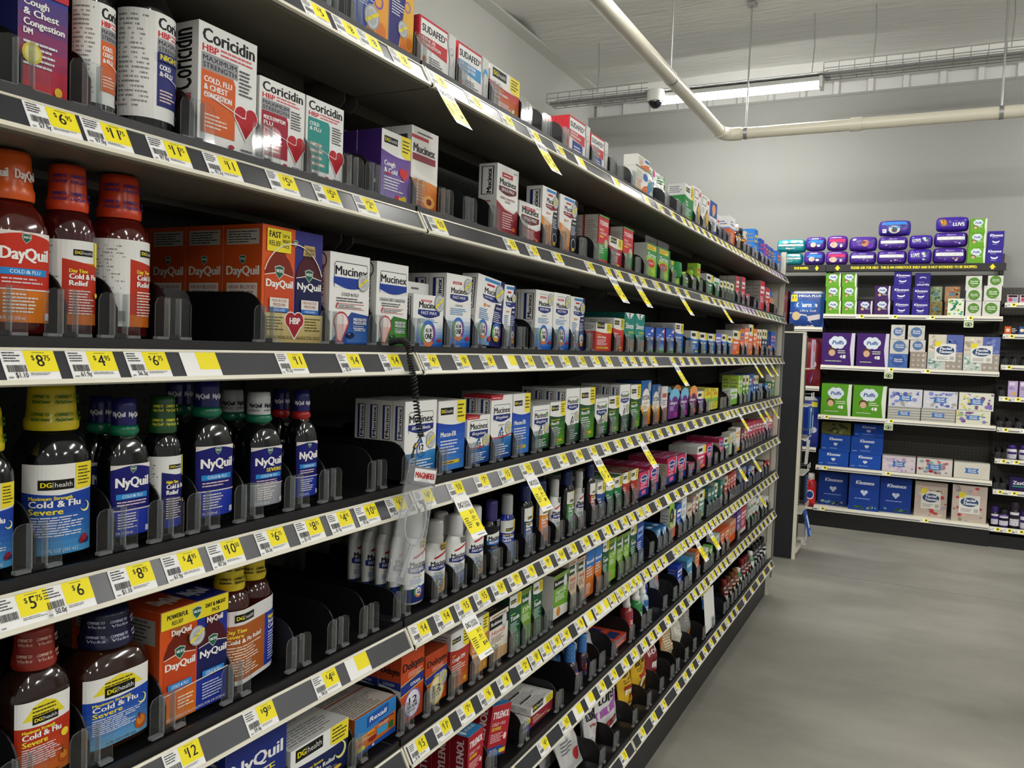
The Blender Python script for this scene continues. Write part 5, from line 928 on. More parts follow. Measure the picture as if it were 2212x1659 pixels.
ROWS = """
r 0
effo 949 94.0 96 1
effb 1043 68.0 124 1
sudr 1126 113.9 86 1
sudb 1245 113.9 85 1
dgsin 1364 125.6 84 1
sudn 1743 129.4 89 2
sudn 1878 120.2 82 1
flon 2220 117.7 76 2
pouchb 2340 143.7 121 1
pouchg 2489 127.5 120 1
dggrn 2743 110.3 124 1
diam 2857 98.4 137 1
diam 2967 116.9 129 1
chil 3095 115.3 129 1
gc:e9e9ec:c86a72:white 3216 51.8 95 1
orwt 3439 109.6 124 2
bt:f0f0ee:2a2320:d9a23a:brown 3660 20 119 1
bt:241d18:2a2320:e0b23c:dark 3751 18 116 1
ga:e2582a:orange 3745 57.8 107 1
gb:2f7ad0:f2d24a:blue 3981 82.9 147 2
gb:1f58b8:e0407a:blue 4132 101.6 122 2
gb:7a4ab0:e87a3a:purple 4288 67.5 115 2
gb:2e62c0:e0a050:blue 4363 76.7 113 1
gb:2e62c0:e0a050:blue 4447 64.9 114 1
gb:2468c4:ef7f3a:blue 4644 159.1 123 2
r 1
dgcc 474 51.4 112 2
corb1 564 41 155 1
corb2 634 62 177 1
cor1 681 93.4 142 2
cor2 777 85.7 109 1
cor3 863 81.1 109 1
dgcold 1033 80.7 108 3
mucor 1113 82.4 133 2
mucsin 1407 93.8 135 1
mucsin2 1506 107.7 81 1
mucdn 1615 88.2 131 1
mucdn 1709 106.4 130 1
tylsin 1956 73.8 123 3
dgred 2037 104.0 80 1
tylsin 2144 84.9 119 3
zyr 2355 110.7 103 1
zyr 2477 122.6 104 1
zyrg 2614 117.4 79 1
bt:b9d84a:f2f2ee:2f7a44:white 2830 22 61 1
bt:9cc83c:f2f2ee:2f7a44:white 2926 22 75 1
gb:9acb3a:e04a34:lime 2925 73.8 104 1
ga:2f7d46:green 3095 104.6 81 1
gc:dfeee4:3f9a5c:green 3208 103.5 77 1
ga:3f8f3f:green 3321 58.5 74 1
ga:3f8f3f:green 3383 56.1 78 1
ga:4f9a3a:green 3443 62.5 79 1
ga:7ab83a:lime 3510 74.2 79 1
gb:d8344a:f3f3f3:red 3622 68.7 120 2
gb:d8344a:f3f3f3:red 3745 78.4 127 2
gb:e05a6a:f3f3f3:pink 3851 87.9 59 1
gb:d8304a:ffffff:red 4194 123.3 149 3
gb:d43a4a:ffffff:red 4346 130.2 127 1
pchb 4485 72.6 145 1
pchb 4565 75.0 144 1
pchb 4649 77.6 141 1
r 2
dayb 486 60 172 1
dgd2 540 59 170 1
dgd3 606 60 186 1
combo1 788 117.9 149 4
muchb 920 94.7 130 1
muchg 1030 87.8 128 1
mucsm 1132 96.9 86 1
mucfm 1234 90.5 129 3
mucdn3 1335 111.7 130 1 rot=-5
mucdn3 1449 58.2 127 1
mucfm2 1601 92.9 128 3
mucfm2 1695 97.6 129 1
mucdn3 1794 92.6 127 1
dgreds 1965 118.5 72 1
dgreda 2096 86.8 90 3
sinex 2182 91.4 109 3
sinex 2275 91.6 110 3
clar 2373 88.4 76 1
clar 2485 94.3 77 1
clar 2596 93.5 79 1
gat:2a62b4:blue 2699 103.3 100 3
ga:2f6fc0:blue 2903 119.0 81 1
ga:2f6fc0:blue 3028 122.5 79 1
ga:2f6fc0:blue 3157 125.7 78 1
gb:6a6ad0:f0f0ff:violet 3288 100.4 82 1
ga:2f7fd0:blue 3395 106.5 82 1
ga:2f7fd0:blue 3510 101.7 77 1
ga:ee6a34:orange 3609 155.7 105 2
gb:f07a44:5a6ad0:orange 3766 94.4 116 1
gb:f08a54:ffffff:orange 3863 97.8 126 2
ga:ef7040:orange 3961 106.1 144 3
gb:f0804a:ffe6d0:orange 4079 94.5 127 1
ga:ee6c38:orange 4178 59.0 128 1
ga:ee6c38:orange 4241 60.7 128 1
ga:2c4660:navy 4320 66.9 132 2
ga:2c4660:navy 4390 66.1 132 2
gb:f07040:ffffff:orange 4486 100.6 53 1
gb:3f6ad0:f4a0a0:blue 4583 62.5 129 1
gb:3f6ad0:f4a0a0:blue 4650 68.9 128 1
gc:cfe0ee:6a9ac8:pale 4744 47.3 59 1
r 3
dgnb0 460 48 153 1
dgnb 534 67 183 1
nyq1 606 46 156 2
dgnr 659 42 156 1
nyq2 725 54 177 2
nyqs 813 52 155 2
nyq3 889 39 155 2
mucer 1118 99.4 129 4
mucusr 1221 96.7 125 3
mucmx 1324 91.7 92 1
mucmxt 1416 94.0 127 2
mucusr 1511 84.1 127 3
mucdms 1607 92.0 97 2
dgmdm 1700 90.3 101 2
mucdmt 1789 87.3 129 4
dgmdm 1879 101.3 128 2
mucdms 1985 95.3 97 2
dgmdm 2083 88.1 99 2
mucdmt 2169 89.6 128 4
dgmdm 2264 94.2 125 2
xyz 2361 101.4 135 2
xyz 2472 88.8 120 1
alleg 2575 68.6 111 1
purp 2658 124.7 79 2
purp 2797 108.4 78 2
purpo 2917 113.5 81 2
ga:5a3a8a:purple 3037 110.2 79 2
yelg 3151 104.5 86 3
yelg 3263 118.0 83 3
gb:d87a3a:3a6ac0:orange 3447 73.8 34 1
gb:d87a3a:3a6ac0:orange 3540 73.7 30 1
gc:d8ead8:7ab83a:green 3614 151.2 69 1
gb:b8d84a:f4f4f0:lime 3777 41.2 125 2
gb:8ac83a:f4f4f0:green 3822 45.3 124 2
ga:5a9a34:green 3871 76.0 125 2
ga:8ab83a:lime 3951 78.9 124 2
gb:2f5fb8:ffffff:blue 4036 48.9 129 2
gb:3f7fd0:e05050:blue 4089 48.9 128 2
ga:2f62b4:blue 4145 61.3 121 2
ga:2f62b4:blue 4209 60.5 119 2
gc:a8b4c0:4a7ac0:grey 4294 91.9 76 1
gb:4a82c8:dfeaf4:blue 4469 84.5 71 1
ga:5a8ad0:blue 4561 95.2 69 1
ga:4a9a5a:green 4688 124.2 114 1
r 4
dgor 511 56 155 1
dgbl 596 79 148 1
combo2 622 122.2 132 2
twin 743 87.7 171 1
mucb0 1180 35 162 5
mucb1 1248 37 132 2
mucb2 1319 37 130 2
mucb1 1392 36 134 2
mucnt 1459 32 135 1
dgmb 1529 32 136 1
dgdk:2f4a78 1615 31 146 1
dgdk:e0752a 1697 35 145 1
mucb3 1772 29 137 1
dgdk:2f8a48 1852 32 148 1
mucb4 1922 26 138 1
dgdk:8c2a34 2000 28 149 1
dgmrel:2a4a88 2020 64.7 94 3
dgmrel:2c7a4e 2089 65.1 93 4
dgmrel:2c7a4e 2157 66.7 91 4
dgmrel:b23a30 2227 66.7 94 3
dgmrel:b23a30 2298 69.1 94 3
bena 2378 101.7 75 3
bena 2483 96.9 83 4
bena 2678 114.8 87 3
bena 2797 124.0 83 3
bena 2942 99.6 37 1
ga:d83a66:pink 3080 134.6 88 3
bena 3219 109.2 84 3
bena 3441 89.9 89 3
ga:2f9a7a:teal 3539 104.0 83 1
gc:d8d8cc:b8c8a0:white 3649 57.7 95 1
gc:d8d8cc:b8c8a0:white 3712 59.5 94 1
gb:e8e4d8:e8b04a:white 3774 103.3 106 1
gb:8a3a5a:e0d0c0:plum 3903 59.7 86 1
gb:b07a6a:f0e0d0:rose 3967 67.2 94 1
gb:d84a6a:ffffff:pink 4040 63.7 113 2
gb:d03a60:ffffff:pink 4110 71.8 113 2
gb:d84a6a:ffe0e8:pink 4188 74.3 112 2
gb:c8344a:ffffff:red 4269 77.0 111 2
gb:d84466:ffffff:pink 4354 79.8 106 1
gb:d84466:ffffff:pink 4441 82.8 103 1
gc:e8e0e0:d06a80:white 4551 79.3 105 1
gb:d84a70:ffffff:pink 4638 82.1 105 1
gb:d84a70:ffffff:pink 4729 85.1 102 1
gb:b8344c:ffffff:red 4823 96.5 99 1
r 5
nyqsv 744 112.5 140 2
dgsev 863 130.0 73 3
rexb 1007 112.6 60 3
dels 1130 72.3 119 2
dels2 1206 75.5 95 2
dgcdm 1290 71.3 109 2
dgcrl 1366 72.7 111 2
robh 1442 85.0 99 2
tuss 1529 57.9 116 2
roblm 1587 54.3 115 2
tuss 1645 51.9 116 2
robg 1761 89.6 104 2
robh2 1852 53.8 119 2
robh2 1911 51.6 115 2
rexp 1965 61.5 120 2
rexp 2029 54.9 118 2
tuss 2086 49.7 120 2
lime 2137 61.5 117 2
roblm 2202 56.9 113 2
lime 2261 54.9 112 2
tuss 2318 59.5 121 2
gb:2a4a9a:8ab0e0:blue 2381 68.4 124 2
vap 2581 57.2 62 2
vap 2644 59.6 59 2
gc:dcdcd8:d8704a:orange 2748 69.8 93 1
gb:2f62b4:ffffff:blue 2828 61.0 104 1
gc:e8ecf0:b0c4dc:white 2890 66.6 118 1
gc:d8cdb8:8a6a5a:beige 2969 73.2 81 2
gb:c89a90:f0e6dc:rose 3046 48.4 99 2
ga:a06a66:rose 3097 39.1 104 1
ga:6a9a8a:teal 3143 88.6 106 2
gc:4a7a78:d8e0d8:teal 3287 55.4 96 2
gc:4a7a78:d8e0d8:teal 3347 53.1 93 2
ga:4f8078:teal 3403 54.7 101 2
gc:3f8a7a:e8e8e0:teal 3510 44.4 98 2
ga:b0524a:red 3589 65.0 106 2
gb:b84a44:e8c8c0:red 3659 52.7 105 2
gb:b84a44:e8c8c0:red 3716 54.2 106 2
gb:c05048:f0d8d0:red 3775 55.7 110 2
gc:8a98ac:5a7ab0:grey 3905 75.7 103 1
gc:98a0a8:c86a3a:grey 3987 72.9 102 1
gb:4a6ab0:e0e0e0:blue 4120 59.3 91 1
gc:e0dede:a03a3a:white 4208 74.1 76 1
gc:9a9a98:4a4a4a:grey 4357 79.1 80 2
gc:a8a8a4:8a2a2a:grey 4452 82.2 72 2
gb:b83a38:e8d0c0:red 4553 85.6 55 1
gb:b83a38:e8d0c0:red 4653 89.2 54 1
gc:b8bcc0:6a7a90:grey 4758 92.9 53 1
r 6
tylbx 1371 62.7 99 3
tylbx 1446 90.5 104 2 rot=-14
dgnv 1595 62.4 27 2
dghd 1658 123.6 44 4
tylbt 1933 45 106 1
tylbt 1984 66 45 1 x=-60
tylbt 2008 38 109 1
pchk 1990 81.2 139 1
pchs 2095 73.4 117 1
chlor 2223 99.8 23 3
spray:d8d4d0:8c2a30:b83a3c:red 2374 42 115 1
spray:e8e8e4:2f8a4a:3f9a4e:green 2466 28 112 1
spray:efefec:c8d4dc:3f7ac0:white 2528 18 117 1
pinh 2526 143.7 145 1
pinc 2703 90.5 143 1
gb:2444b8:e8e8f4:blue 2873 68.5 93 1
gc:5aa8d8:e8f0f4:blue 3001 80.9 85 2
gb:d8703a:f0c8a0:orange 3123 72.1 92 2
gc:d8e0d0:6aa83a:green 3290 55.0 68 1
gb:6aa84a:f0f0e4:green 3354 65.1 62 1
gc:c8ccc4:8ab0a0:grey 3456 86.4 89 1
gb:d8602c:f0d0b0:orange 3560 81.8 89 2
gb:e0682c:f0d8b8:orange 3651 85.7 88 2
gc:d8a080:d8602c:orange 3745 130.9 96 2
gb:6a4a98:f0e0e8:purple 3902 85.8 116 2
gb:c84a5a:f4e4e4:red 3998 124.4 118 1
gc:e8ece8:4a9a5a:white 4168 60.1 125 1
gc:e8ece8:4a9a5a:white 4234 68.1 124 1
gc:e8ece8:c84a4a:white 4309 70.3 122 1
gc:e8ece8:4a9a5a:white 4392 72.8 100 1
gc:e4e4e0:8a8a8a:white 4511 83.4 79 1
gc:e4e4e0:8a8a8a:white 4610 86.8 74 1
gc:e4e4e0:8a8a8a:white 4714 105.8 68 1
r 7
pchg 1978 129.0 182 2
pchl 2131 67.3 161 2
pchlud 2224 166.5 204 3
pchy 2417 117.2 168 2
pchy 2551 128.7 153 2
pchr 2675 128.3 186 2
pcho 2878 119.6 164 1
pchw 3021 95.1 144 1
pchgr 3141 124.6 161 2
cardw 3312 170.7 162 1
pchbl 3492 150.7 157 1
bt:7a1a16:4a1a14:c8c8c0:amber 3778 17 109 1
bt:5a2a1a:6a2a18:c8c8c0:amber 3858 15 107 1
bt:6a3a1a:6a3418:d0cfc4:amber 3941 15 105 1
bt:8a5a2a:7a3a18:d0cfc4:amber 4022 14 105 1
bt:e8e8e4:2f7a44:d8dcd4:green 4094 13 92 1
bt:7a1a1c:5a1418:c8c8c4:red 4175 14 117 1
bt:7a1a1c:5a1418:c8c8c4:red 4252 13 112 1
bt:6a1a1c:4a1418:c8c8c4:red 4319 12 109 1
bt:e8e8e4:3a8a5a:e0e4e0:white 4408 14 109 1
bt:1a1a1c:2a2a2e:b8b8b8:black 4487 12 124 1
bt:1a1a1c:2a2a2e:b8b8b8:black 4569 12 122 1
bt:1a1a1c:2a2a2e:e8e8e8:black 4653 12 121 1
bt:1a1a1c:2a2a2e:e8e8e8:black 4755 15 119 1
"""
TAGS = """
0 807:5 869:8 921:8 996:8 c1091:9 1217:13 1339:14 c1460:13 1583:15 1701:- 1936:- 2183:- 2302:8 2443:8 2573:9 2657:6 2745:7 2840:9 2940:8 3039:9 3129:8 3216:6 3307:8 3385:7 3467:8 3552:9 3651:6 3756:8 3855:5 3959:8 4055:9 4157:7 p4262:6 p4359:8 p4460:7 p4566:8
1 458:6.95 513:11.75 586:11.75 659:11 755:5.50 839:5.50 923:2.65 1112:10 1374:15 1472:15 1595:21 1782:10 c1905:9 1984:7 c2100:9 2186:7 2307:21 2425:17 c2541:12 2651:8 2870:6 2930:7 3034:9 c3131:8 3225:7 3290:6 3367:8 p3456:9 p3549:7 p3638:6 p3719:8 p3815:9 3916:7 4010:8 4107:6 g4210:8 g4317:9 g4429:7 g4547:6
2 439:8.75 501:4.95 564:6.75 633:- 779:11 897:14 995:14 1104:4.65 1205:8.75 1300:8.75 1391:- 1470:14 1564:8.75 1658:15 1753:10 1845:5 1931:4 2047:4 2129:7 2217:7 2310:7 c2520:9 2627:7 2736:8 2834:6 3079:9 3201:8 3310:7 3422:8 3584:6 3662:7 3744:9 c3840:8 3964:7 c4083:9 4170:6 c4274:8 4411:7 4527:6 4648:9
3 434:5.75 478:6 549:8.75 613:4.95 675:10.50 750:6.75 821:8.75 885:4.95 946:10.50 1021:6.75 1100:4.95 c1199:10 1293:7.95 1387:15 c1481:10 1575:6.75 1667:4.75 1759:14 c1851:10 1944:7 2036:5 2124:15 c2217:10 2307:8 2414:14 2515:7 2599:9 2722:6 2841:7 2961:9 3084:8 3201:7 3330:6 3389:9 3473:8 c3555:7 3697:9 3807:8 3898:6 c3989:9 c4145:7 4259:8 c4366:6 4516:9 4626:8 4735:7
4 619:12 738:9.50 863:4.65 934:- 1098:14 1172:14 c1240:15 1308:15 1376:14.75 1445:7.25 1515:9 1599:9.95 1675:14.75 1746:9 1826:14 1895:9 1976:7 2044:7 2116:8 2180:7 2253:7 2321:7 2431:8 2540:- 2641:8 2743:7 2850:9 2940:8 3049:7 3150:6 3263:9 3361:8 3465:7 c3584:9 3720:8 3824:7 c3922:9 4036:8 4181:7 4349:6 4445:9 4560:8 4695:7
5 1105:15 1182:11.95 1261:7.50 1339:6 1414:4 1501:2.65 1558:8.75 1615:4 1669:8.25 1724:4.75 1812:8 1874:- 1937:3 1989:- 2046:7 2104:6 2159:7 2214:8 2271:6 2336:4 2404:5 2466:7 2530:7 2657:8 2713:6 2771:9 2844:7 c2907:8 2979:7 3041:9 c3105:8 3179:7 3248:6 3320:9 3404:7 3482:8 3564:7 3639:9 3718:6 3810:8 3895:7 3984:9 c4112:8 4223:6 4326:7 4434:9 4547:7 4665:8
6 1463:4 1622:4.50 1744:10 1826:- 1905:- 1988:4 2080:4 2175:3 2274:5 2351:5 2424:7 2496:4 2600:4 2687:5 2788:6 2882:4 2953:7 3034:5 3104:6 3193:4 3254:6 3326:7 3400:5 3478:4 3549:6 3623:5 3700:7 3781:6 3864:4 3950:5 4041:6 4135:7 4233:5 4335:4 4442:6 4554:5 4656:7
7 2203:2 2371:5 2492:5 2602:4 2768:5 2876:6 2969:4 3071:5 3166:6 3272:4 3368:5 3452:6 3576:4 3669:5 3767:6 3944:5 4126:4 4297:6 4475:5 4652:4
"""
DIVS = """
0 894 934 990 1081 1209 1318 1440 1590 1697 1825 1957 2054 2167 2430 2594 2684 2810 2913 3038 3212 3293 3378 3495 3600 3700 3784 3894 4010 4132 4235 4343 4471 4606 4732
1 457 499 539 578 659 760 851 925 999 1090 1183 1280 1375 1479 1613 1709 1791 1912 1994 2113 2194 2312 2422 2563 2689 2777 2871 2971 3055 3151 3261 3318 3386 3457 3539 3635 3716 3799 3887 3989 4097 4262 4411 4541 4678
2 454 494 560 637 782 907 986 1095 1207 1288 1397 1483 1575 1666 1758 1850 1937 2067 2149 2245 2331 2432 2541 2659 2763 2855 2972 3099 3228 3333 3445 3554 3709 3802 3911 4025 4121 4247 4394 4507 4656 4765 4863
3 462 529 594 617 678 753 823 890 957 1025 1127 1191 1293 1391 1486 1571 1675 1759 1847 1950 2044 2140 2226 2332 2432 2535 2608 2742 2857 2981 3092 3204 3331 3459 3550 3703 3805 3891 3980 4085 4220 4323 4473 4603 4757
4 487 556 631 736 857 941 1015 1103 1162 1227 1300 1370 1437 1508 1591 1670 1743 1821 1889 1975 2054 2119 2187 2260 2332 2437 2580 2745 2872 3002 3166 3281 3473 3582 3716 3828 3903 3981 4049 4120 4205 4294 4373 4468 4568 4656 4763 4859
5 918 981 1105 1183 1263 1341 1416 1503 1562 1617 1673 1733 1824 1880 1933 1998 2056 2106 2170 2225 2282 2347 2414 2490 2534 2596 2660 2704 2778 2844 2920 2998 3046 3095 3190 3290 3346 3404 3455 3535 3599 3655 3714 3784 3845 3920 3997 4054 4137 4209 4285 4376 4470 4569 4671 4762
6 1415 1485 1625 1735 1823 1906 1983 2078 2174 2282 2338 2422 2488 2583 2673 2757 2833 2901 2959 3039 3144 3233 3295 3359 3494 3583 3677 3815 3931 4076 4170 4243 4319 4397 4519 4619 4737
7 2098 2218 2359 2491 2642 2786 2900 2977 3091 3236 3451 3609 3713 3791 3872 3957 4034 4114 4184 4257 4345 4423 4503 4586 4687
"""
FAR = """
0 dteal -414 2084 203 99 6952
0 dteal -419 2184 228 111 6952
0 dblue -207 2084 161 112 6952
0 dblue -198 2197 154 113 6952
0 dpink -42 2084 166 111 6952
0 dpink -38 2196 155 121 6952
0 dpurw 135 2084 193 103 6952
0 dpurb 128 2187 201 116 6952
0 dpurw 333 2084 209 109 6952
0 dpurw 337 2193 205 105 6952
0 dblub 333 2299 226 122 6952
0 dluv 547 2084 165 117 6952
0 dluv 553 2201 160 104 6952
0 dpurw 717 2084 224 122 6952
0 dpurw 720 2207 224 114 6952
0 dluvy 727 2322 218 112 6952
0 cgrn 946 2084 115 114 6952
0 cgrn 950 2199 109 105 6952
0 cgrn 953 2304 107 104 6952
0 ckle 1065 2084 106 114 6952
0 ckle 1071 2199 103 115 6952
1 cgrn -15 1697 111 102 6952
1 cgrn -21 1800 111 108 6952
1 cgrn -26 1909 111 108 6952
1 cgrn 104 1697 107 103 6952
1 cgrn 99 1801 107 107 6952
1 cgrn 93 1909 107 107 6952
1 cpuf 219 1697 104 104 6952
1 cpuf 337 1697 110 107 6952
1 cpuf 335 1805 108 111 6952
1 ckle 472 1697 112 106 6952
1 ckle 457 1804 125 113 6952
1 ckle 465 1918 119 107 6952
1 ckle 599 1697 114 105 6952
1 ckle 601 1804 107 101 6952
1 ckleu 610 1906 103 106 6952
1 clt 718 1697 86 109 7072
1 clg 717 1807 80 115 7072
1 clo 821 1697 102 108 7072
1 clo 816 1806 101 116 7072
1 clb 839 1697 106 126 6952
1 cwg 956 1697 101 109 6952
1 cwg 954 1808 101 80 6952
1 cwg 948 1888 103 102 6952
1 cwg 1064 1697 110 110 6952
1 cwg 1068 1809 111 109 6952
1 cwg 1089 1919 96 73 6952
2 b4p -28 1294 240 254 6952
2 b4p 228 1294 227 256 6952
2 cgb 458 1294 132 105 6952
2 cgw 463 1400 129 110 6952
2 cgw 465 1511 97 110 6952
2 cgd 607 1294 112 126 6952
2 cgw 602 1420 104 90 6952
2 cgw 582 1511 114 107 6952
2 b4f 725 1294 231 260 6952
2 b4f 962 1294 230 250 6952
3 b4g -12 898 221 248 6952
3 b4g 222 898 236 247 6952
3 bxs 474 898 225 98 6952
3 bxf 475 997 231 135 6952
3 bxs 705 898 228 101 6952
3 bxf 714 1000 227 128 6952
3 bxy 938 898 222 101 6952
3 bxy 951 1001 224 129 6952
4 bkl -14 489 224 120 7002
4 bkl -0 610 217 125 7002
4 bol -10 736 219 98 7082
4 bkl 219 489 225 118 7002
4 bkl 223 608 230 128 7002
4 bkl 233 737 216 97 7082
4 bxl 455 489 231 121 7002
4 bxr 697 489 239 122 7002
4 bxw 948 489 233 117 7002
5 k4 -12 160 220 267 7092
5 k4 226 160 219 284 7002
5 k4 449 160 222 272 7062
5 t4 695 160 221 269 7042
5 t4 949 160 227 275 7002
"""
# ---------------------------------------------------------------- stock the gondola
BDESC = {
 'dayb': ('red-brown bottle with orange cap and red-orange front label', 'orange-capped red bottle'),
 'dgd2': ('round red bottle with red cap, label turned half to its red front', 'red-capped round bottle'),
 'dgd3': ('round red bottle with red cap showing its grey printed back label', 'red-capped printed-back bottle'),
 'dgnb0': ('black bottle with yellow cap cut by the left edge', 'cut-off yellow-capped bottle'),
 'dgnb': ('large black bottle with yellow cap and blue moon label', 'large yellow-capped bottle'),
 'nyq1': ('black bottle with dark purple cap and low blue label', 'short purple-capped bottle'),
 'dgnr': ('round black bottle with green cap and white printed label', 'green-capped bottle'),
 'nyq2': ('tall black bottle with dark purple cap and green seal', 'tall purple-capped bottle'),
 'nyqs': ('black bottle with silver cap and yellow severe wording', 'silver-capped bottle'),
 'nyq3': ('black bottle with dark purple cap and red seal', 'red-seal bottle'),
 'corb1': ('black bottle with white label, orange panel and red heart', 'orange-panel heart bottle'),
 'corb2': ('black bottle with white label, navy night panel and red heart', 'navy-panel heart bottle'),
 'dgor': ('amber bottle with dark red cap and yellow-arched red label', 'red-label amber bottle'),
 'dgbl': ('amber bottle with dark blue cap and yellow-arched blue label', 'blue-label amber bottle'),
 'mucb0': ('white bottle with navy foot half behind the hanging magnifier', 'navy-foot white bottle'),
 'mucb1': ('white bottle with gold foot, ring badge and grey cap', 'gold-foot white bottle'),
 'mucb2': ('white bottle with blue foot and grey cap', 'blue-foot white bottle'),
 'mucb3': ('white bottle with green foot and grey cap', 'green-foot white bottle'),
 'mucb4': ('white bottle with red foot and grey cap', 'red-foot white bottle'),
 'mucnt': ('black night bottle with dark purple cap', 'black night bottle'),
 'dgmb': ('bright blue bottle with pale grey cap', 'bright blue bottle'),
 'dgdk:2f4a78': ('black bottle with navy cap and slate blue label', 'slate-label black bottle'),
 'dgdk:e0752a': ('black bottle with navy cap and orange label', 'orange-label black bottle'),
 'dgdk:2f8a48': ('black bottle with navy cap and green label', 'green-label black bottle'),
 'dgdk:8c2a34': ('black bottle with navy cap and maroon label', 'maroon-label black bottle'),
 'tylbt': ('dark purple bottle with bright blue cap and red label', 'blue-capped purple bottle'),
}
ORD = ['', 'first', 'second', 'third', 'fourth', 'fifth', 'sixth', 'seventh', 'eighth', 'ninth', 'tenth', 'eleventh', 'twelfth']
def nth(i): return ORD[i] if i < len(ORD) else '%dth' % i if i % 100 in (11, 12, 13) else '%d%s' % (i, {1: 'st', 2: 'nd', 3: 'rd'}.get(i % 10, 'th'))
ZB = [z+LIP+.0002 for z in ZS]; XF = -.030
def kd(k):
    """description, short name of a stocked kind"""
    p = k.split(':')
    if k in K: return K[k][0], K[k][1]
    if k in BDESC: return BDESC[k]
    if p[0] in BAGS: return BAGS[p[0]][0], BAGS[p[0]][1]
    if p[0] == 'gat': return 'tall %s carton with white top and yellow corner' % p[2], 'tall %s carton' % p[2]
    if p[0] == 'ga': return '%s carton with white top and yellow corner' % p[2], '%s white-topped carton' % p[2]
    if p[0] == 'gb': return '%s carton with pale front patch' % p[3], '%s carton' % p[3]
    if p[0] == 'gc': return '%s carton with coloured foot' % p[3], '%s two-tone carton' % p[3]
    if p[0] == 'bt': return 'small %s bottle with pale label' % p[4], 'small %s bottle' % p[4]
    if p[0] == 'spray': return '%s throat spray bottle with white cap' % p[4], '%s spray bottle' % p[4]
    return {'twin': ('shrink-wrapped pair of yellow-capped bottles with orange and blue label', 'yellow-capped bottle pair'), 'cardw': ('blank white card leaning in front of the blue bag', 'blank white card')}[p[0]]
ITEMS = []                                                    # every stocked front: row, centre, object, description, short name
NAME_C = ['sinus_carton', 'sinus_carton', 'cold_medicine_carton', 'cold_medicine_carton', 'cough_carton', 'cough_carton', 'remedy_carton', 'remedy_carton']
EXT = {i: [] for i in range(8)}
def add_item(o, row, yc, k, back=None, hw=.03):
    d, s = kd(k); ITEMS.append(dict(o=o, row=row, y=yc, d=d, s=s, back=back)); back[0] or EXT[row].append((yc-hw, yc+hw)); return o
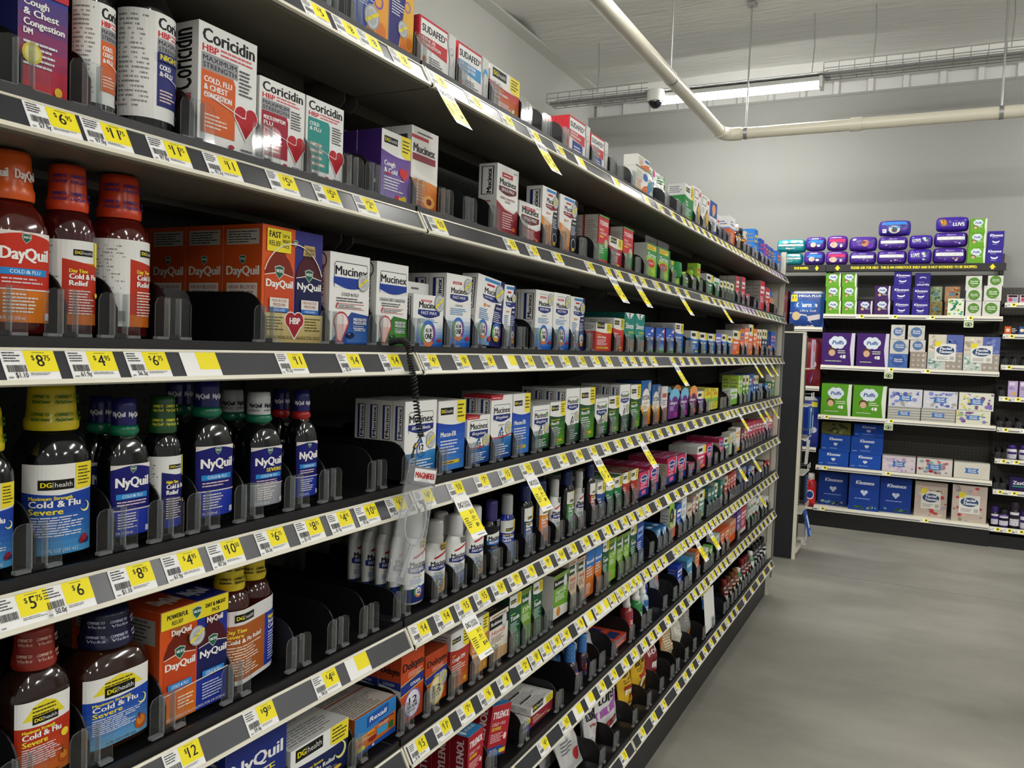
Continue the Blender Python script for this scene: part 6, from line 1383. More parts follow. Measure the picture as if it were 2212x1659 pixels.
for ln in ROWS.strip().split('\n'):
    q = ln.split()
    if q[0] == 'r': row = int(q[1]); prev = -9; continue
    k = q[0]; y, w, h = float(q[1])/1000, float(q[2])/1000, float(q[3])/1000; n = int(q[4]); op = dict(x.split('=') for x in q[5:])
    p = k.split(':'); z = ZB[row]; xf = XF+float(op.get('x', 0))/1000
    h = min(h, ([.30]+[ZS[i-1]-.037-ZB[i] for i in range(1, 8)])[row])
    isb = k in BDESC or p[0] in ('bt', 'spray')
    if isb:
        D = w
        if p[0] in ('bt', 'spray') and y > 2.4: D = max(D, .046)
        if p[0] == 'dgdk': D *= 1.12
        th = math.atan2(y, .7258-xf+D/2); rw = 1.42 if p[0] in ('mucb0', 'mucb1', 'mucb2', 'mucb3', 'mucb4', 'mucnt', 'dgmb', 'dgdk') else 1.12 if p[0] in ('nyq1', 'nyq2', 'nyq3', 'nyqs', 'dgor', 'dgbl') else 1.0
        Wb = D*rw
        if y-Wb/2 < prev and 'x' not in op: s_ = prev+.001-(y-Wb/2); Wb -= s_; y += s_/2
        Db = math.sqrt(max(D*D-(Wb*math.cos(th))**2, .2*D*D))/math.sin(th); Db = min(max(Db, .55*Wb), 1.02*Wb) if rw > 1 else min(D, Wb)
        SXY[:] = [Db/D, Wb/D]
        if 'x' not in op: prev = y+Wb/2+.0005
        for i in range(n):
            t = mk_bottle(k, D, h, '', (xf-Db*.5, y, z)) if i == 0 else dup(t)
            if i: t.location.x = xf-Db*.5-i*(Db+.002)
            t['group'] = 'bottles of one kind lined up behind each other' if n > 1 else 'bottles on the gondola'; add_item(t, row, y, k, (i, n), Wb/2)
        continue
    if y < prev+.0008 and p[0] not in BAGS: s_ = prev+.0008-y; y += s_; w = max(w-s_, .02)
    w = min(w, 4.762-y)-.0028; y += .0014
    if w < .02: continue
    if p[0] == 'twin':
        D = w*.62; t = thing('twin_bottle_pack', '', 'bottle pack', (xf, y, z))
        for i in (0, 1):
            c_ = (-D*.5-(.012 if i else 0), D*.5+i*D*.96); b = MB(); b.lathe([(D/2*a, h*b_) for a, b_ in ROUND], GLOSS('bottle_3a1208', '3a1208'), c_); b.build('body', t)
            b = MB(); b.lathe([(D/2*a, h*b_) for a, b_ in CUPW], mat('cap_wrap_yellow', 'd8c21c', .2), c_); r_ = D/2
            cf = Face(b, lambda u, v, o, c_=c_: (c_[0]+(r_*(.76-.1*v)+.001+o)*math.cos(R(-100+150*u)), c_[1]+(r_*(.76-.1*v)+.001+o)*math.sin(R(-100+150*u)), h*(.755+.2*v)), D, h*.2, 8); slant(['COMPARE TO', 'NyQuil Severe'], '2c2a14')(cf); b.build('cap', t)
        b = MB(); pr = [(-D*.5+D*.53*math.cos(a), D*.5+D*.53*math.sin(a)) for a in [R(-120+15*i) for i in range(9)]]+[(-D*.5-.012+D*.53*math.cos(a), D*1.46+D*.53*math.sin(a)) for a in [R(15+15*i) for i in range(8)]]
        acc = [0]
        for a, c_ in zip(pr, pr[1:]): acc.append(acc[-1]+math.dist(a, c_))
        def wf(u, v, o):
            s_ = u*acc[-1]; i = max(j for j in range(len(pr)-1) if acc[j] <= s_+1e-9); f = (s_-acc[i])/(acc[i+1]-acc[i]); a = pr[i]; c_ = pr[i+1]
            nn = Vector((c_[1]-a[1], a[0]-c_[0])).normalized(); return (a[0]+(c_[0]-a[0])*f+nn.x*(.001+o), a[1]+(c_[1]-a[1])*f+nn.y*(.001+o), h*(.04+.56*v))
        F = Face(b, wf, acc[-1], h*.56, 18); fill(F, 'dcdcda'); F.r(.16, .06, .62, .80, 'a85a24'); F.r(.62, .06, .98, .80, '2438a0'); dglogo(F, .26, .84, .20); F.p([(.86, .84), (1, .84), (1, 1), (.86, 1)], 'e8da38')
        F.t('Day Time', .2, .70, .05, Y_, .16, 2); F.t('Severe', .2, .635, .05, Y_, .13, 2); F.t('Cold & Flu Relief', .2, .56, .055, W_, .36, 2); F.l(.2, .12, .56, .53, 11, 'e8d8c8'); F.t('Night Time', .66, .70, .05, Y_, .18, 2); F.t('Severe', .66, .635, .05, W_, .13, 2); F.t('Cold & Flu', .66, .56, .055, W_, .24, 2); F.l(.66, .12, .94, .53, 11, 'c8d0ec'); b.build('label', t)
        add_item(t, row, y+w/2, k, (0, 1), w/2); prev = y+w; continue
    if p[0] == 'cardw':
        b = MB(); b.box(-.001, 0, 0, w, 0, h, P('e9e9e6')); o = b.build('white_card', None, (xf+.012, y, z)); o.rotation_euler = (0, -.10, 0); o['category'] = 'card'; add_item(o, row, y+w/2, k, (0, 1)); continue
    if p[0] in BAGS:
        ds, sh, base, fn = BAGS[p[0]]; hang = row == 7 or row == 6
        me = pouch(w, h, .040 if row == 7 else .026, lambda F: fn(F), base=base, rough=.28).data('bag_'+p[0])
        for i in range(n):
            o = put('medicine_pouch' if row < 6 else 'cough_drop_bag', me, None, (xf-.03-i*.066-(.01 if hang else 0), y, z+.001)); o['category'] = 'bag'
            o.rotation_euler = (0, -.16 if hang else -.03, 0)
            if p[0] in ('pchk', 'pchs', 'pchg'): o.rotation_euler = (.0, -.42, 0)
            add_item(o, row, y+w/2, k, (i, n), w/2)
        prev = y+w; continue
    if p[0] in ('ga', 'gat', 'gb', 'gc') and k not in K:
        if p[0][:2] == 'ga': K[k] = (*kd(k), 36, gen('a', p[1], None) if p[0] == 'ga' else dg(p[1], [('Allergy Relief', .08, W_)], '3f86d0', 'e0c43a'))
        else: K[k] = (*kd(k), 36, gen(p[0][1], p[1], p[2]))
    me = carton(k, w, h); d = K[k][2]/1000; rot = float(op.get('rot', 0))
    for i in range(n):
        if (i+1)*(d+.0015)-xf > DEP: break
        o = put(NAME_C[row], me, None, (xf-i*(d+.0015), y, z+abs(math.sin(R(rot)))*w)); o.rotation_euler.x = R(rot); o['category'] = 'carton'; add_item(o, row, y+w/2, k, (i, n), w/2)
    prev = y+w
# a lying carton on top of the white spray carton, a pusher in the empty lane and two loose blister cards
o = put('sinus_carton', carton('flon', .11, .03), None, (XF+.004, 2.222, ZB[0]+.0768)); o['category'] = 'carton'; ITEMS.append(dict(o=o, row=0, y=2.25, d='white spray carton lying flat on top of the standing one', s='lying white carton', back=(0, 1)))
b = MB(); b.prism([(0, 0), (.045, 0), (.045, .052), (.038, .060), (.007, .060), (0, .052)], 0, .004, BLACK, 'x'); o = b.build('shelf_pusher', None, (-.10, .690, ZB[2])); tag(o, 'black pusher paddle in the empty lane left of the orange twin carton', 'pusher')
# ---------------------------------------------------------------- labels of the stock
def settle(rows_, cands):
    """choose for every entry the first wording that no other entry shares"""
    lvl = [0]*len(rows_)
    for _ in range(8):
        seen = {}
        for i, r_ in enumerate(rows_): seen.setdefault(cands[i][min(lvl[i], len(cands[i])-1)], []).append(i)
        bad = [g for g in seen.values() if len(g) > 1]
        if not bad: break
        for g in bad:
            for i in g: lvl[i] += 1
    return [cands[i][min(lvl[i], len(cands[i])-1)] for i in range(len(rows_))]
fronts = {r_: sorted([i for i in ITEMS if i['row'] == r_ and i['back'][0] == 0], key=lambda i: i['y']) for r_ in range(8)}
cands = []
for it in ITEMS:
    F_ = fronts[it['row']]; rn = ROWN[it['row']]; s, d = it['s'], it['d']; i, n = it['back']
    f = min(range(len(F_)), key=lambda j: abs(F_[j]['y']-it['y'])+(0 if F_[j]['s'] == s else 9)); pv = F_[f-1]['s'] if f else None; nx = F_[f+1]['s'] if f+1 < len(F_) else None
    k = len(F_)-f; end = '%s, %s facing from the cream end panel, %s' % (s, nth(k), rn)
    if i == 0:
        c = ['%s, %s' % (d, rn)]
        if len(c[0].split()) > 16: c = ['%s, %s' % (s, rn)]
        if pv and pv != s: c.append('%s just past the %s, %s' % (s, pv, rn))
        if nx and nx != s: c.append('%s just before the %s, %s' % (s, nx, rn))
        c = [x for x in c if len(x.split()) <= 16]+[end]
    else:
        c = ['%s hidden %s behind the front one, %s' % (s, nth(i+1), rn), '%s %s back in lane %s from the cream end panel, %s' % (s, nth(i+1), nth(k), rn)]
    cands.append(c)
for it, lab in zip(ITEMS, settle(ITEMS, cands)): it['o']['label'] = lab; it['lab'] = lab
for it in ITEMS:
    if it['back'][1] > 1: it['o']['group'] = '%ss lined up on the %s' % (it['s'], ROWN[it['row']])
    elif 'group' not in it['o']: it['o']['group'] = 'goods on the '+ROWN[it['row']]
# ---------------------------------------------------------------- black dividers with clear front stops
def stop_mesh():
    b = MB(); W2, H = .024, .046; out = [(-W2, .003), (-W2, H-.008), (-W2+.003, H-.002), (-W2+.009, H), (W2-.009, H), (W2-.003, H-.002), (W2, H-.008), (W2, .003)]
    n = len(out); V = [(.0008, y, z) for y, z in out]+[(-.0008, y, z) for y, z in out]
    b.mesh(V, [tuple(range(n)), tuple(range(2*n-1, n-1, -1))], CLEAR); b.mesh(V, [(i, (i+1) % n, n+(i+1) % n, n+i) for i in range(n)], EDGE)
    for y in (-.0075, .0075): b.box(-.005, .0025, y-.0007, y+.0007, .003, H-.001, EDGE)
    for y in (-.0155, .0155): b.box(-.004, .003, y-.0075, y+.0075, 0, .003, EDGE)
    b.box(-.006, .0015, -.006, .006, 0, .005, BLACK); return b.data('front_stop')
def fin_mesh(k=1):
    b = MB(); pr = [(-.004, 0), (-.004, .030*k)]+[(-.042+.034*math.cos(a), (.030+.033*math.sin(a))*k) for a in [R(15*i) for i in range(1, 7)]]+[(-.29, .063*k), (-.30, .055*k), (-.30, 0)]
    b.prism(pr, -.0009, .0009, BLACK); return b.data('fin')
SM, FM, FL = stop_mesh(), fin_mesh(), fin_mesh(.7); divs = []
for ln in DIVS.strip().split('\n'):
    q = ln.split(); divs += [(int(q[0]), float(v)/1000) for v in q[1:]]
divs += [(3, .205+.12*i) for i in range(0)]
divs.sort(key=lambda v: v[1]); N_D = 285
cands, ents = [], []
nd = []
for r_, y in divs:                                            # each divider stands in the gap nearest to it
    if y > 4.74: continue
    E_ = sorted(EXT[r_]); gaps = [((a[1]+b_[0])/2 if b_[0]-a[1] < .016 else (a[1]+.004 if abs(y-a[1]) < abs(y-b_[0]) else b_[0]-.004)) for a, b_ in zip(E_, E_[1:])]+[E_[0][0]-.004]
    g_ = min(gaps, key=lambda v: abs(v-y)); inside = any(a-.002 < y < b_+.002 for a, b_ in E_)
    y = g_ if inside or abs(g_-y) < .02 else y
    if not any(q[0] == r_ and abs(q[1]-y) < .0495 for q in nd): nd.append((r_, y))
divs = nd
for r_, y in divs[:N_D]:
    t = thing('shelf_divider', '', 'divider', (-.0135, y, ZB[r_]), 'shelf dividers of the gondola'); put('front_stop', SM, t)['label'] = 'clear plastic front stop'; put('fin', FL if r_ == 4 and 1.08 < y < 1.9 else FM, t)['label'] = 'black fin'
    F_ = fronts[r_]; a = [f for f in F_ if f['y'] < y]; c = [f for f in F_ if f['y'] > y]; rn = ROWN[r_]
    pa = a[-1]['s'] if a else 'left edge'; pc = c[0]['s'] if c else 'end panel'
    L_ = ['clear divider between the %s and %s, %s' % (pa, pc, rn), 'clear divider past the %s, %s' % (pa, rn), 'clear divider, %s from the cream end panel, %s' % (nth(1+sum(1 for v in divs if v[0] == r_ and v[1] > y)), rn)]
    cands.append([x for x in L_ if len(x.split()) <= 16]); ents.append(t)
for t, lab in zip(ents, settle(ents, cands)): t['label'] = lab
b = MB()
for r_, y in divs[N_D:]:
    for me, in ((SM,), (FM,)):
        for pl in me.polygons: b.face([(me.vertices[v].co.x-.0135, me.vertices[v].co.y+y, me.vertices[v].co.z+ZB[r_]) for v in pl.vertices], me.materials[pl.material_index])
tag(b.build('shelf_dividers'), 'packed clear front stops at the far end of the gondola shelves', 'dividers', None, 'stuff')
# ---------------------------------------------------------------- price tags and coupon cards
TW, TU = .0503, .80
UNIT = {'8.75': '$1.10', '4.95': '61.9¢', '6.75': '56.3¢', '11': '91.7¢', '11.75': '97.9¢', '10.50': '87.5¢', '9.50': '59.4¢', '4.65': '58.2¢', '6.95': '57.9¢', '14': '$2.34', '15': '$1.36', '6': '50.0¢'}
def price(F, p, u, v, h, w):
    a, _, c = p.partition('.'); q = F.H/F.W*h; wa = text_mesh(a, 1)[2]*q*.92; ws = .26*q; wc = .50*q if c else 0; tot = ws+.02+wa+(.015+wc if c else 0); k = min(1, .50/tot); x = .715-tot*k/2
    F.t('$', x, v+h*.55, h*.42, '1a1a14', ws*k, 1); F.t(a, x+(ws+.02)*k, v, h, '141410', wa*k, 1)
    if c: F.t(c, x+(ws+.02+wa+.015)*k, v+h*.5, h*.46, '1a1a14', wc*k, 1)
def tag_mesh(p, st=''):
    b = MB(); L_ = math.hypot(RX, RZ)*TU; e = Vector((RX, RZ)).normalized(); n = Vector((-RZ, RX)).normalized()
    fn = lambda u, v, o: (e.x*(1-v)*L_+n.x*(.0006+o), u*TW, e.y*(1-v)*L_+n.y*(.0006+o))
    b.mesh([fn(u, v, o) for o in (-.0004, 0) for u, v in ((0, 0), (1, 0), (1, 1), (0, 1))], [(4, 5, 6, 7), (3, 2, 1, 0), (0, 1, 5, 4), (1, 2, 6, 5), (2, 3, 7, 6), (3, 0, 4, 7)], P('eeeeec'))
    F = Face(b, fn, TW, L_)
    if st == 'p': F.r(.0, .55, 1, 1, 'c89ad8'); F.l(.1, .1, .9, .5, 4, '8a6aa8'); return b.data('tag')
    if st == 'g': F.r(.0, .2, 1, 1, 'b8d8a0'); F.l(.1, .3, .9, .9, 4, '6a8a5a'); return b.data('tag')
    F.r(.42, .27, 1, 1, 'f2e227')
    if p == '-': return b.data('tag')
    price(F, p, .45, .45, .40, .34); F.r(.58, .92, .82, .935, '4a4a30')
    F.l(.04, .60, .36, .97, 4, '4a4a4c'); x = .06
    while x < .38: w = .008+.012*rnd.random(); F.r(x, .26, x+w, .50, '26262a'); F.k -= 1; x += w+.008+.008*rnd.random()
    if p in UNIT: F.t(UNIT[p], .17, .07, .17, '2a2a2c', .22, 1)
    F.l(.44, .14, .9, .24, 2, '6a6a6c'); F.l(.04, .03, .14, .14, 1, '8a8a8c'); return b.data('tag')
def coupon_mesh(p):
    b = MB(); L_ = .076; e = Vector((RX, RZ)).normalized(); n = Vector((-RZ, RX)).normalized(); l0 = math.hypot(RX, RZ)*.80; Wc = .049
    def fn(u, v, o):
        s = (1-v)*L_; c = .0034+.10*(s/L_)**2*.06+.0*s; return (e.x*(l0+s)+n.x*(c+o), u*Wc, e.y*(l0+s)+n.y*(c+o)+.0)
    g = 8; V = [fn(u, i/g, o) for o in (-.0004, 0) for i in range(g+1) for u in (0, 1)]; m = 2*(g+1)
    b.mesh(V, [(2*i+m, 2*i+1+m, 2*i+3+m, 2*i+2+m) for i in range(g)]+[(2*i+2, 2*i+3, 2*i+1, 2*i) for i in range(g)]+[(0, 1, 1+m, m), (m-2, 2*m-2, 2*m-1, m-1)]+[(2*i, 2*i+m, 2*i+2+m, 2*i+2) for i in range(g)]+[(2*i+3, 2*i+3+m, 2*i+1+m, 2*i+1) for i in range(g)], P('f0f0ee'))
    F = Face(b, fn, Wc, L_); F.t('DG', .12, .76, .12, '1a1a1c', .26, 2); F.t('DIGITAL', .44, .82, .065, '2a2a2c', .44, 1); F.t('COUPONS', .44, .74, .065, '2a2a2c', .46, 1)
    for i in range(5): F.k -= (i > 0); F.r(0, .13+.11*i, 1, .24+.11*i, 'f4e62a')
    F.t('$%d' % (int(float(p))), .62, .57, .08, '1c1c14', None, 1); F.t('-$1', .56, .44, .08, '1c1c14', None, 1); F.r(.48, .40, .92, .408, '1c1c14'); F.t('$%d' % max(1, int(float(p))-1), .64, .25, .085, '1c1c14', None, 2)
    F.l(.08, .26, .42, .52, 5, '5a5620'); F.l(.72, .46, .94, .5, 1, '5a5620'); F.l(.4, .04, .92, .09, 1, '66666a'); return b.data('coupon')
_tm = {}; tl = []
for ln in TAGS.strip().split('\n'):
    q = ln.split()
    for w in q[1:]:
        a, p = w.split(':'); st = a[0] if a[0] in 'cpg' else ''; tl.append((int(q[0]), float(a[1:] if st else a)/1000, p, st))
for i_, v_ in enumerate(tl):
    for yj in YS[1:4]:
        if yj-.051 < v_[1] < yj+.006: tl[i_] = (v_[0], yj-.0565 if v_[1] < yj-.025 else yj+.0065, *v_[2:])
    if v_[1] > 4.715: tl[i_] = (v_[0], 4.715, *v_[2:])
tl.sort(key=lambda v: v[1]); N_T = 245; ents, cands, rest, cps = [], [], [], []
for i, (r_, y, p, st) in enumerate(tl):
    key = (p, st if st in 'pg' else '')
    if key not in _tm: _tm[key] = tag_mesh(*key)
    loc = (rail_pt(.095, .0012, 0, r_)[0], y, rail_pt(.095, .0012, 0, r_)[2])
    ab = min(fronts[r_], key=lambda f: abs(f['y']-y-.025))['s']; rn = ROWN[r_]; k = 1+sum(1 for v in tl if v[0] == r_ and v[1] > y)
    if st == 'c':
        if ('c', p) not in _tm: _tm[('c', p)] = coupon_mesh(p)
        o = put('coupon_card', _tm[('c', p)], None, loc); tag(o, '', 'coupon', 'hanging coupon cards'); cps.append((o, ['yellow and white coupon card hanging below the %s, %s' % (ab, rn), 'coupon card on %s tag from the cream end panel, %s' % (nth(k), rn)]))
    if i < N_T or st == 'c' or st in 'pg' and st:
        o = put('price_tag', _tm[key], None, loc); tag(o, '', 'price tag', 'price tags on the gondola rails'); wd_ = 'blank price tag' if p == '-' else '$%s price tag' % p
        if st == 'p': wd_ = 'purple tag'
        if st == 'g': wd_ = 'pale green tag'
        ents.append(o); cands.append(['%s below the %s, %s' % (wd_, ab, rn), '%s, %s from the cream end panel on the %s rail' % (wd_, nth(k), rn)])
    else: rest.append((_tm[key], loc))
for o, lab in zip(ents, settle(ents, cands)): o['label'] = lab
for (o, c), lab in zip(cps, settle(cps, [c for o, c in cps])): o['label'] = lab
b = MB()
for me, lc in rest:
    for pl in me.polygons: b.face([tuple(Vector(lc)+me.vertices[v].co) for v in pl.vertices], me.materials[pl.material_index])
tag(b.build('price_tags'), 'crowded tiny price tags at the far end of the rails', 'price tags', None, 'stuff')
b = MB(); g_ = [(.0, y_, z_) for y_, z_ in ((0, 0), (.05, 0), (.056, -.03), (.05, -.07), (.03, -.085), (.008, -.07), (.0, -.03))]
b.prism([(y_, z_) for _, y_, z_ in g_], 0, .0012, P('8ab83a'), 'x'); F = Face(b, lambda u, v, o: (.0012+o, u*.056, -.085+.085*v), .056, .085); F.e(.5, .5, .4, '23301c', .3); F.t('1', .42, .42, .2, W_, None, 2); F.l(.25, .12, .75, .3, 2, 'e8f0d8')
tag(b.build('shelf_talker', None, (RX+.004, 2.545, ZS[4]+RZ+.004)), 'green shelf talker with black oval hanging below the fifth shelf rail', 'shelf talker')
# ---------------------------------------------------------------- magnifier on its coiled cord
t = thing('hanging_magnifier', 'clear plastic magnifier sleeve on a black coiled cord hanging from the rails', 'magnifier', (.037, 1.06, 1.17))
def rel(p): return tuple(Vector(p)-Vector((.037, 1.06, 1.17)))
cp = [Vector(p) for p in ((-.016, 1.048, 1.3585), (-.004, 1.054, 1.3625), (.008, 1.056, 1.3620), (.018, 1.053, 1.351), (.0235, 1.052, 1.326), (.027, 1.056, 1.304), (.029, 1.061, 1.269), (.031, 1.066, 1.240), (.033, 1.071, 1.217))]
path = []; N = 46*10; ph = 0
def cr(tt):
    tt = max(0, min(len(cp)-1.0001, tt)); i = int(tt); f = tt-i; a, b_, c_, d_ = cp[max(i-1, 0)], cp[i], cp[i+1], cp[min(i+2, len(cp)-1)]
    return .5*((2*b_)+(c_-a)*f+(2*a-5*b_+4*c_-d_)*f*f+(3*b_-a-3*c_+d_)*f**3)
for i in range(N+1):
    tt = i/N*(len(cp)-1); p_ = cr(tt); tn = (cr(tt+.02)-cr(tt-.02)).normalized(); a = tn.cross(Vector((0, .3, 1) if abs(tn.z) < .8 else (1, 0, 0))).normalized(); b_ = tn.cross(a); an = 2*math.pi*46*i/N
    path.append(rel(p_+(a*math.cos(an)+b_*math.sin(an))*.0042))
b = MB(); b.tube(path, .0013, BLACK, 6); b.build('coiled_cord', t)
b = MB(); b.tube([rel(p) for p in ((.033, 1.071, 1.217), (.034, 1.06, 1.207), (.035, 1.050, 1.199), (.036, 1.043, 1.190), (.037, 1.041, 1.183), (.037, 1.044, 1.186), (.036, 1.047, 1.194), (.035, 1.052, 1.20))], .0012, BLACK, 6); b.tube([rel((.034, 1.058, 1.206)), rel((.035, 1.051, 1.2))], .0028, mat('brass_clip', 'b89a5a', .3, .9), 8); b.build('cord_loop', t)
b = MB(); b.tube([rel((.0375+.0015*math.sin(a), 1.043+.0095*math.cos(a), 1.176+.0095*math.sin(a))) for a in [R(15*i) for i in range(25)]], .0011, GALV, 6); b.build('key_ring', t)
A, B_, C_, D_ = [Vector(p) for p in ((.038, 1.034, 1.1765), (.040, 1.110, 1.1617), (.048, 1.0525, .986), (.048, .9726, 1.0161))]
def sv(u, v, o): p_ = (D_*(1-u)+C_*u)*(1-v)+(A*(1-u)+B_*u)*v; bul = .005*math.sin(math.pi*u)*math.sin(math.pi*v); return rel(p_+Vector((bul+o, 0, 0)))
b = MB(); G = 10
for s_, o_ in ((1, .0006), (-1, -.0040)):
    V = [(lambda p_: (p_[0] if s_ > 0 else p_[0]-.010*math.sin(math.pi*i/G)*math.sin(math.pi*j/G), p_[1], p_[2]))(sv(i/G, j/G, o_)) for i in range(G+1) for j in range(G+1)]
    b.mesh(V, [(i*(G+1)+j, (i+1)*(G+1)+j, (i+1)*(G+1)+j+1, i*(G+1)+j+1) for i in range(G) for j in range(G)], SLEEVE, True)
b.tube([sv(0, 0, 0), sv(1, 0, 0), sv(1, 1, 0), sv(0, 1, 0), sv(0, 0, 0)], .0010, EDGE, 6); b.build('sleeve', t)
b = MB(); F = Face(b, lambda u, v, o: sv(.14+.86*u-.0, .86+.13*v, .0012+o), .08, .024); F.r(-.14, -.1, 1, 1.05, '77787c'); F.r(.06, .08, .96, .95, 'e9e8e6'); F.t('MAGNIFIER', .10, .32, .38, 'b02424', .82, 2); b.build('name_card', t)['label'] = 'white and grey card reading MAGNIFIER in red'
b = MB(); ring_ = [Vector(sv(.55+.36*math.cos(R(12*i)), .52+.19*math.sin(R(12*i)), -.0022)) for i in range(31)]; b.tube(ring_, .0016, mat('clear_rim', 'b4b6ba', .15), 6)
b.tube([sv(.5, .33, -.0022), sv(.42, .05, -.0022)], .0028, mat('clear_rim', 'b4b6ba', .15), 8); b.build('magnifying_lens', t)
# ---------------------------------------------------------------- wall shelving at the end of the aisle
DKG = mat('dark_shelf_back', '3a372f', .6); RAILM = mat('grey_rail_insert', '6b6b70', .3)
def far_rail(t, x0, x1, y, z, h=.033):
    b = MB(); b.prism([(y, z), (y-.003, z), (y-.012, z-h), (y-.010, z-h-.003), (y, z-h)], x0, x1, CREAM, 'x'); b.build('price_rail', t)
    b = MB(); b.prism([(y-.0042, z-.007), (y-.0048, z-.007), (y-.0110, z-.029), (y-.0104, z-.029)], x0+.004, x1-.004, RAILM, 'x'); b.build('label_strip', t.children[-1])
def far_shelf(x0, x1, y, z, dep, lab, m=TAUPE):
    t = thing('wall_shelf', lab, 'shelf', (0, 0, 0), 'wall shelves at the end of the aisle')
    b = MB(); b.box(x0, x1, y, y+dep, z-.012, z, m); b.box(x0, x1, y, y+.012, z-.036, z-.001, m); b.build('deck', t)
    if m is not BLACK:
        for x in (x0+.006, x1-.009):
            b = MB(); b.prism([(y+.02, z-.013), (y+dep, z-.013), (y+dep, z-.10), (y+.05, z-.045)], x, x+.003, m, 'x'); b.build('bracket', t)
    far_rail(t, x0, x1, y, z); return t
SXY[:] = [0, 0]
t = thing('pegboard_shelving', 'dark pegboard wall shelving frame at the end of the aisle', 'shelving', (0, 0, 0))
for x0, x1, pm in ((-.95, -.035, PEG), (-.030, 1.198, PEGX), (1.204, 2.9, PEGX)):
    b = MB(); b.box(x0, x1, WY-.03, WY-.008, .14, 1.84 if x1 < 1.3 else 1.94, PEGX if x0 > -.5 else DKG); b.build('pegboard', t)
for x in (-.032, 1.201):
    b = MB(); b.box(x-.012, x+.012, WY-.036, WY-.006, 0, 2.2, DKG); z = .2
    while z < 2.1: b.box(x-.007, x-.003, WY-.037, WY-.0358, z, z+.014, P('0a0a0a')); b.box(x+.003, x+.007, WY-.037, WY-.0358, z, z+.014, P('0a0a0a')); z += .0254
    b.build('upright', t)
KICK = mat('kick_black2', '101012', .45)
b = MB(); b.box(-.95, 1.2, 6.985, 6.995, 0, .125, KICK); b.box(1.2, 2.9, 7.005, 7.015, 0, .09, KICK); b.build('kick_plate', t)
FZ = [2.0835, 1.6972, 1.2937, .8985, .4890, .1599]; FN = ['overstock shelf', 'first tissue shelf', 'second tissue shelf', 'third tissue shelf', 'fourth tissue shelf', 'lowest tissue shelf']
for i, z in enumerate(FZ[1:]):
    far_shelf(-.029, 1.197, 6.945 if i < 3 else 6.982, z, .42, 'metal shelf of the tissue bay, %s' % FN[i+1], CREAM if i == 4 else TAUPE)
for x0, x1, s_ in ((-.95, -.032, ''), (-.029, 1.197, 'PLEASE ASK FOR HELP.  THIS IS AN OVERSTOCK SHELF AND IS NOT INTENDED TO BE SHOPPED.')):
    t = thing('overstock_shelf', 'top overstock shelf with black lip and yellow warning text' if s_ else 'left end of the overstock shelf behind the gondola', 'shelf', (0, 0, 0))
    b = MB(); b.box(x0, x1, 6.95, 7.38, 2.065, 2.083, TAUPE); b.box(x0, x1, 6.94, 6.95, 2.030, 2.083, BLACK); b.box(x0, x1, 6.95, 7.0, 2.032, 2.066, TAUPE); b.build('deck', t)
    b = MB(); b.prism([(7.2, 2.064), (WY-.042, 2.064), (WY-.042, 1.95), (7.2, 2.03)], x1-.02, x1-.016, TAUPE, 'x'); b.build('bracket', t)
    b = MB(); W_f = x1-x0; F = Face(b, lambda u, v, o: (x0+u*W_f, 6.94-o, 2.03+v*.053), W_f, .053)
    if s_: F.t(s_, .15, .32, .36, 'f0e23a', .70, 2)
    else: F.t('TO BE SHOPPED.', .74, .32, .36, 'f0e23a', .12, 2)
    for u in ((.07, .93) if s_ else (.93,)): F.p([(u-.018, .4), (u, .9), (u+.018, .4), (u+.008, .4), (u+.008, .15), (u-.008, .15), (u-.008, .4)], 'f0e23a')
    b.build('warning_print', t)
FARD = {
 'dteal': ('teal and white diaper pack', '1f8f96'), 'dblue': ('purple and light blue diaper pack', '4a2c98'), 'dpink': ('purple and pink diaper pack', '5a2c98'),
 'dpurw': ('purple diaper pack with white stripe', '4a2a94'), 'dpurb': ('plain purple diaper pack with pale face', '4f2a98'), 'dblub': ('purple pack with bright blue bands', '3c2a94'),
 'dluv': ('purple pack with white name and green print', '4426a0'), 'dluvy': ('purple pack with yellow print and white name', '40249c'),
 'cgrn': ('green cube tissue box with white cloud', '6aa82c'), 'ckle': ('violet cube tissue box with white name', '34288c'), 'ckleu': ('violet cube tissue box turned upside down', '2f2680'),
 'cpuf': ('dark purple cube tissue box with white cloud', '43245f'), 'clg': ('green leaf print tissue box pushed back', 'b8c8a0'), 'clt': ('tan leaf print tissue box pushed back', 'b0a068'),
 'clo': ('orange leaf print tissue box pushed back', 'd0a078'), 'clb': ('bright leaf print tissue box', 'e8ecd8'), 'cwg': ('white tissue box with green circle', 'dcdcd4'),
 'b4p': ('large purple tissue multipack with white cloud', '44206c'), 'b4g': ('large green tissue multipack with white cloud', '5a9c24'), 'cgb': ('blue tissue cube with white emblem', '4a6cae'),
 'cgw': ('pale tissue cube with blue circle', 'd4d0c8'), 'cgd': ('grey tissue cube with pale dots', 'a89c90'), 'b4f': ('facial tissue multipack of four patterns', 'cfc8bc'),
 'bxs': ('striped tissue box with blue badge', 'c4c2ba'), 'bxf': ('blue flower tissue box with blue badge', 'd8d8de'), 'bxy': ('yellow flower tissue box with blue badge', 'e0e0cc'),
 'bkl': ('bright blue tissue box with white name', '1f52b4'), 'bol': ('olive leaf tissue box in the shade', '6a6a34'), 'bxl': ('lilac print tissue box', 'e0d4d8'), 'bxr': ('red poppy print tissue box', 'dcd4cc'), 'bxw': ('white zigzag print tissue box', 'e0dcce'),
 'k4': ('tall blue tissue multipack with heart', '1c3f94'), 't4': ('facial tissue multipack with oval badge', 'c4b4a8')}
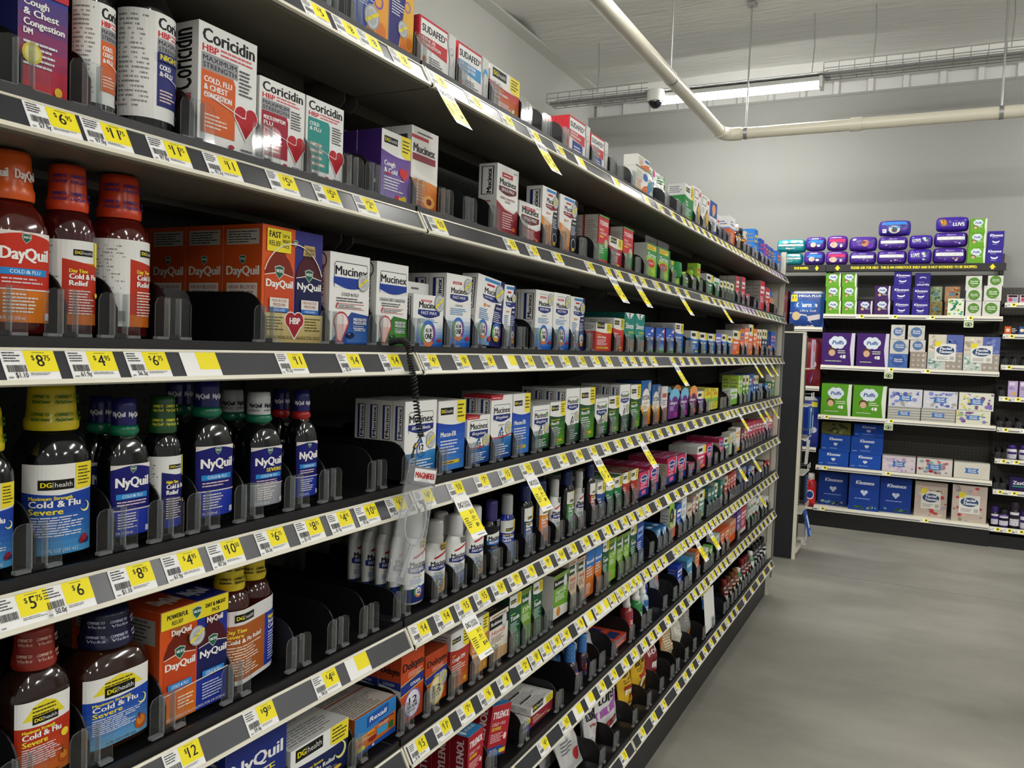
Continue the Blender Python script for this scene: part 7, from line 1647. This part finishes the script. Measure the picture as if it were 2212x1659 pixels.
def blob(F, n, cols, r0, r1, box=(0, 0, 1, 1), sd=1):
    g = random.Random(sd)
    for _ in range(n): r_ = r0+(r1-r0)*g.random(); u = box[0]+r_+(box[2]-box[0]-2*r_)*g.random(); q = r_*F.W/F.H; v = box[1]+q+(box[3]-box[1]-2*q)*g.random(); F.k -= 1 if F.k > 4 and g.random() < .5 else 0; F.e(u, v, r_, g.choice(cols), q*(.5+.5*g.random()), n=8)
def cloud(F, u, v, r, word, c='3a5a9a', puff='dde6f0'):
    for a, b_ in ((0, 0), (-.75, .1), (.75, .1), (-.4, .55), (.4, .55), (-.35, -.5), (.4, -.5)): F.e(u+a*r, v+b_*r*F.W/F.H*.8, r*.62, puff, n=14)
    F.t(word, u, v-r*.28*F.W/F.H, r*.6*F.W/F.H, c, r*1.7, 2, 'c', sk=.2)
def far_art(k, F, sd):
    c = FARD[k][1]
    if k[0] != 'd': fill(F, c)
    if k == 'dteal': F.r(.02, .45, .98, .60, 'e8eef0'); F.p([(.02, .62), (.5, .70), (.98, .62), (.98, .95), (.02, .95)], '3fb0b8'); F.t('diapers', .3, .2, .14, W_, .34, 1); F.e(.28, .78, .12, 'e8f2f4', .12); F.r(.5, .72, .95, .92, 'dfe9ea')
    if k == 'dblue': F.p([(.1, .55), (.9, .45), (.95, .72), (.3, .8)], '3f8ad8'); F.e(.4, .38, .16, 'd8c8b8', .2); F.e(.7, .3, .1, 'e8e8f4', .1); F.r(.3, .82, .7, .9, 'e4dcf0')
    if k == 'dpink': F.p([(.1, .55), (.95, .5), (.95, .78), (.1, .75)], 'd83a78'); F.e(.35, .32, .2, 'e0c8b8', .22); F.e(.75, .25, .07, 'e8e8f4', .12); F.r(.25, .82, .75, .9, 'c8a8e0')
    if k == 'dpurw': F.r(.04, .44, .96, .68, 'ecebee'); F.t('diapers', .36, .78, .1, 'd8d0ec', .3, 1); blob(F, 4, ['e0a83a', 'c8b8e0', '8a6ac8'], .03, .05, (.1, .05, .9, .4), sd)
    if k == 'dpurb': F.e(.6, .5, .15, 'c8886a', .26); F.e(.55, .56, .1, '8a3a4a', .1); F.e(.16, .8, .08, 'e0e0f0', .08); F.e(.8, .3, .14, '6a3ab4', .2)
    if k == 'dblub': F.p([(.08, .70), (.92, .70), (.92, .92), (.08, .92)], '3f8ae0'); F.e(.5, .36, .2, 'd8d8c8', .28); F.e(.5, .36, .1, '5a5a6a', .2); F.r(.08, .12, .22, .4, 'e0e0f0'); F.r(.3, .45, .7, .56, '4fa0e4')
    if k in ('dluv', 'dluvy'): F.t('LUVS', .10 if k == 'dluv' else .52, .42 if k == 'dluv' else .3, .26, 'f2f0f6', .38, 2); blob(F, 5, ['4aa06a', '2a6a4a', 'e8e8f0'] if k == 'dluv' else ['e0b03a', 'c88a2a', '8a3a2a'], .05, .10, (.55, .1, .95, .9) if k == 'dluv' else (.08, .2, .5, .95), sd)
    if k in ('cgrn', 'cpuf', 'b4p', 'b4g'):
        F.p([(.92, 0), (1, 0), (1, 1), (.90, 1), (.86, .5)], 'e4ecd8' if k[1] == 'g' or k == 'b4g' else 'dcd6e6'); cloud(F, .48, .70, .22 if k[0] == 'c' else .20, 'Puffs', '3a5a9a'); F.e(.32, .42, .13, '5a3a28', .12); F.e(.32, .38, .10, 'd8b090', .10); F.l(.5, .36, .82, .48, 2, 'dfe8d0')
        if k[0] == 'b': F.t('4', .56, .22, .10, W_, None, 2); F.r(.66, .22, .74, .32, W_); F.l(.12, .1, .7, .16, 1, 'c8d0b8')
    if k in ('ckle', 'ckleu'):
        if k == 'ckle': F.t('Kleenex', .12, .66, .16, 'f2f0f6', .78, 2, sk=.1); F.l(.25, .56, .75, .62, 1, 'c8c4e0'); F.e(.5, .36, .22, 'e8e6f2', .12); F.e(.5, .44, .20, c, .10); F.l(.3, .14, .7, .2, 1, 'c8c4e0')
        else: F.e(.5, .66, .22, 'b8b4d8', .10); F.e(.5, .58, .20, c, .10); F.t('xǝuǝǝlʞ', .12, .12, .16, 'e0dcf0', .78, 2); F.l(.25, .34, .75, .40, 1, 'b8b4d8')
    if k in ('clg', 'clt', 'clo', 'clb'): blob(F, 26, {'clg': ['3f7a4a', '6aa04a', 'd8e0c0', '2a5a3a'], 'clt': ['8a8040', 'c8b060', '6a7a4a'], 'clo': ['c8702c', 'e8c8a0', '8aa070', 'd89060'], 'clb': ['2f8a4a', '8ac03a', 'e8d83a', '1f6a6a', '5ab0a0']}[k], .05, .13, sd=sd); k == 'clb' or F.e(.5, .5, .24, '7aa0b8', .12)
    if k == 'cwg': blob(F, 14, ['c4c8bc', 'cfd2c8'], .04, .10, sd=sd); F.e(.5, .52, .37, '5a8a34'); F.t('Facial', .5, .56, .11, 'e4ecd8', .42, 2, 'c', sk=.2); F.t('Tissues', .5, .42, .11, 'e4ecd8', .5, 2, 'c', sk=.2); F.l(.35, .28, .65, .34, 1, 'd0dcc0')
    if k in ('cgb', 'cgw'): blob(F, 12, ['b8b4ac', 'c8c4bc'] if k == 'cgw' else ['5a7cbe', '7a94c8'], .05, .12, sd=sd); F.e(.5, .52, .34, '5a78a8' if k == 'cgw' else '3a5a9c'); F.t('Facial', .5, .56, .10, W_, .4, 2, 'c', sk=.2); F.t('Tissues', .5, .42, .10, W_, .46, 2, 'c', sk=.2)
    if k == 'cgd': [F.e(.2+.3*i, .2+.3*j, .08, 'd8d0c8') for i in range(3) for j in range(3)]; F.l(.05, .05, .95, .95, 14, '9a8e82'); sd % 2 and F.e(.5, .5, .3, '5a6f96')
    if k in ('b4f', 't4'):
        if k == 'b4f':
            F.r(0, .5, .48, 1, 'd8d0c0'); F.r(.52, .5, 1, 1, '5a68a8'); F.r(0, 0, .48, .48, 'c4ccc4'); F.r(.52, 0, 1, .48, 'a49a90'); blob(F, 18, ['a89c88', 'e8e0d0', 'c0b09a'], .03, .07, (0, .5, .48, 1), sd); blob(F, 10, ['7a88c0', '4a5898'], .04, .08, (.52, .5, 1, 1), sd+1); blob(F, 18, ['8ab0a8', 'e0e8e0', '6a908a'], .03, .06, (0, 0, .48, .48), sd+2); [F.e(.6+.16*i, .1+.15*j, .04, 'c8c0b6') for i in range(3) for j in range(3)]
        else: blob(F, 30, ['b8484a', 'd8c8b8', '8a8a70', 'e0b0a0', 'a8a0b8'], .03, .09, sd=sd)
        F.r(.20, .24, .80, .74, 'e6e4dc'); F.p([(.2, .66), (.2, .80), (.40, .80), (.34, .66)], 'e8d83a'); F.e(.50, .55, .26, '2f4a74', .125); F.t('Facial', .5, .57, .075, W_, .32, 2, 'c', sk=.2); F.t('Tissues', .5, .475, .075, W_, .40, 2, 'c', sk=.2); F.l(.26, .28, .6, .38, 3, '8a8a86'); F.r(.64, .28, .76, .38, 'b8b8b0')
    if k[:2] == 'bx':
        if k == 'bxs': [F.r(0, .1+.2*i, 1, .16+.2*i, '96948c') for i in range(5)]
        elif k == 'bxw': [F.p([(.1*i, .0), (.1*i+.012, 0), (.1*i+.3, 1), (.1*i+.288, 1)], 'cfc8b0') for i in range(8)]
        else: blob(F, 34, {'bxf': ['5a64b0', '8a94d0', 'e4e4e8', 'b0a8a0'], 'bxy': ['e0c85a', '8a78c0', 'a8c080', '7a5a8a', 'e8e4d0'], 'bxl': ['b8a0c8', 'e8dce0', 'cabcd8'], 'bxr': ['b8242c', 'd8606a', '8ab0b0', '8a9aa0']}[k], .03, .08, sd=sd)
        F.p([(.30, .34), (.34, .5), (.30, .66), (.70, .66), (.66, .5), (.70, .34)], '3f78c0'); F.t('Facial', .5, .52, .10, W_, .2, 2, 'c', sk=.2); F.t('Tissues', .5, .40, .10, W_, .24, 2, 'c', sk=.2)
    if k == 'bkl': F.t('Kleenex', .28, .68, .18, 'f0f2f8', .44, 2, sk=.1); F.e(.47, .46, .04, 'e4ecf8'); F.e(.53, .46, .04, 'e4ecf8'); F.p([(.435, .44), (.565, .44), (.5, .32)], 'e4ecf8'); F.l(.3, .14, .7, .22, 1, 'a8c0e8'); F.l(.05, .1, .2, .2, 1, 'a8c0e8')
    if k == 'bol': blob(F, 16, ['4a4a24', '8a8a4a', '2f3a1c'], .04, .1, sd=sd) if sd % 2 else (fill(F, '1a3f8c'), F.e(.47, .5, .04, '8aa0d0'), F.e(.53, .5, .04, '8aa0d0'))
    if k == 'k4': F.t('Kleenex', .22, .72, .10, 'e4e8f2', .60, 2, sk=.1); F.e(.45, .52, .06, 'c8d4ea'); F.e(.57, .52, .06, 'c8d4ea'); F.p([(.40, .50), (.62, .50), (.51, .40)], 'c8d4ea'); F.l(.2, .3, .8, .36, 1, '8aa4d8'); blob(F, 12, ['5a7a3a', 'a8b8a0', '6a9ab8', '3f5a2a'], .03, .07, (.1, .02, .95, .16), sd)
def far_box(k, w, h, d, sd):
    mb = MB(); mb.box(0, w, 0, d, 0, h, P(FARD[k][1])); F = Face(mb, lambda u, v, o: (u*w, -o, v*h), w, h); far_art(k, F, sd)
    S = Face(mb, lambda u, v, o: (w+o, u*d, v*h), d, h); cc = FARD[k][1]; fill(S, cc)
    if k in ('cgrn', 'b4g', 'cpuf', 'b4p'): S.r(0, 0, 1, 1, 'd8e0d8' if 'g' in k else 'c8c4cc'); S.l(.1, .1, .9, .9, 6, 'a8b4a8')
    elif k == 'ckle': S.e(.5, .5, .3, '4a3ca0')
    elif k in ('clb', 'cwg', 'bxf', 'bxy', 'bxl', 'bxr', 'bxw', 't4', 'b4f'): S.l(.1, .15, .9, .9, 6, 'a8a49a')
    T = Face(mb, lambda u, v, o: (u*w, v*d, h+o), w, d); fill(T, cc); T.e(.5, .5, .25, 'c8ccd4', .12); return mb.data('box_'+k)
def soft_pack(k, w, h, d, sd):
    mb = MB(); c = FARD[k][1]; m = mat('film_'+c, c, .25, 0, .5); nu, nv = 16, 10; g = random.Random(sd); ph = g.random()*6
    def fr(u, v, o):
        a, b_ = abs(2*u-1), abs(2*v-1); e = max(0, (1-a**5)*(1-b_**5))**.4; wv = .0022*math.sin(26*v+ph)*math.sin(5*u+ph)+.0018*math.sin(31*u+9*v)
        ins = .012*b_**4; return (w*u+(-ins if u > .5 else ins)*a, d*.5-(d*.5*e+wv*e+o), h*(v+(-.06 if v > .5 else .06)*a**4*b_))
    V = [fr(i/nu, j/nv, 0) for i in range(nu+1) for j in range(nv+1)]; F_ = [(i*(nv+1)+j, (i+1)*(nv+1)+j, (i+1)*(nv+1)+j+1, i*(nv+1)+j+1) for i in range(nu) for j in range(nv)]
    n0 = len(V); V += [(x, d-y, z) for x, y, z in V]; F_ += [tuple(n0+q for q in reversed(f)) for f in F_[:nu*nv]]
    mb.mesh(V, F_, m, True); F = Face(mb, lambda u, v, o: fr(.06+.88*u, .07+.86*v, o+.0045), w*.9, h*.9, 24); far_art(k, F, sd); return mb.data('pack_'+k)
EF = []
for i, ln in enumerate(FAR.strip().split('\n')):
    q = ln.split(); s_, k = int(q[0]), q[1]; x0, z0, w, h, y = [float(v)/1000 for v in q[2:]]
    soft = k[0] == 'd'; d = .11 if soft or k[0] == 'c' else .20 if k in ('b4p', 'b4g', 'b4f', 'k4', 't4') else .115
    me = soft_pack(k, w, h, d, i) if soft else far_box(k, w, h, d, i)
    nm = 'diaper_pack' if soft else 'tissue_multipack' if k in ('b4p', 'b4g', 'b4f', 'k4', 't4') else 'tissue_box'
    o = put(nm, me, None, (x0, y+.001*(i % 3), z0+.0006)); o['category'] = 'diaper pack' if soft else 'tissues'; o['group'] = 'goods on the '+FN[s_]
    EF.append(dict(o=o, k=k, s=s_, x=x0+w/2, z=z0, d=FARD[k][0]))
cands = []
for e in EF:
    same = [q for q in EF if q['s'] == e['s']]; und = [q for q in same if abs(q['x']-e['x']) < .09 and q['z'] < e['z']-.03]; ab = [q for q in same if abs(q['x']-e['x']) < .09 and q['z'] > e['z']+.03]
    pos = 'topmost of its stack' if und and not ab else 'lowest of its stack' if ab and not und else 'in the middle of its stack' if ab else 'standing alone'
    row_ = sorted([q for q in same if abs(q['z']-e['z']) < .05], key=lambda q: q['x']); k = row_.index(e)+1
    lv = ['bottom', 'second', 'third'][min(2, len(und))]
    cands.append(['%s, %s' % (e['d'], FN[e['s']]), '%s %s, %s' % (e['d'], pos, FN[e['s']]), '%s, %s layer, %s along the %s' % (e['d'], lv, nth(k), FN[e['s']])])
for e, lab in zip(EF, settle(EF, cands)):
    if len(lab.split()) > 16: lab = lab.replace(' tissue box', ' box').replace(' with ', ', ')
    e['o']['label'] = lab
def far_tag(x, y, z, lab, green=False):
    if green:
        b = MB(); b.box(0, .062, -.001, 0, -.05, 0, P('cfdcb4')); F = Face(b, lambda u, v, o: (.062*u, -.001-o, -.05+.05*v), .062, .05); F.e(.5, .45, .36, '2a3a1c', .30); F.e(.5, .45, .28, 'cfdcb4', .2); F.p([(.36, .3), (.64, .3), (.6, .56), (.4, .56)], '2a3a1c'); tag(b.build('shelf_talker', None, (x, y-.0135, z-.036)), lab, 'shelf talker'); return
    b = MB(); b.box(0, .058, -.0008, 0, -.027, 0, P('eeeeea')); F = Face(b, lambda u, v, o: (.058*u, -.0008-o, -.027+.027*v), .058, .027); F.r(.5, .2, 1, 1, 'f0e22a'); F.l(.06, .2, .42, .9, 3, '5a5a5a'); F.r(.62, .4, .84, .85, '3a3a20')
    o = tag(b.build('price_tag', None, (x, y-.0050, z-.006)), lab, 'price tag', 'price tags of the wall shelving'); o.rotation_euler.x = R(-16)
for x, i, lab in ((.21, 1, 'price tag below the purple cube boxes'), (.445, 1, 'price tag below the first violet cube stack'), (.70, 1, 'price tag below the tan leaf box'), (.95, 1, 'price tag below the left green circle boxes'), (.44, 2, 'price tag below the blue tissue cube'), (.69, 2, 'price tag below the first four-pattern multipack'), (-.005, 3, 'price tag at the left end of the third tissue shelf'), (.46, 3, 'price tag in the middle of the third tissue shelf'), (0, 4, 'price tag at the left end of the fourth tissue shelf'), (.46, 4, 'price tag below the lilac tissue box'), (0, 5, 'price tag at the left end of the lowest tissue shelf'), (.74, 5, 'price tag in the middle of the lowest tissue shelf')):
    far_tag(x, 6.945 if i < 4 else 6.982, FZ[i], lab)
for x, i, lab in ((.95, 1, 'green round card below the first tissue shelf'), (.435, 2, 'green round card below the second tissue shelf'), (.455, 3, 'green round card below the third tissue shelf')): far_tag(x, 6.945, FZ[i], lab, True)
# right bay
RZS = [1.800, 1.572, 1.346, 1.115, .888, .657, .429, .152]
for i, z in enumerate(RZS): far_shelf(1.207 if i < 7 else 1.2, 2.9, 7.0, z, .34, 'black shelf with white tags right of the tissue bay, %s from the top' % nth(i+1), BLACK)
for i, z in enumerate(RZS):
    for j, dx in enumerate(((.01, .115), (.01, .14), (.005, .16), (.0, .075), (.01, .14), (.01, .09), (.0, .09), (.0, .075, .15, .225))[i]):
        far_tag(1.212+dx, 7.0, z, 'price tag %s from the left on the %s black shelf of the right bay' % (nth(j+1), nth(i+1)))
def jar(x, z, r, h, c, cap, lab, nm='supplement_jar', cat='jar'):
    bottle(nm, lab, cat, r*2, h, c, [(.9, 0), (1, .03), (1, .66), (.86, .72)], cap, [(.88, .70), (.92, .72), (.90, .97), (.84, 1), (.02, 1)], (.10, .62, -150, -30, lambda F, S, T: (fill(F, 'dcd8e4'), F.r(0, .5, 1, .8, cap), F.l(.1, .1, .9, .45, 3, '77707f'))), loc=(x, 7.045, z+.0006))
for j, (x, w) in enumerate(((1.222, .068), (1.300, .068), (1.378, .068))):
    o = MB(); o.box(0, w, 0, .05, 0, .058, P('d8c0c8')); F = Face(o, lambda u, v, q, w=w: (u*w, -q, v*.058), w, .058); F.e(.3, .4, .2, 'c84a6a'); F.r(.1, .7, .9, .95, '2a1c24'); F.e(.7, .4, .2, '8ab0d8'); tag(o.build('remedy_box', None, (x, 7.02, RZS[0]+.0006)), 'small pink and blue pack, %s from the tissue bay, top black shelf' % nth(j+1), 'box', 'small packs on the right bay')
for j, (x, c, c2) in enumerate(((1.218, 'd8602c', '1f1a1c'), (1.306, '2a4a8a', 'd8c83a'), (1.394, 'd8602c', '1f1a1c'))):
    o = MB(); o.box(0, .082, 0, .05, 0, .056, P(c)); F = Face(o, lambda u, v, q: (u*.082, -q, v*.056), .082, .056); F.r(.5, 0, 1, 1, c2); F.l(.55, .2, .95, .8, 3, 'e0e0e0'); F.e(.25, .5, .16, 'f0e0c0'); tag(o.build('remedy_box', None, (x, 7.02, RZS[1]+.0006)), '%s pack, %s from the tissue bay, second black shelf' % ('orange and black' if c[0] == 'd' else 'blue and yellow', nth(j+1)), 'box', 'small packs on the right bay')
for j, x in enumerate((1.264, 1.336, 1.408)):
    o = MB(); o.box(0, .060, 0, .05, 0, .115, P('c4aed8')); F = Face(o, lambda u, v, q: (u*.06, -q, v*.115), .06, .115); F.r(.1, .72, .7, .92, 'e4dcf0'); F.e(.65, .2, .2, 'e8b83a', .1); F.l(.1, .45, .8, .65, 3, '6a4a8a'); tag(o.build('remedy_box', None, (x, 7.02, RZS[3]+.0006)), 'lilac box with yellow flower, %s from the tissue bay' % nth(j+1), 'box', 'small packs on the right bay')
for j, x in enumerate((1.315, 1.392, 1.468)): jar(x, RZS[5], .033, .105, 'e4e2e6', '3a2470', 'white jar with purple lid, %s from the tissue bay' % nth(j+1))
o = MB(); o.box(0, .16, 0, .05, 0, .10, P('2c1c54')); F = Face(o, lambda u, v, q: (u*.16, -q, v*.10), .16, .10); F.t('ZzzQuil', .12, .46, .24, W_, .76, 2); F.r(.12, .28, .7, .36, '3aa07a'); tag(o.build('sleep_aid_box', None, (1.312, 7.02, RZS[6]+.0006)), 'dark purple sleep aid box with white name at the right edge', 'box')
for j, (x, r, h, c, cap, w_) in enumerate(((1.233, .026, .145, '1a1222', '3a2470', 'slim dark purple bottle with purple cap'), (1.291, .032, .13, '5a3a8a', '1a1620', 'purple bottle with black cap and pale label'), (1.357, .033, .19, '1c1420', '2c2030', 'tall dark purple bottle with round cap'), (1.42, .028, .13, 'd8d0e4', '3a2470', 'white and purple bottle at the right edge'))): jar(x, RZS[7], r, h, c, cap, w_+' on the lowest black shelf', 'sleep_aid_bottle', 'bottle')
# a few black dividers with clear stops standing in the empty lanes of the right bay
for i, xs in ((2, (1.23, 1.29, 1.36)), (4, (1.225, 1.28, 1.345, 1.41)), (5, (1.225, 1.265)), (6, (1.225, 1.27)), (3, (1.225,))):
    for j, x in enumerate(xs):
        t = thing('shelf_divider', 'clear-fronted black divider, %s from the tissue bay, %s black shelf' % (nth(j+1), nth(i+1)), 'divider', (x, 7.018, RZS[i]+.0006), 'dividers of the right bay', R(-90)); put('front_stop', SM, t); put('fin', FM, t)
# ---------------------------------------------------------------- left bay with paper goods, partly behind the gondola
for z, lab in ((1.592, 'white-railed shelf under the toilet paper pack'), (1.118, 'white-railed shelf behind the black panel, upper'), (.625, 'white-railed shelf behind the black panel, middle'), (.140, 'white-railed shelf behind the black panel, lowest')): far_shelf(-.95, -.036, 7.0, z, .34, lab)
def tp(x, z, w, h, base, art, lab, nm='paper_pack'):
    FARD[nm+lab] = (lab, base); mb = MB(); m = mat('film_'+base, base, .28); n = 12
    def fr(u, v, o): a = abs(2*u-1); b_ = abs(2*v-1); return (w*u, .02*(a**6+b_**6)-o-.004*math.sin(3*math.pi*u)**2, h*v)
    V = [fr(i/n, j/n, 0) for i in range(n+1) for j in range(n+1)]; mb.mesh(V, [(i*(n+1)+j, (i+1)*(n+1)+j, (i+1)*(n+1)+j+1, i*(n+1)+j+1) for i in range(n) for j in range(n)], m, True)
    mb.box(0, w, .02, .24, 0, h, m); F = Face(mb, lambda u, v, o: fr(u, v, o+.002), w, h, 8); art(F); return tag(mb.build(nm, None, (x, 7.02, z+.0006)), lab, 'paper pack')
def charm(F): F.r(0, 0, 1, 1, '24489c'); F.r(0, .93, 1, 1, 'e4e6ea'); F.p([(0, 0), (.75, 0), (.5, .34), (0, .40)], 'e8e4dc'); F.r(.02, .70, .22, .90, 'ecd63a'); F.t('MEGA PLUS', .26, .83, .06, W_, .64, 2); F.e(.46, .60, .34, '3f72c4', .14); F.t('Charmin', .18, .55, .13, 'f2f4f8', .6, 2, sk=.2); F.t('Ultra Soft', .3, .42, .06, 'dfe8f4', .48, 1, sk=.2); F.p([(.55, .16), (.9, .22), (.9, .36), (.55, .30)], 'dcd0d4'); F.e(.2, .3, .12, 'd8c090', .12)
tp(-.298, 1.592, .262, .29, '2a4f9c', charm, 'blue and white toilet paper pack beside the gondola end')
tp(-.62, 1.592, .30, .29, '6a1c28', lambda F: F.e(.8, .85, .1, 'e8d8d8'), 'maroon paper pack half hidden by the gondola end')
tp(-.34, 1.118, .30, .385, '7a1a24', lambda F: (F.e(.85, .45, .05, 'e0d0d0', .06), F.r(0, .92, 1, 1, '8a2430')), 'tall maroon paper pack behind the black panel')
tp(-.40, .625, .37, .405, '1c3494', lambda F: (F.r(0, .93, 1, 1, 'e4e6e8'), F.e(.9, .34, .07, 'e4e6f0', .06), F.e(.75, .16, .07, 'e4e6f0', .06), F.r(.84, .8, .96, .9, 'e8d63a')), 'royal blue paper pack behind the black panel')
t = bottle('detergent_bottle', 'red bottle with white cap on the lowest shelf behind the black panel', 'bottle', .085, .27, 'b01f24', [(.9, 0), (1, .02), (1, .70), (.8, .78), (.5, .82)], 'e0ded8', [(.55, .80), (.62, .82), (.58, .98), (.5, 1), (.02, 1)], (.12, .6, -150, -30, lambda F, S, T: (fill(F, 'c8282c'), F.e(.5, .5, .36, 'e4e4e8', .3), F.e(.5, .5, .28, '2a3f8c', .22))), loc=(-.066, 7.06, .1406))
# ---------------------------------------------------------------- black end panel with hanging goods
t = thing('end_display', 'tall black side panel with cream edge standing past the gondola end', 'display', (0, 5.74, 0))
b = MB(); b.box(-.90, -.016, -.012, .012, 0, 1.508, mat('black_laminate', '191a20', .4)); b.build('side_panel', t)
b = MB(); b.box(-.016, .004, -.016, .016, 0, 1.515, CREAM); b.build('edge_trim', t)
b = MB(); b.box(-.90, .0, -.02, .02, 1.508, 1.518, CREAM); b.build('top_cap', t)
b = MB(); b.box(-.9, .010, .017, .36, .035, .075, CREAM); b.box(-.9, -.03, .017, .36, .075, 1.50, DKG); b.build('display_body', t)
for zz in (1.27, 1.02, .80, .56, .30): b = MB(); b.box(-.03, .03, .02, .34, zz, zz+.006, CREAM); b.build('ledge', t)
b = MB(); b.box(-.10, -.02, -.02, .03, 0, .05, BLACK); tag(b.build('clip_box', None, (-.06, 5.74, 1.519)), 'small black box sitting on top of the black side panel', 'box')
def hung(y, z, w, h, c, art, lab, rx=0):
    mb = MB(); mb.box(0, .012, -w/2, w/2, -h, 0, P(c)); F = Face(mb, lambda u, v, o: (u*.012, -w/2-o, -h+v*h), .012, h); F.r(0, 0, 1, 1, c)
    G = Face(mb, lambda u, v, o: (.012+o, -w/2+u*w, -h+v*h), w, h); art(G); o = tag(mb.build('hanging_pack', None, (.032, y, z)), lab, 'hanging pack', 'packs hung beside the black side panel'); o.rotation_euler.y = rx
hung(5.86, 1.47, .12, .19, 'c8b8cc', lambda F: (F.e(.4, .7, .24, 'd83a5a'), F.l(.1, .1, .9, .4, 4, '8a7a9a')), 'white hanging pack with pink flower, uppermost beside the black panel')
hung(5.86, 1.25, .05, .07, '6a2a70', lambda F: F.e(.5, .4, .3, 'e8e8ee'), 'small purple and white hanging toy beside the black panel', .2)
hung(5.86, 1.015, .08, .19, '2f62a4', lambda F: (F.r(.3, .1, .6, .9, 'a8c8e8'), F.r(.1, .85, .9, .97, W_)), 'tall blue and white hanging pack beside the black panel')
hung(5.98, 1.01, .08, .19, '2a4a8c', lambda F: F.r(.2, .2, .8, .7, 'b8cce4'), 'dark blue hanging pack behind the tall blue one')
hung(5.86, .79, .08, .16, 'd8d8d2', lambda F: F.l(.1, .2, .9, .9, 5, 'a8a8a0'), 'plain white hanging card beside the black panel', .06)
hung(5.86, .55, .08, .18, '24406a', lambda F: F.l(.1, .3, .9, .9, 5, '8aa0c0'), 'dark blue hanging card low beside the black panel')
hung(5.86, .31, .09, .17, '2f5aa8', lambda F: (F.r(.25, .3, .75, .8, 'e4e8ee'), F.r(.2, 0, .8, .2, '9ab8e0')), 'blue and white hanging pack, lowest beside the black panel', -.25)
hung(5.95, .22, .05, .16, 'e0d8e0', lambda F: F.e(.5, .1, .4, '6a2a6a', .08), 'slim white hanging stick with purple end beside the black panel')
for k, (y, z) in enumerate(((5.80, 1.10), (5.90, 1.10), (5.80, .86), (5.90, .86), (5.80, .62), (5.90, .62), (5.80, .36), (5.90, .36))):
    b = MB(); b.tube([(-.03, 0, .006), (.045, 0, .004), (.05, 0, .012)], .0018, GALV, 6); o = b.build('peg_hook', None, (0, y, z)); tag(o, 'wire hook with white tag beside the black panel, %s from the top' % nth(k+1), 'hook', 'peg hooks beside the black panel')
    b = MB(); b.box(.050, .0515, -.02, .02, -.02, .015, P('e8e8e0')); b.build('hook_tag', o)
